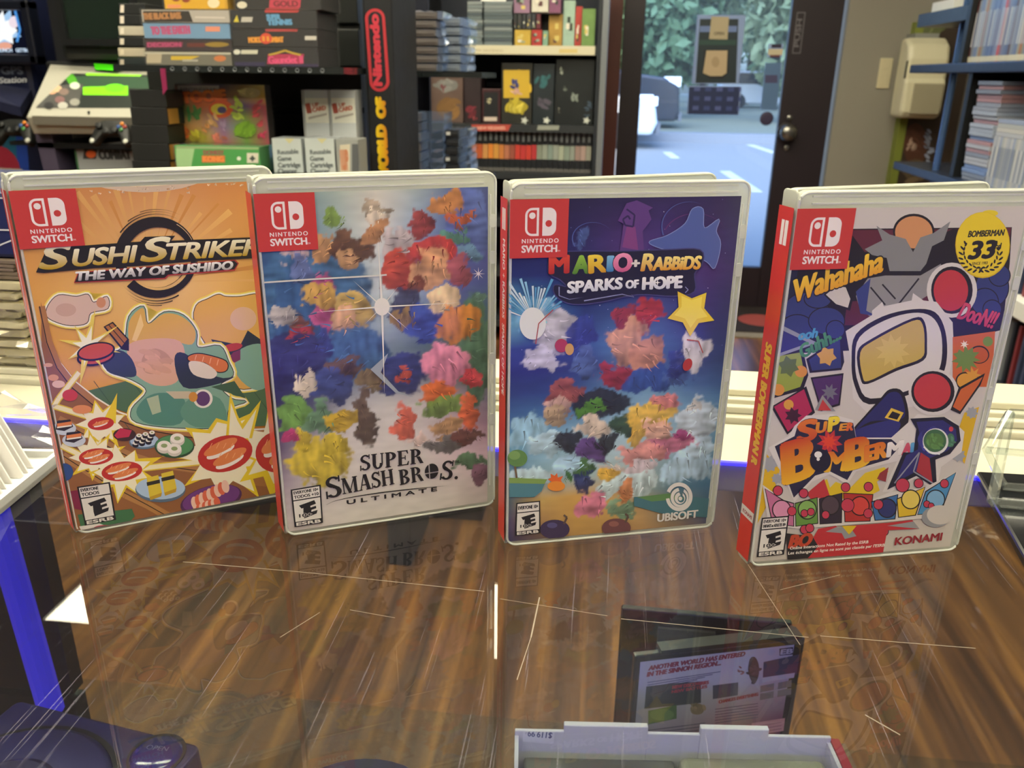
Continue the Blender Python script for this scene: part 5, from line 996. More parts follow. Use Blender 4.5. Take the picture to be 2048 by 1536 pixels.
def dY(a): a.poly([(320,-40),(450,-40),(450,20),(320,20)], '#d0a01e'); a.ell(427,6,12,10,'#e0d4b0'); a.poly([(335,9),(362,9),(362,16),(335,16)], '#d88a5c'); a.ell(352,-2,8,5,'#8a3c1c'); a.ell(372,0,8,5,'#8a3c1c')
def dK(a): a.poly([(460,-40),(650,-40),(650,20),(460,20)], '#17171a'); a.ell(484,10,10,7,'#cfc8b4'); a.poly([(540,-4),(602,-2),(600,16),(538,16)], '#b8344a'); a.text('GOLD', (548,13), (596,13), 11, '#701c2c', bold=.1); a.poly([(532,17),(598,17),(596,20),(532,20)], '#c8343c')
gamebox('boxed_game', (326,-60,452,18), YG+.015, .11, '#c8981c', 'yellow boxed game standing on top of the left pile', 'game box', dY, 'boxed games piled on the gondola shelf')
gamebox('boxed_game', (468,-60,640,19), YG+.015, .11, '#16161a', 'black boxed game with a red title on top of the right pile', 'game box', dK, 'boxed games piled on the gondola shelf')
# thin boxes end-on at the left of that shelf
for i, (v0, v1, col, cap) in enumerate(((124,140,'#1b2628','#b8b0a0'),(104,121,'#b9b09a','#cfc6b0'),(82,100,'#14181a','#cfc8b8'),(60.5,79,'#b9b3a2','#d8d2c4'),(37,58,'#14181a','#d8d0c4'),(15,36,'#14181a','#d8d0c4'))):
    v0 -= 8; v1 -= 8
    dd = (lambda a, v0=v0, v1=v1, cap=cap, i=i: a.poly([(240+i%2,v0+3),(248,v0+3),(248,v1-3),(240,v1-3)], cap))
    gamebox('thin_game_box', (236+i*.4, v0, 291, v1), YG+.06, .12, col, ['dark teal','cream','black','white','black','black'][i]+' thin box end-on, '+['lowest','second from bottom','third from bottom','third from top','second from top','topmost'][i]+' of those left of the boxed games', 'game box', dd, 'thin boxes end-on at the left of the shelf', protector=False, on=sz1 if i == 0 else None)
# lower bay
for i, (v0, v1) in enumerate(((322,345),(287,321),(251,286),(215,250),(180,214))):
    x0, x1, z0, z1 = B(259+(4-i)*3, v0, 330+(4-i)*4, v1, YG+.0)
    t, _ = gamebox('black_game_box', (259+i*-1+6, v0, 332+i*-2+8, v1), YG, .07, '#17191a', 'plain black box, '+['bottom','second from the bottom','middle','second from the top','top'][i]+' of the pile left of the colourful game', 'game box', None, 'plain black boxes piled on the lower shelf', protector=False, on=lz if i == 0 else None)
    xx = B(0, v0, 332+i*-2+8, v1, YG)[1]
    if i in (0, 1, 3): MB().box(xx, xx+.0008, YG+.005, YG+.045, max(z0, lz)+.002, z1-.002).build('gold_side_label', mat('gold_label', '#b8823a', .4), t)
p = at(324, 190, Y=YG-.012); q = at(320, 140, Y=YG-.012); tag(quadprism(MB(), [at(320,137,Y=YG-.012), at(330,137,Y=YG-.012), at(334,178,Y=YG-.012), at(326,190,Y=YG-.012)], (0,.002,0)).build('price_strip', mat('magenta_strip', '#8a2050', .5)), 'narrow magenta strip hanging from the left end of the game shelf', 'strip')
def dZ(a):
    a.grid(['#5a4a58 #4a4870 #2c2c58 #7a6440 #c8b070', '#8a4a34 #c0502c #7a4a44 #9a7a4c #d0a84c', '#2f6a3a #b8582c #c46030 #5a4a78 #a83c48', '#3a7a40 #a87850 #8c5a78 #7a8c3c #a8405a', '#c88a3c #c09060 #8a6aa0 #6c9a3c #9a4a5c', '#b84c34 #c8b03c #a06a8c #7a9a34 #a84a5c', '#4a6a34 #a8a838 #b85a50 #5a8a44 #b84a5a'], 5, 3)
    a.poly([(355,171),(438,171),(438,184),(356,184)], '#a89aa4'); a.text('NINTENDO 64', (362,181), (430,181), 5, '#4a4450', bold=.06)
    a.text('TOOIE', (366,206), (452,200), 20, '#d85a28', '#e0702c', bold=.16, out=[(.16, '#7a2c1c')])
    a.ell(442,218,24,18,'#d05028'); a.ell(438,218,16,11,'#d8c040'); a.ell(444,220,9,7,'#4a3c78')
    for x, y, rx, ry, k, n in ((385,225,22,16,'#3a7c3c',20),(500,185,28,12,'#d8c48c',14),(475,215,16,30,'#a8b844',18),(520,225,14,36,'#b83848',20),(425,240,16,16,'#c89868',14),(448,250,10,20,'#b490bc',12),(395,270,18,16,'#d0c03c',18),(370,265,10,18,'#c8642c',12),(440,275,20,14,'#d07868',16),(490,260,28,20,'#7aa034',22),(525,270,10,16,'#b83a5c',12),(410,255,14,10,'#d0905c',10)): a.daubs(x, y, rx, ry, k, n, .5)
t, b = gamebox('boxed_game', (356, 169, 534, 293), 1.70, .03, '#4a4038', 'large colourful boxed game with orange title standing on the lower shelf', 'game box', dZ, g=1.2)
def dN(a):
    a.poly([(350,290),(526,294),(526,350),(350,350)], '#3f9848'); a.poly([(352,292),(390,293),(380,345),(352,345)], '#9cc48c'); a.poly([(352,292),(520,294),(520,299),(352,297)], '#8fa878'); a.text('DONKEY', (408,309), (448,309), 8, '#8a5a4a', bold=.15); a.poly([(404,311),(450,311),(450,325),(404,325)], '#d0682c'); a.text('KONG', (407,323), (448,323), 10, '#e88a3c', bold=.15); a.ell(478,317,4,4,'#e0e8d8'); a.poly([(494,306),(517,306),(517,326),(494,326)], '#d8d4c4'); a.star(505,317,7,4,4,'#3c4a44')
gamebox('boxed_game', (352, 293, 520, 345), YG, .07, '#3a8a44', 'green boxed game with an orange title lying in front of the colourful box', 'game box', dN, on=lz)
box('riser', (b[0]+.004, b[1]-.004, 1.697, 1.735, lz, b[2]-.0006), BLKP, [o for o in COL.objects if o.name.startswith('gondola')][0])
# white cleaner cartons
def dU(o): return lambda a: (a.poly([(o,176),(o+52,176),(o+56,198),(o+1,198)], '#c9cfd4'), a.poly([(o+1,196),(o+56,196),(o+58,250),(o+4,250)], '#efece2'), a.poly([(o+4,246),(o+58,246),(o+60,300),(o+6,300)], '#c9ced2'), a.text('1', (o+8,226), (o+14,225), 18, '#a84c3c', bold=.12), a.text('UP', (o+18,214), (o+30,212), 7, '#c07058', bold=.1), a.text('CARD', (o+18,224), (o+44,219), 8, '#c07058', bold=.12), a.poly([(o+9,234),(o+46,226),(o+46,230),(o+9,239)], '#b8b2aa'))
for i, o in enumerate((608, 661)): gamebox('cleaner_carton', (o, 180, o+52, 345), 1.72, .05, '#aeb2b4', ['tall white carton with red lettering, left one at the back of the lower shelf','tall white carton with red lettering beside the black sign'][i], 'carton', dU(o), 'white cartons on the lower shelf', protector=False, on=lz)
def dV(o): return lambda a: (a.poly([(o-4,274),(o+64,274),(o+64,350),(o-4,350)], '#c3cccd'), a.text('Reusable', (o+9,309), (o+50,307), 9, '#5a6268', bold=.06), a.text('Game', (o+9,322), (o+36,321), 9, '#5a6268', bold=.06), a.text('Cartridge', (o+10,335), (o+54,334), 9, '#5a6268', bold=.06), a.text('Cleaner', (o+10,347), (o+48,346), 9, '#5a6268', bold=.06), a.poly([(o+22,277),(o+42,277),(o+32,287)], '#d0cc9c'))
for i, o in enumerate((547, 612)): gamebox('cleaner_carton', (o, 277, o+58, 362), 1.645, .06, '#b4bcc0', ['white carton with grey lettering, left one at the front of the lower shelf','white carton with grey lettering in the middle of the front row'][i], 'carton', dV(o), 'white cartons on the lower shelf', protector=False, on=lz)
def dW(a): a.poly([(670,276),(722,276),(722,370),(670,370)], '#9a9e9c'); a.poly([(680,290),(700,288),(700,345),(680,345)], '#cfc8b4'); a.text('1UP', (684,340), (697,340), 40, '#c08060', bold=.05); a.poly([(704,288),(718,288),(718,360),(704,360)], '#5c6064')
gamebox('cleaner_carton', (674, 279, 718, 362), 1.645, .06, '#8e9290', 'grey sided white carton turned to its narrow face by the black sign', 'carton', dW, 'white cartons on the lower shelf', protector=False, on=lz)

# black upright sign
YS = 1.74
x0, x1, _, _ = B(736, -60, 792, 600, YS)
t = thing('vertical_sign', ((x0+x1)/2, YS+.1, 0), 'tall black upright sign with red oval lettering and yellow letters', 'sign')
box('board', (x0, x1, YS, YS+.22, 0, 1.62), mat('sign_black', '#101218', .75), t, .006)
a = Art((x0, YS-.0006, 0), (1,0,0), (0,0,1), x1-x0, 1.62, g=1.05, step=3e-5)
RD = '#b8323c'
def oval(u, v0, v1, hw, k):
    pts = []; cx0, cx1 = u(v0), u(v1)
    for i in range(17): th = R(180+180*i/16); pts.append((cx0+hw*math.cos(th), v0+hw+hw*math.sin(th)))
    for i in range(17): th = R(180*i/16); pts.append((cx1+hw*math.cos(th), v1-hw+hw*math.sin(th)))
    a.poly(pts, k)
u_ = lambda v: 750+(v-18)*.055
oval(u_, 17, 183, 20, RD); oval(u_, 23, 177, 14, '#14171f')
a.text('Nintendo', (764,170), (756,30), 18, '#c8384a', bold=.13, skew=(-1, 0))
a.text('OF', (771,234), (769,197), 18, '#d08a18', '#e8c81c', bold=.2, skew=(-1, 0), out=[(.06,'#c0561c')]); a.text('WORLD', (778,364), (771,252), 18, '#d08a18', '#e8c81c', bold=.2, skew=(-1, 0), out=[(.06,'#c0561c')])
a.build('lettering', t)

# ------------------------------------------------------------------ cartridges in bags beside the sign
YC = 2.0
t = thing('cartridge_shelf', (float(at(860,150,Y=YC)[0]), YC+.1, 0), 'dark shelf of bagged grey cartridges right of the black sign', 'shelf unit')
cx0, cx1, _, cz = B(793, 143.5, 965, 152, YC)
box('back_panel', (cx0-.01, B(793,150,862,340,YC+.25)[1], YC+.24, YC+.26, 0, 1.5), mat('navy_back_panel', '#0f1426', .8), t)
box('shelf_board', (cx0, cx1, YC-.01, YC+.24, cz-.012, cz), SH, t)
lz2 = float(at(850, 362, Y=YC)[2]); box('shelf_board', (cx0, cx1, YC-.01, YC+.24, lz2-.012, lz2), SH, t)
box('base', (cx0, cx1, YC-.01, YC+.26, 0, .1), BLACK, t)
rnd = random.Random(3)
def cart_stack(u0, u1, vt, vb, n, Y, dep, col, where, group, su=None, on=0):
    sleeve = True; x0, x1, z0, z1 = B(u0, vt, u1, vb, Y); z0 = on+.0006; h = (z1-z0)/n; sx = B(u0, vt, su or u1, vb, Y)[1]
    for i in range(n):
        j = rnd.uniform(-.004, .004); z = z0+i*h; lab = ['bottom','second from the bottom','third from the bottom','fourth from the bottom','fifth from the bottom','sixth from the bottom','seventh from the bottom'][i]
        if i == n-1: lab = 'topmost'
        t = thing('game_cartridge', ((x0+x1)/2+j, Y+dep/2, z), '%s bagged cartridge, %s of the %s' % (col[1], lab, where), 'cartridge', group)
        m = MB().box(x0+j, x1+j, Y, Y+dep, z+.001, z+h-.0025); m.box(x0+j+.006, x1+j-.006, Y-.0015, Y, z+h*.3, z+h*.55); m.build('shell', mat('cartridge_'+col[0][1:], col[0], .5, var=.05), t, .0025)
        if rnd.random() < .4: box('price_dot', (x0+j+.004, x0+j+.014, Y-.0022, Y-.0015, z+h*.3, z+h*.7), WHITE, t)
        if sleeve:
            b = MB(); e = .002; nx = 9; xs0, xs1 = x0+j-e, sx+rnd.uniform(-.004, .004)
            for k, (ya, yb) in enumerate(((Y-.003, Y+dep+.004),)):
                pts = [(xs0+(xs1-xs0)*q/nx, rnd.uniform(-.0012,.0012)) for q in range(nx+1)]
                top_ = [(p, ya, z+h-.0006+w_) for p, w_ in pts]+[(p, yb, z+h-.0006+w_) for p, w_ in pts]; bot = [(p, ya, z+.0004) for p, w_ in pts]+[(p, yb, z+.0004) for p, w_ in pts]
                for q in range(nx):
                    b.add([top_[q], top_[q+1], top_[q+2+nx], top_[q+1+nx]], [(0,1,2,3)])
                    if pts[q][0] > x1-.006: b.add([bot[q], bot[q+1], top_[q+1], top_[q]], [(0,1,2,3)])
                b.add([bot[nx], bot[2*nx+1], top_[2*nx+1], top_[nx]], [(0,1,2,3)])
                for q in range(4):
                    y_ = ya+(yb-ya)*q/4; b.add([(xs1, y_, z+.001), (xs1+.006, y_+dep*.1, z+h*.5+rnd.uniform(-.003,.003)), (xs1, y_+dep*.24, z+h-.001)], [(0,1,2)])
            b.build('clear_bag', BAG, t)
cart_stack(787, 876, 21, 143, 7, YC, .10, ('#77706e','grey'), 'tall upper pile by the black sign', 'bagged cartridges on the upper shelf', 884, cz)
cart_stack(884, 922, 34, 143, 6, YC+.06, .12, ('#7f8894','blue grey'), 'rear upper pile', 'bagged cartridges on the upper shelf', 934, cz)
cart_stack(796, 840, 224, 362, 7, YC, .10, ('#857a70','brown grey'), 'lower pile by the black sign', 'bagged cartridges on the lower shelf', 886, lz2)
cart_stack(890, 921, 258, 362, 6, YC+.02, .10, ('#26282d','black'), 'dark lower pile', 'bagged cartridges on the lower shelf', 940, lz2)

# ------------------------------------------------------------------ shelving along the front wall
YW = 3.62
wx0, wx1, _, _ = B(852, 100, 1212, 200, YW)
t = thing('wall_shelving', ((wx0+wx1)/2, YW+.2, 0), 'dark shelving unit of games left of the door', 'shelf unit')
box('back_panel', (wx0, wx1-.02, YW+.36, YW+.38, 0, 1.75), mat('deep_navy', '#101728', .6), t)
for u0, u1 in ((1192,1199),(1200,1212)): xa, xb, _, _ = B(u0, 100, u1, 200, YW); box('upright', (xa, xb, YW-.01, YW+.38, 0, 1.75), GREY if u0 > 1199 else mat('slate', '#23282f', .4), t)
box('upright', (wx0-.02, wx0, YW-.01, YW+.38, 0, 1.75), BLACK, t)
SB = mat('shelf_steel', '#2c3034', .4)
za = B(930, 91, 1190, 109, YW); sh = box('shelf_board', (wx0, wx1-.03, YW, YW+.36, za[2], za[3]), SB, t)
a = Art((za[0], YW-.0006, za[2]), (1,0,0), (0,0,1), za[1]-za[0], za[3]-za[2], g=1.0, step=4e-5); a.rect(0,0,1,1,'#c8c2a8'); a.text('SUPER NINTENDO', (942,103), (1006,104), 5, '#a89a80', bold=.04); a.poly([(1118,98),(1155,98),(1155,106),(1118,106)], '#c8b478'); a.build('label_strip', sh)
zb = B(880, 249, 1184, 264, YW); sh = box('shelf_board', (wx0, wx1-.03, YW, YW+.36, zb[2], zb[3]), SB, t)
a = Art((wx0, YW-.0006, zb[2]), (1,0,0), (0,0,1), wx1-.03-wx0, zb[3]-zb[2], g=1.0, step=4e-5); a.poly([(943,249),(1022,249),(1016,262),(945,262)], '#a8463c'); a.text('NEW RELEASES', (955,259), (1010,259), 6, '#d8a898', bold=.05); a.poly([(1076,251),(1119,251),(1117,260),(1074,260)], '#8f948c'); a.build('label_strip', sh)
zc = B(880, 346, 1184, 358, YW); box('shelf_board', (wx0, wx1-.03, YW, YW+.36, zc[2], zc[3]), SB, t)
for v in (440, 540, 640): z = float(at(1000, v, Y=YW)[2]); box('shelf_board', (wx0, wx1-.03, YW, YW+.36, z-.03, z), SB, t)
zt = za[3]
# flat cases in two columns
for cidx, (u0, u1) in enumerate(((935,965),(968,1024))):
    x0, x1, _, _ = B(u0, 10, u1, 90, YW+.03)
    for i in range(12):
        z = zt+.0005+i*.0139; g_ = rnd.choice(['#4e5a60','#5c686c','#6c767a','#454f57','#7a8284'])
        tag(MB().box(x0, x1+rnd.uniform(-.003,.003), YW+.03, YW+.22, z, z+.0128).build('flat_game_case', mat('case_'+g_[1:], g_, .35), None, .001), 'grey flat case, %s from the bottom of the %s column on the wall shelf' % (nth(i), ['narrow left','wide right'][cidx]), 'game case', 'flat cases stacked on the wall shelf')
# upright packages of many colours
PK = [(1030,60,1062,90,'#b89a3c',0,'gold and cream small'),(1064,60,1084,90,'#a83430',0,'red small'),(1086,62,1096,90,'#7aa08c',0,'pale green narrow'),(1097,28,1124,90,'#a8843c',1,'tan tall'),(1126,0,1149,90,'#9ab4a4',1,'pale green tall'),(1150,12,1163,90,'#a83a34',1,'red narrow tall'),(1164,18,1190,90,'#6a8a4c',0,'green and yellow'),
      (1028,28,1034,58,'#2c2f33',2,'dark'),(1036,28,1043,58,'#34383a',2,'charcoal'),(1045,28,1052,58,'#2a2c34',2,'black'),(1054,28,1062,58,'#3a3e44',2,'slate'),(1064,28,1071,58,'#2e3238',2,'smoky'),(1073,28,1081,58,'#5c2430',2,'maroon'),(1028,-26,1060,26,'#8a6a84',3,'mauve'),(1064,-26,1097,24,'#c8c4b8',3,'white'),(1099,-26,1122,26,'#7a4a68',3,'plum')]
for u0, v0, u1, v1, col, row, nm in PK:
    x0, x1, z0, z1 = B(u0, v0, u1, v1, YW+.05)
    if row in (0, 1): z0 = zt
    t = thing('packaged_game', ((x0+x1)/2, YW+.07, z0), nm+' package '+['in the front row of the wall shelf','standing tall at the right of the wall shelf','standing on the small packages of the wall shelf','at the top of the wall shelf'][row], 'package', 'packages on the upper wall shelf')
    d0 = YW+(.04 if row == 0 else .07 if row == 1 else .045)
    box('carton', (x0, x1, d0, d0+.1 if row else d0+.02, z0, z1), mat('pack_'+col[1:], col, .5, var=.25, scale=30), t)
    a = Art((x0, d0-.0006, z0), (1,0,0), (0,0,1), x1-x0, z1-z0, g=1, step=4e-5); w_, h_ = x1-x0, z1-z0
    for k in range(4):
        xx, yy = rnd.uniform(.1,.6)*w_, rnd.uniform(.1,.7)*h_; a.rect(xx, yy, xx+w_*rnd.uniform(.2,.35), yy+h_*rnd.uniform(.08,.2), rnd.choice(['#c8b468','#d8d2c4','#5a3a3c','#2c3a34','#8a9a8c']))
    a.build('front_print', t)
zsup = B(1028, 28, 1081, 58.5, YW+.05)[2]
wsh = [o for o in COL.objects if o.name == 'wall_shelving'][0]
xa, xb = B(1026, 28, 1084, 58, YW+.05)[:2]; box('riser', (xa, xb, YW+.062, YW+.3, zt, zsup), SB, wsh)
xa, xb = B(1026, 28, 1124, 58, YW+.05)[:2]; z3 = B(1028, -26, 1060, 25, YW+.05)[2]; box('riser', (xa, xb, YW+.15, YW+.3, zsup, z3-.0), SB, wsh); box('riser', (xa, xb, YW+.044, YW+.3, z3-.004, z3), CLEAR, wsh)
x0, x1, z0, z1 = B(960, -10, 1010, 12, YW+.02); z0 = zt+12*.0139+.001; tag(box('paper_card', (x0, x1, YW+.05, YW+.052, z0, z0+.06), WHITE, None), 'white card leaning on top of the flat case columns', 'card')
# middle row of large boxes
z0 = zb[3]
MID = [(862,150,926,'#5c4a44','brown and grey', [('#7a7a78',866,155,922,185),('#6a2c34',880,160,892,190),('#7a5a34',870,190,920,240)]),
  (928,150,962,'#2a2024','black and dark red', [('#6a2430',932,192,956,244),('#8a3a40',936,232,958,240)]),
  (964,178,1001,'#3a1c22','dark red edged', [('#15171c',968,184,996,240),('#b0aa8c',974,190,982,214),('#c4b4a8',968,234,994,242)]),
  (1003,126,1064,'#2a2a26','yellow fronted', [('#c0a030',1007,140,1059,196),('#333a70',1014,160,1048,180),('#c09a90',1016,176,1046,192),('#b0a030',1006,196,1060,232),('#c8b84a',1012,204,1054,226)]),
  (1066,128,1108,'#20282e','teal and grey', [('#2c5c62',1068,136,1104,180),('#4a4654',1076,190,1102,224)]),
  (1110,118,1188,'#181d20','large black', [('#8a9288',1118,134,1128,150),('#6a746e',1126,172,1134,186),('#7c8680',1140,184,1160,206),('#c8c8b8',1116,200,1119,244),('#3a4a5c',1166,190,1184,246)])]
for u0, v0, u1, col, nm, marks in MID:
    x0, x1, _, z1 = B(u0, v0, u1, 249, YW+.04); t = thing('collector_box', ((x0+x1)/2, YW+.12, z0), nm+' collector box on the middle wall shelf', 'box', 'large boxes on the middle wall shelf')
    box('carton', (x0, x1, YW+.04, YW+.2, z0, z1), mat('collector_'+col[1:], col, .4, var=.3, scale=14), t, .002)
    a = Art((x0, YW+.0394, z0), (1,0,0), (0,0,1), x1-x0, z1-z0, g=1.0, step=4e-5)
    for k, a0, b0, a1, b1 in marks: a.daubs((a0+a1)/2, (b0+b1)/2, (a1-a0)/2, (b1-b0)/2, k, 16, .6, .2); a.poly([(a0,b0),(a1,b0),(a1,b1),(a0,b1)], k) if nm in ('yellow fronted','dark red edged') and k in ('#c0a030','#15171c','#c4b4a8') else None
    if u0 > 1000: a.star(u1-15, 241, 8, 4, 5, '#c8ccc4')
    a.build('front_print', t)
# row of spines
z0 = zc[3]; xs0, xs1 = B(944, 300, 1182, 345, YW+.03)[:2]; N = 22; w_ = (xs1-xs0)/N
SPC = ['#c0642c','#a8502c','#b8844c','#c87a30','#c08a40','#b8743c','#a86a50','#8c4a3c','#b83a30','#b03434','#b83a30','#a83034','#7c8478','#8a9288','#7a8a84','#8c948c','#98a090','#7c8a80','#848c84','#907a74','#a08a84','#8c8c80']
for i in range(N):
    x = xs0+i*w_; h_ = .19*rnd.uniform(.96, 1.0); t = thing('spine_out_game', (x+w_/2, YW+.1, z0), '%s dark spine from the left on the lowest wall shelf' % nth(i), 'game case', 'row of spines on the lowest wall shelf')
    box('case', (x+.0006, x+w_-.0006, YW+.03, YW+.16, z0, z0+h_), mat('spine_black', '#1f2226', .35), t)
    a = Art((x+.0008, YW+.0295, z0), (1,0,0), (0,0,1), w_-.0016, h_, g=1, step=4e-5); a.rect(0, h_*.30, w_, h_*.62, SPC[i]); a.rect(w_*.25, h_*.7, w_*.7, h_*.92, '#70767a'); a.rect(0, .004, w_, h_*.1, '#5c5a58'); a.build('spine_label', t)

# ------------------------------------------------------------------ right of the door
x0, x1, z0, z1 = B(1756, 116, 1782, 177, YF)
t = thing('light_switch', ((x0+x1)/2, YF-.004, z0), 'cream light switch plate on the beige wall', 'light switch')
IV = mat('ivory_plastic', '#cfc6a6', .4); box('plate', (x0, x1, YF-.008, YF, z0, z1), IV, t, .003)
for k in (0, 1): box('rocker', (x0+.014, x1-.014, YF-.013, YF-.008, z0+.02+k*(z1-z0)*.5, z0+(z1-z0)*.42+k*(z1-z0)*.5), IV, t, .002)
YP = YF-.06
P = [at(1768,420,Y=YP), at(1860,420,Y=YP), at(1925,45,Y=YP), at(1818,45,Y=YP)]
x0, x1 = at(1822,200,Y=YP)[0], at(1925,200,Y=YP)[0]
t = thing('wall_poster', ((x0+x1)/2, YP, .5), 'dark picture poster with a yellow green edge behind the soap dispenser', 'poster')
box('sheet', (x0, x1, YP, YF, .45, 1.42), mat('poster_brown', '#3a2e26', .5, var=.4, scale=6), t); box('edge', (x0-.035, x0, YP-.004, YF, .45, 1.42), mat('lime_edge', '#7e8838', .5), t)
a = Art((x0, YP-.0008, .45), (1,0,0), (0,0,1), x1-x0, .97, g=1, step=5e-5); a.daubs(1830,290,30,60,'#5c3a2c',26,.4); a.daubs(1822,285,14,20,'#a89080',10,.5); a.daubs(1858,290,14,60,'#8c94ac',20,.5); a.daubs(1850,55,50,18,'#6a7048',18,.5); a.daubs(1830,340,30,30,'#6a5a44',12,.5); a.build('print', t)
# dispenser
YD = YF-.22; x0, x1, z0, z1 = B(1812, 74, 1896, 238, YD)
t = thing('soap_dispenser', ((x0+x1)/2, YD+.08, z0), 'cream wall soap dispenser behind the wire shelf', 'soap dispenser')
IV2 = mat('cream_plastic', '#dcd6b8', .35)
prof = [(z0+.0, YD+.02), (z0+.03, YD), (z0+(z1-z0)*.45, YD), (z0+(z1-z0)*.5, YD+.012), (z1-.09, YD+.012), (z1-.03, YD+.03), (z1, YD+.09), (z1, YF-.06), (z0, YF-.06)]
MB().hexa([(x0, y, z) for z, y in prof], [(x1, y, z) for z, y in prof]).build('cover', IV2, t, .02, False, 4)
box('push_bar', (x0+.04, x1-.012, YD-.006, YD+.004, z0+.02, z0+(z1-z0)*.44), mat('taupe_plastic', '#a39c84', .4), t, .004)
MB().box(x0-.0006, x0+.012, YD+.02, YD+.032, z0+(z1-z0)*.5, z1-.10).build('level_window', BLKP, t)
box('bracket', (x0+.04, x1-.04, YD+.09, YF, z1-.05, z1+.02), mat('bracket_grey', '#8a8c88', .5), t)
# bookcase: shelves run along the right side towards the counter
XB = 1.15; SY1 = 3.57; zU = 1.222; zL = .86; dpt = .22
BLU = mat('blue_grey_shelf', '#27324a', .35, metal=.3)
t = thing('side_bookcase', (XB+.1, 2.4, 0), 'blue black bookcase of disc cases along the right side', 'bookcase')
box('shelf_board', (XB, XB+dpt, 1.2, SY1, zU-.03, zU), BLU, t, .004); box('shelf_board', (XB, XB+dpt, 1.2, SY1, zL-.03, zL), BLU, t, .004)
z2 = .60; box('shelf_board', (XB, XB+dpt, 1.0, 3.0, z2-.05, z2), WHITE, t, .003); z3 = .34; box('shelf_board', (XB, XB+dpt, .7, 3.0, z3-.05, z3), mat('slate'), t, .003); box('shelf_board', (XB, XB+dpt, .7, 3.0, .06, .10), BLU, t, .003)
box('back_panel', (XB+dpt, XB+dpt+.02, .7, 3.0, 0, 1.75), mat('shelf_back_black', '#0d1210', .6), t)
yE = float(at(1935, 60, X=XB)[1]); box('end_panel', (XB, XB+dpt, yE-.0, yE+.03, zU, 1.75), BLACK, t); box('end_panel', (XB+.02, XB+dpt, yE-.06, yE-.03, zL, zU-.03), BLACK, t)
zt_ = float(at(1880, 14, Y=3.2)[2]); box('shelf_board', (XB, XB+dpt, yE+.03, SY1, zt_-.045, zt_), mat('slate'), t)
MB().tube([(XB+.05, 3.25, 0), (XB+.05, 3.25, 1.7)], .012, 10).build('pole', mat('blue_chrome', '#5a7ab0', .25, metal=.6), t)
p = at(1880,12,Y=3.1); tag(MB().box(XB+.02, XB+.2, 3.29, 3.5, zt_+.0006, zt_+.035).build('paper_stack', WHITE), 'white papers on the short top shelf of the bookcase', 'papers')
# disc cases standing on the upper board
y = yE-.008; cols = ['#4a2a2e','#7a8088','#6a7690','#5c6c92','#8c8a7c','#96602c','#7c7a68','#6c7894','#58688c','#4a5c88','#5a6a94','#48547c','#6a7498','#7c86a4','#b03a3a','#7a5a64','#66708c','#5a688c','#48587c']; i = 0
while y > 1.85:
    w_ = .0148; k = cols[i % len(cols)]; h_ = .19+rnd.uniform(-.004, .002); t = thing('disc_case', (XB+.08, y-w_/2, zU), '%s disc case from the black end panel on the top board of the bookcase' % nth(i), 'disc case', 'disc cases on the top board of the bookcase')
    box('case', (XB+.015, XB+.15, y-w_+.0006, y-.0006, zU+.0004, zU+h_), mat('disc_'+k[1:], k, .3), t)
    a = Art((XB+.0145, y-.001, zU), (0,-1,0), (0,0,1), w_-.002, h_, g=1, step=4e-5); a.rect(w_*.2, h_*.25, w_*.7, h_*.8, rnd.choice(['#a8b4cc','#8c98b4','#c4c8d0','#7c88a8'])); a.rect(0, .002, w_, .018, '#c8c4b0'); a.build('spine_label', t)
    y -= w_; i += 1
# middle board: a column of flat cases, then pale upright cases with flat ones over them
y0, y1 = float(at(1972, 240, X=XB)[1]), float(at(1903, 240, X=XB)[1])-.09; z = zL+.0005; i = 0
while z < zU-.06:
    k = rnd.choice(['#8a90a0','#9aa4b8','#7c8496','#a4a8b4','#a07c80','#6f86b4']); tag(MB().box(XB+.03+rnd.uniform(-.006,.006), XB+.17, y0, y1, z, z+.0118).build('flat_disc_case', mat('flat_'+k[1:], k, .35), None, .001), 'pale flat case, %s from the bottom of the tall bookcase column' % nth(i), 'disc case', 'column of flat cases on the middle board'); z += .0128; i += 1
y = y0-.012; i = 0; PAL = ['#a8acb4','#9ca2ae','#b4b6b8','#8c98b4','#a4a8a8','#b8b8b4']
while y > 1.9:
    w_ = .0145; k = PAL[i % 6]; t = thing('pale_disc_case', (XB+.08, y-w_/2, zL), '%s pale upright case right of the tall column on the middle board' % nth(i), 'disc case', 'pale upright cases on the middle board')
    box('case', (XB+.03, XB+.16, y-w_+.0007, y-.0007, zL+.0004, zL+.15), mat('pale_'+k[1:], k, .35), t)
    a = Art((XB+.0294, y-.0014, zL), (0,-1,0), (0,0,1), w_-.0028, .15, g=1, step=4e-5); a.rect(w_*.15, .03, w_*.6, .12, rnd.choice(['#7c88a4','#c8ccd0','#6c7890','#d0d0cc'])); a.build('spine_label', t)
    y -= w_; i += 1
yy = y0-.012
for i in range(8):
    k = PAL[(i*5) % 6]; a0 = yy-.19*(i//4)-.19; zz = zL+.1505+(i % 4)*.0125; tag(MB().box(XB+.03, XB+.16, a0+.004, a0+.186, zz, zz+.0118).build('flat_disc_case', mat('pale_'+k[1:], k, .35), None, .001), 'pale case lying across the upright cases, %s up in the %s pile' % (nth(i % 4), ['farther','nearer'][i//4]), 'disc case', 'flat cases on top of the pale upright cases')
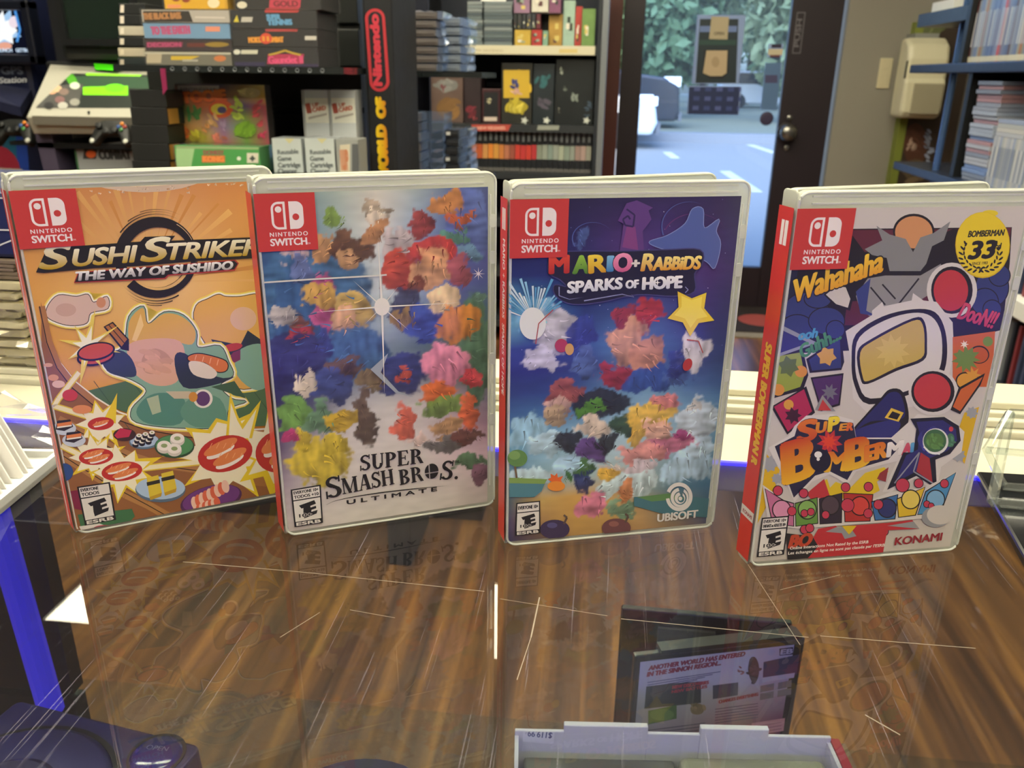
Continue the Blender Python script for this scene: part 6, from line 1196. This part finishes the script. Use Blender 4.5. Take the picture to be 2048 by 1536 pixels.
# lower boards near the counter
for bz, nm, ya, yb, hh in ((z2, 'third', 1.25, 2.9, .19), (z3, 'fourth', 1.0, 2.9, .19)):
    y = yb; i = 0
    while y > ya:
        w_ = .0150; k = rnd.choice(['#30343c','#5c626c','#8a8e94','#7a3034','#3c4660','#a4a4a0','#22262c']); 
        if i < 59: tag(MB().box(XB+.03, XB+.16, y-w_+.0006, y-.0006, bz+.0004, bz+hh*rnd.uniform(.93,1)).build('upright_case', mat('lowcase_'+k[1:], k, .4), None, .0008), '%s upright case from the far end of the %s board of the bookcase' % (nth(i), nm), 'disc case', 'upright cases on the %s board' % nm)
        y -= w_*(1 if y < 2.0 else 2.2); i += 1

# ------------------------------------------------------------------ on the counter, left: wrapped goods and a box of sleeves
rl = random.Random(11)
SIL = glass_mat('shiny_wrap', '#f4f0e0', haze=.22, rough=.1, hazecol='#e4dcc4', mul=4)
zb0 = GZ+.0096
lx0, lx1 = -.52, float(at(72, 700, Y=.52)[0])
def wrapped(i, z, h, label):
    t = thing('wrapped_booklet', ((lx0+lx1)/2, .60, z), label, 'wrapped booklet', 'wrapped booklets piled on the front rail')
    dx, dy = rl.uniform(-.003,.003), rl.uniform(-.003,.003); y0, y1 = .515+dy, .68; xr = lx1+dx+.02*max(0, 3-i)/3
    MB().box(lx0, xr-.006, y0+.003, y1, z+.0008, z+h-.0012).build('booklet', mat('booklet_grey', '#bdb9a8', .6), t)
    b = MB(); nx, ny = 16, 8; g = {}
    for a_ in range(nx+1):
        for c_ in range(ny+1): g[a_, c_] = (lx0+(xr-lx0)*a_/nx, y0+(y1-y0)*c_/ny, z+h-.0006+rl.uniform(-.0006,.0005))
    for a_ in range(nx):
        for c_ in range(ny): b.add([g[a_,c_], g[a_+1,c_], g[a_+1,c_+1], g[a_,c_+1]], [(0,1,2,3)])
    fr = [(lx0+(xr-lx0)*a_/nx, y0-rl.uniform(.000,.004), z+h*rl.uniform(.3,.6)) for a_ in range(nx+1)]
    for a_ in range(nx): b.add([g[a_,0], g[a_+1,0], fr[a_+1], fr[a_]], [(3,2,1,0)]); b.add([fr[a_], fr[a_+1], (fr[a_+1][0], y0+.001, z), (fr[a_][0], y0+.001, z)], [(3,2,1,0)])
    sd = [(xr+rl.uniform(.001,.006), y0+(y1-y0)*c_/ny, z+h*rl.uniform(.3,.6)) for c_ in range(ny+1)]
    for c_ in range(ny): b.add([g[nx,c_], g[nx,c_+1], sd[c_+1], sd[c_]], [(0,1,2,3)]); b.add([sd[c_], sd[c_+1], (xr-.002, sd[c_+1][1], z), (xr-.002, sd[c_][1], z)], [(0,1,2,3)])
    b.build('clear_wrap', SIL, t)
NW = 9; hW = .0068
for i in range(NW): wrapped(i, zb0+i*hW, hW, 'booklet in shiny wrap, %s from the bottom of the pile beside the orange case' % nth(i))
zz = zb0+NW*hW
for i in range(5):
    tag(MB().box(lx0, lx1-.006+rl.uniform(-.003,.003), .525, .67, zz+.0002, zz+.0026).build('brown_card', mat('brown_card_stock', '#6a5c50', .6, var=.1), None, .0004), 'thin brown card, %s from the bottom of the layer on the wrapped booklets' % nth(i), 'card', 'brown cards on the wrapped booklets'); zz += .0028
bx1 = float(at(46, 560, Y=.53)[0])
t = thing('blue_package', ((lx0+bx1)/2, .6, zz), 'dark blue package with white curved lines on top of the wrapped booklets', 'package')
zt2 = float(at(0, 385, Y=.53)[2])
box('carton', (lx0, bx1, .53, .66, zz+.0003, zt2), mat('package_blue', '#1b2450', .4), t, .003)
a = Art((lx0, .5294, zz), (1,0,0), (0,0,1), bx1-lx0, zt2-zz, g=1.05, step=2e-5)
for p in ([(-40,394),(20,397),(60,398)], [(-40,459),(60,461)], [(-20,500),(5,488),(30,478),(60,474)], [(-40,522),(0,530),(30,538),(60,548)]): a.line(p, 3, '#c8c8cc')
a.poly([(8,565),(18,553),(40,550),(60,550),(60,628),(40,624),(20,610),(10,592)], '#b4ae9c'); a.build('front_print', t)
# sleeves in a white tray
p0, p1 = at(125,927,Z=GZ), at(-60,1082,Z=GZ)
d = (p1-p0)[:2]; L = float(np.hypot(*d)); d /= L; nrm = np.array([d[1], -d[0]]);  nrm = -nrm if nrm[0] > 0 else nrm
t = thing('sleeve_tray', (*((p0+p1)[:2]/2+nrm*.08), GZ), 'white card tray of paper sleeves at the left of the counter', 'tray')
ex3, ey3 = np.array([d[0], d[1], 0]), np.array([nrm[0], nrm[1], 0])
def obox(mb, s0, s1, w0, w1, z0, z1):
    q = [p0+ex3*s+ey3*w_ for s, w_ in ((s0,w0),(s1,w0),(s1,w1),(s0,w1))]; return mb.hexa([(*k[:2], z0) for k in q], [(*k[:2], z1) for k in q])
obox(MB(), -.004, L, 0, .15, GZ+.0005, GZ+.003).build('floor_panel', WHITE, t); obox(MB(), -.004, L, 0, .003, GZ+.0005, GZ+.0075).build('side_panel', WHITE, t); obox(MB(), -.004, -.001, .003, .15, GZ+.0005, GZ+.007).build('side_panel', WHITE, t)
PAPER = mat('white_sleeve_paper', '#cfccc8', .6, var=.03)
ztop = float(at(20, 790, Y=.40)[2])
for i in range(11):
    s = .012+i*(L-.016)/11; ln = .042; h_ = .074-rl.uniform(0,.008)
    q = [p0+ex3*s+ey3*(.006+rl.uniform(0,.004)), p0+ex3*s+ey3*.145]; zb_ = GZ+.0032
    T_ = [k-ex3*ln-ey3*(0.03 if j == 0 else 0)*0+np.array([0,0,h_]) for j, k in enumerate(q)]
    lo = [(*k[:2], zb_) for k in q]; hi = [(k[0], k[1], zb_+h_) for k in T_]; off = ex3*.0009
    # the upper front corner is cut back so the sleeves fan
    hi[0] = tuple(np.array(hi[0])+ey3*.062)
    tag(MB().hexa([lo[0], lo[1], tuple(np.array(lo[1])+off), tuple(np.array(lo[0])+off)], [hi[0], hi[1], tuple(np.array(hi[1])+off), tuple(np.array(hi[0])+off)]).build('paper_sleeve', PAPER), 'white paper sleeve, %s from the back of the tray' % nth(i), 'paper sleeve', 'paper sleeves leaning in the white tray')
t = thing('clear_bag', (float(at(95,960,Z=GZ)[0]), .4, GZ), 'crumpled clear bag lying behind the sleeve tray', 'bag')
b = MB(); g = {}; c0, c1 = at(118,940,Z=GZ), at(40,815,Z=GZ)
for i in range(9):
    for j in range(9): g[i,j] = (c0[0]-.075+.085*i/8+rl.uniform(-.003,.003), c0[1]+.012+.055*j/8+rl.uniform(-.003,.003), GZ+.002+.026*math.sin(math.pi*min(1,(j+.5)/8))*(.5+.5*math.sin(i*.9))*rl.uniform(.6,1.2))
for i in range(8):
    for j in range(8): b.add([g[i,j], g[i+1,j], g[i+1,j+1], g[i,j+1]], [(0,1,2,3)])
b.build('film', glass_mat('thin_film', '#ffffff', haze=.12, rough=.08, hazecol='#c8c4d0', mul=1.6), t)

# ------------------------------------------------------------------ on the counter, right: black trays and clear easels
TR = mat('tray_black', '#15171b', .18, coat=.6)
p, q = at(1946,957,Z=GZ), at(2075,1195,Z=GZ); q[0] = q[0]
sd = (q-p)[:2]; x0 = p[0]
t = thing('black_tray', (x0+.12, .38, GZ), 'glossy black tray with pale rims at the right of the counter', 'tray')
P = [(p[0],p[1]-.002), (p[0]+.32,p[1]-.002), (q[0]+.32,q[1]), (q[0],q[1])]
MB().hexa([(*k, GZ+.0005) for k in P], [(*k, GZ+.006) for k in P]).build('base', TR, t, .0015)
def edge(mb, a_, b_, w_, z0, z1):
    a_, b_ = np.array(a_), np.array(b_); dd = (b_-a_)/np.hypot(*(b_-a_)); nn = np.array([-dd[1], dd[0]])*w_/2
    return mb.hexa([(*k, z0) for k in (a_-nn, b_-nn, b_+nn, a_+nn)], [(*k, z1) for k in (a_-nn, b_-nn, b_+nn, a_+nn)])
RIM = mat('pale_rim', '#8f9296', .3, coat=.4)
for k in range(3):
    o_ = .026+k*.05; edge(MB(), (P[0][0]+o_, P[0][1]-.012), (P[3][0]+o_, P[3][1]-.0), .0016, GZ+.006, GZ+.0085).build('rim', RIM, t)
edge(MB(), (P[0][0]+.024, P[0][1]-.020), (P[1][0], P[0][1]-.020), .0016, GZ+.006, GZ+.0085).build('rim', RIM, t)
edge(MB(), (P[0][0]+.018, P[0][1]-.055), (P[1][0], P[0][1]-.055), .0016, GZ+.006, GZ+.0085).build('rim', RIM, t)
ACR = glass_mat('clear_acrylic', '#f2f6f4', haze=.06, rough=.02, hazecol='#dfe2de', mul=2.2)
ze = GZ+.0088
t = thing('clear_easel', (*at(1995,1000,Z=ze)[:2], GZ+.006), 'clear acrylic easel on the black tray at the right edge', 'easel')
F0, F1, K0 = at(1984,1004,Z=ze), at(2007,972,Z=ze), at(1973,900,Y=.43); T0 = at(2020,826,Y=.45); w_ = np.array([.055, -.004, 0])
for o_ in (0*w_, w_):
    m = MB().tube([tuple(F0+o_), tuple(T0+o_)], .0026, 6); m.tube([tuple(T0+o_), tuple(K0+o_), tuple(F1+o_)], .0024, 6); m.build('side_frame', ACR, t)
for p_, r_ in ((T0, .0026), (F0, .0024), (K0, .002), (F1, .0022)): MB().tube([tuple(p_), tuple(p_+w_)], r_, 6).build('cross_bar', ACR, t)

SHZ += .0006
# ------------------------------------------------------------------ on the glass shelf below
# open handheld game case, spine to the right
a0, b0 = np.array([.0395,.5035]), np.array([.170,.5425]); zt3 = SHZ+.1245
t = thing('open_handheld_game_case', ((a0+b0)[0]/2, .53, SHZ), 'open black case with a printed back standing on the glass shelf', 'game case')
BK = mat('case_black_plastic', '#15151a', .3, coat=.4)
def upr(mb, a_, b_, th, z0, z1, side=1):
    a_, b_ = np.array(a_), np.array(b_); dd = (b_-a_)/np.hypot(*(b_-a_)); nn = np.array([-dd[1], dd[0]])*th*side
    return mb.hexa([(*k, z0) for k in (a_, b_, b_+nn, a_+nn)], [(*k, z1) for k in (a_, b_, b_+nn, a_+nn)])
upr(MB(), a0, b0, .007, SHZ, zt3).build('back_cover', BK, t, .0015)
dd = (b0-a0)/np.hypot(*(b0-a0)); nn = np.array([-dd[1], dd[0]]); b1 = b0+nn*.017-dd*.002
upr(MB(), b0+nn*.004, b1, .004, SHZ, zt3).build('spine', BK, t, .001)
far = np.array([.030,.561]); upr(MB(), far, b1, .006, SHZ, zt3+.001).build('front_cover', BK, t, .0015)
dd2 = (b1-far)/np.hypot(*(b1-far)); n2 = np.array([dd2[1], -dd2[0]])
upr(MB(), far+dd2*.03+n2*.001, far+dd2*.075+n2*.001, .003, zt3-.045, zt3-.012, -1).build('manual_clip', mat('grey_clip', '#6c6e70', .5), t)
upr(MB(), a0+dd*.02-nn*.0, a0+dd*.133, .0105, zt3-.0005, zt3+.003).build('lip', BK, t)
O = np.array([a0[0]-nn[0]*.0006, a0[1]-nn[1]*.0006, SHZ]); a = Art(O, (dd[0],dd[1],0), (0,0,1), float(np.hypot(*(b0-a0))), .1245, g=1.1, step=1e-5)
a.w(980, 1136, 2.56)
a.grid(['#b8b8d4 #c4c4d8 #c8c8dc #c8c8dc', '#a8a8c8 #b8b8d0 #c0c0d4 #b0b0cc', '#8c8cb0 #a4a0bc #b4a8c0 #a090b0', '#7c7898 #8c8098 #a07888 #7a4a70', '#6a5c78 #a05a5c #a84a4c #5a2a4c', '#3a3450 #5a3a58 #5a2c4c #3a1c40'], 4, 4, (0.004, .127, .004, .12))
a.poly([(735,430),(1625,355),(1500,1200),(640,1200)], '#1a1a30') if False else None
a.text('ANOTHER WORLD HAS ENTERED', (812,524), (1304,450), 22, '#8c3c4c', bold=.12, shear=.2); a.text('IN THE SINNOH REGION...', (804,556), (1180,496), 22, '#8c3c4c', bold=.12, shear=.2)
for i in range(4): a.line([(806,586+i*13),(1180-i*40,530+i*14)], 4, '#54547c')
a.poly([(800,606),(930,590),(1080,580),(1080,690),(790,720)], '#3c4454'); a.poly([(810,730),(955,700),(955,770),(810,800)], '#4a6a4a'); a.ell(880,750,62,30,'#5c7c54')
a.text('NEW DISCOVERIES', (934,618), (1118,592), 16, '#a04454', bold=.12); a.text('NEW BATTLES', (930,640), (1110,612), 14, '#a04454', bold=.12)
a.poly([(1140,600),(1270,584),(1268,650),(1140,670)], '#4c5068'); a.poly([(1400,480),(1585,440),(1570,545),(1395,580)], '#32345c'); a.poly([(1395,560),(1560,535),(1555,560),(1392,585)], '#c0c0d4')
for x, y in ((1420,612),(1510,596),(1418,652),(1508,636)): a.poly([(x-36,y-10),(x+34,y-24),(x+32,y+10),(x-38,y+24)], '#7c7480')
a.daubs(1350, 520, 34, 84, '#50444c', 22, .5); a.daubs(1060, 720, 50, 34, '#8c7c6c', 14, .5); a.daubs(1280, 520, 24, 30, '#8c4a50', 8, .5)
a.poly([(1480,410),(1550,402),(1548,440),(1480,446)], '#26263c'); a.text('EB', (1486,440), (1544,434), 24, '#c4c4d8', bold=.1)
a.text('CHANGES EVERYTHING', (1170,690), (1370,650), 15, '#a04a54', bold=.12)
for i in range(6): a.line([(790,830+i*16),(1100,790+i*16)], 4, '#4c4868'); a.line([(1150,720+i*14),(1370,690+i*14)], 4, '#6a5878')
a.poly([(1338,790),(1508,764),(1500,830),(1328,856)], '#c48ca0'); a.poly([(1330,880),(1496,852),(1490,960),(1320,980)], '#c48ca0'); a.poly([(920,860),(1320,800),(1300,870),(900,930)], '#b85044')
for i in range(3): a.line([(1350,808+i*16),(1490,786+i*16)], 3, '#8a5a74')
a.build('printed_sheet', t)
# cube shaped console
c0, c1, c2 = at(418,1486,Z=.765), at(168,1424,Z=.765), at(440,1545,Z=.765)
exg = (c0-c1)[:2]; exg /= np.hypot(*exg); eyg = np.array([exg[1], -exg[0]])
zg = .765
t = thing('cube_console', (c0[0]-.075, c0[1]-.08, SHZ), 'indigo cube console with a round lid on the glass shelf', 'game console', rz=float(math.atan2(exg[1], exg[0])))
IND = mat('indigo_plastic', '#2a2856', .42, var=.04)
def gp(x, y, z): q = np.array(c0[:2])-exg*x+eyg*y; return (q[0], q[1], z)
Wg, Dg = .15, .15
MB().hexa([gp(k[0], k[1], SHZ+.004) for k in rrect(0, Wg, 0, Dg, .006)], [gp(.003+k[0]*.96, .003+k[1]*.96, zg) for k in rrect(0, Wg, 0, Dg, .006)]).build('body', IND, t, .002)
ld = gp(.085, .078, zg-.001); MB().lathe(ld, (0,0,1), [(.060,0),(.060,.004),(.056,.0065),(.020,.0075)], 48).build('disc_lid', IND, t, 0, True)
MB().lathe(ld, (0,0,1), [(.0640,.0005),(.0640,.0026),(.0606,.0026),(.0606,.0005)], 48).build('lid_seam', BLKP, t)
MB().lathe((ld[0], ld[1], zg+.004), (0,0,1), [(.031,0),(.031,.0035),(.028,.005)], 40).build('badge_disc', mat('dark_indigo', '#1a1840', .25, coat=.5), t)
pb = at(312, 1503, Z=zg+.003); ob = MB().lathe((pb[0], pb[1], zg-.001), (0,0,1), [(.0158,0),(.0158,.0018),(.0130,.0036),(.006,.0042)], 32).build('open_button', mat('gloss_indigo', '#23206a', .12, coat=1), t, 0, True)
MB().lathe((pb[0], pb[1], zg-.0005), (0,0,1), [(.0175,0),(.0175,.0012),(.0152,.0012),(.0152,0)], 32).build('button_ring', BLKP, t)
a = Art((pb[0]-.012, pb[1]-.006, zg+.0040), (1,0,0), (0,1,0), .024, .012, g=1, step=1e-5); a.text('OPEN', (.005,.0062), (.019,.0062), .0034, '#77749c', loc=True, cl=False); a.build('button_lettering', ob)
# second indigo disc, cut by the lower edge
pd = at(705, 1655, Z=.745); t = thing('round_top_player', (pd[0], pd[1], SHZ), 'indigo round topped device just entering the lower edge', 'device')
MB().lathe((pd[0], pd[1], SHZ), (0,0,1), [(.056,0),(.060,.01),(.060,.09),(.057,.1),(.03,.104)], 40).build('body', IND, t, 0, True); MB().lathe((pd[0], pd[1], .742), (0,0,1), [(.018,0),(.018,.006)], 24).build('hub', mat('dark_indigo'), t)
# white open box with a price sticker
yB = .43; zB = .764
A_, B_ = at(1030,1454,Y=yB), at(1655,1500,Y=yB+.02); dB_ = (B_-A_)[:2]; LB = float(np.hypot(*dB_)); dB_ /= LB; nB = np.array([-dB_[1], dB_[0]])
t = thing('white_open_box', ((A_+B_)[0]/2, yB-.05, SHZ), 'open white box with stepped flaps and a price sticker on the glass shelf', 'box')
WB = mat('white_box_card', '#d4d2dc', .5)
def bp(s, w_, z): q = A_[:2]+dB_*s-nB*w_; return (q[0], q[1], z)
def wall(mb, s0, s1, w0, w1, z0, z1): return mb.hexa([bp(s0,w0,z0), bp(s1,w0,z0), bp(s1,w1,z0), bp(s0,w1,z0)], [bp(s0,w0,z1), bp(s1,w0,z1), bp(s1,w1,z1), bp(s0,w1,z1)])
zq = zB-.006
wall(MB(), 0, LB, 0, .0025, SHZ, zq).build('rear_panel', WB, t, .0006)
for s0, s1 in ((.155, .42), (.585, .80)): wall(MB(), LB*s0, LB*s1, -.001, .0032, zq-.05, zq+.006).build('raised_tab', WB, t, .0006)
wall(MB(), 0, .0025, .0025, .11, SHZ, zq-.004).build('side_panel', WB, t); wall(MB(), LB-.0025, LB, .0025, .11, SHZ, zq-.004).build('side_panel', WB, t)
wall(MB(), LB+.0003, LB+.006, 0, .11, SHZ, zq-.003).build('red_edge', mat('red_card', '#a8283c', .5), t); wall(MB(), LB+.0063, LB+.009, .004, .11, SHZ, zq-.003).build('clear_edge', ACR, t)
wall(MB(), .0025, LB-.0025, .0025, .11, SHZ, SHZ+.004).build('floor_panel', WB, t)
st = np.array([*A_[:2], 0])-np.array([*nB, 0])*.0031; a = Art((st[0], st[1], SHZ), (dB_[0],dB_[1],0), (0,0,1), LB, zq-SHZ, g=1.05, step=2e-5)
a.poly([(1047,1453),(1110,1458),(1107,1488),(1045,1483)], '#e0dee6'); a.w(1000, 1440, 2.8444)
a.text('$119.99', (298,72), (162,58), 34, '#5c5c84', bold=.03); a.text('u2', (156,70), (144,69), 10, '#5c5c84'); a.build('price_sticker', t)
OL = mat('olive_grey_plastic', '#8a8a72', .45); OD = mat('dark_olive_plastic', '#5c5c50', .5)
u0 = wall(MB(), .006, LB*.50, .012, .03, SHZ+.0045, zq-.012); tag(u0.build('grey_pack', OD, None, .002), 'dark olive grey pack at the left inside the open white box', 'pack')
tag(wall(MB(), LB*.51, LB*.97, .010, .034, SHZ+.0045, zq-.009).build('olive_pack', OL, None, .006, False, 4), 'lighter olive pack with round corners at the right inside the open white box', 'pack')
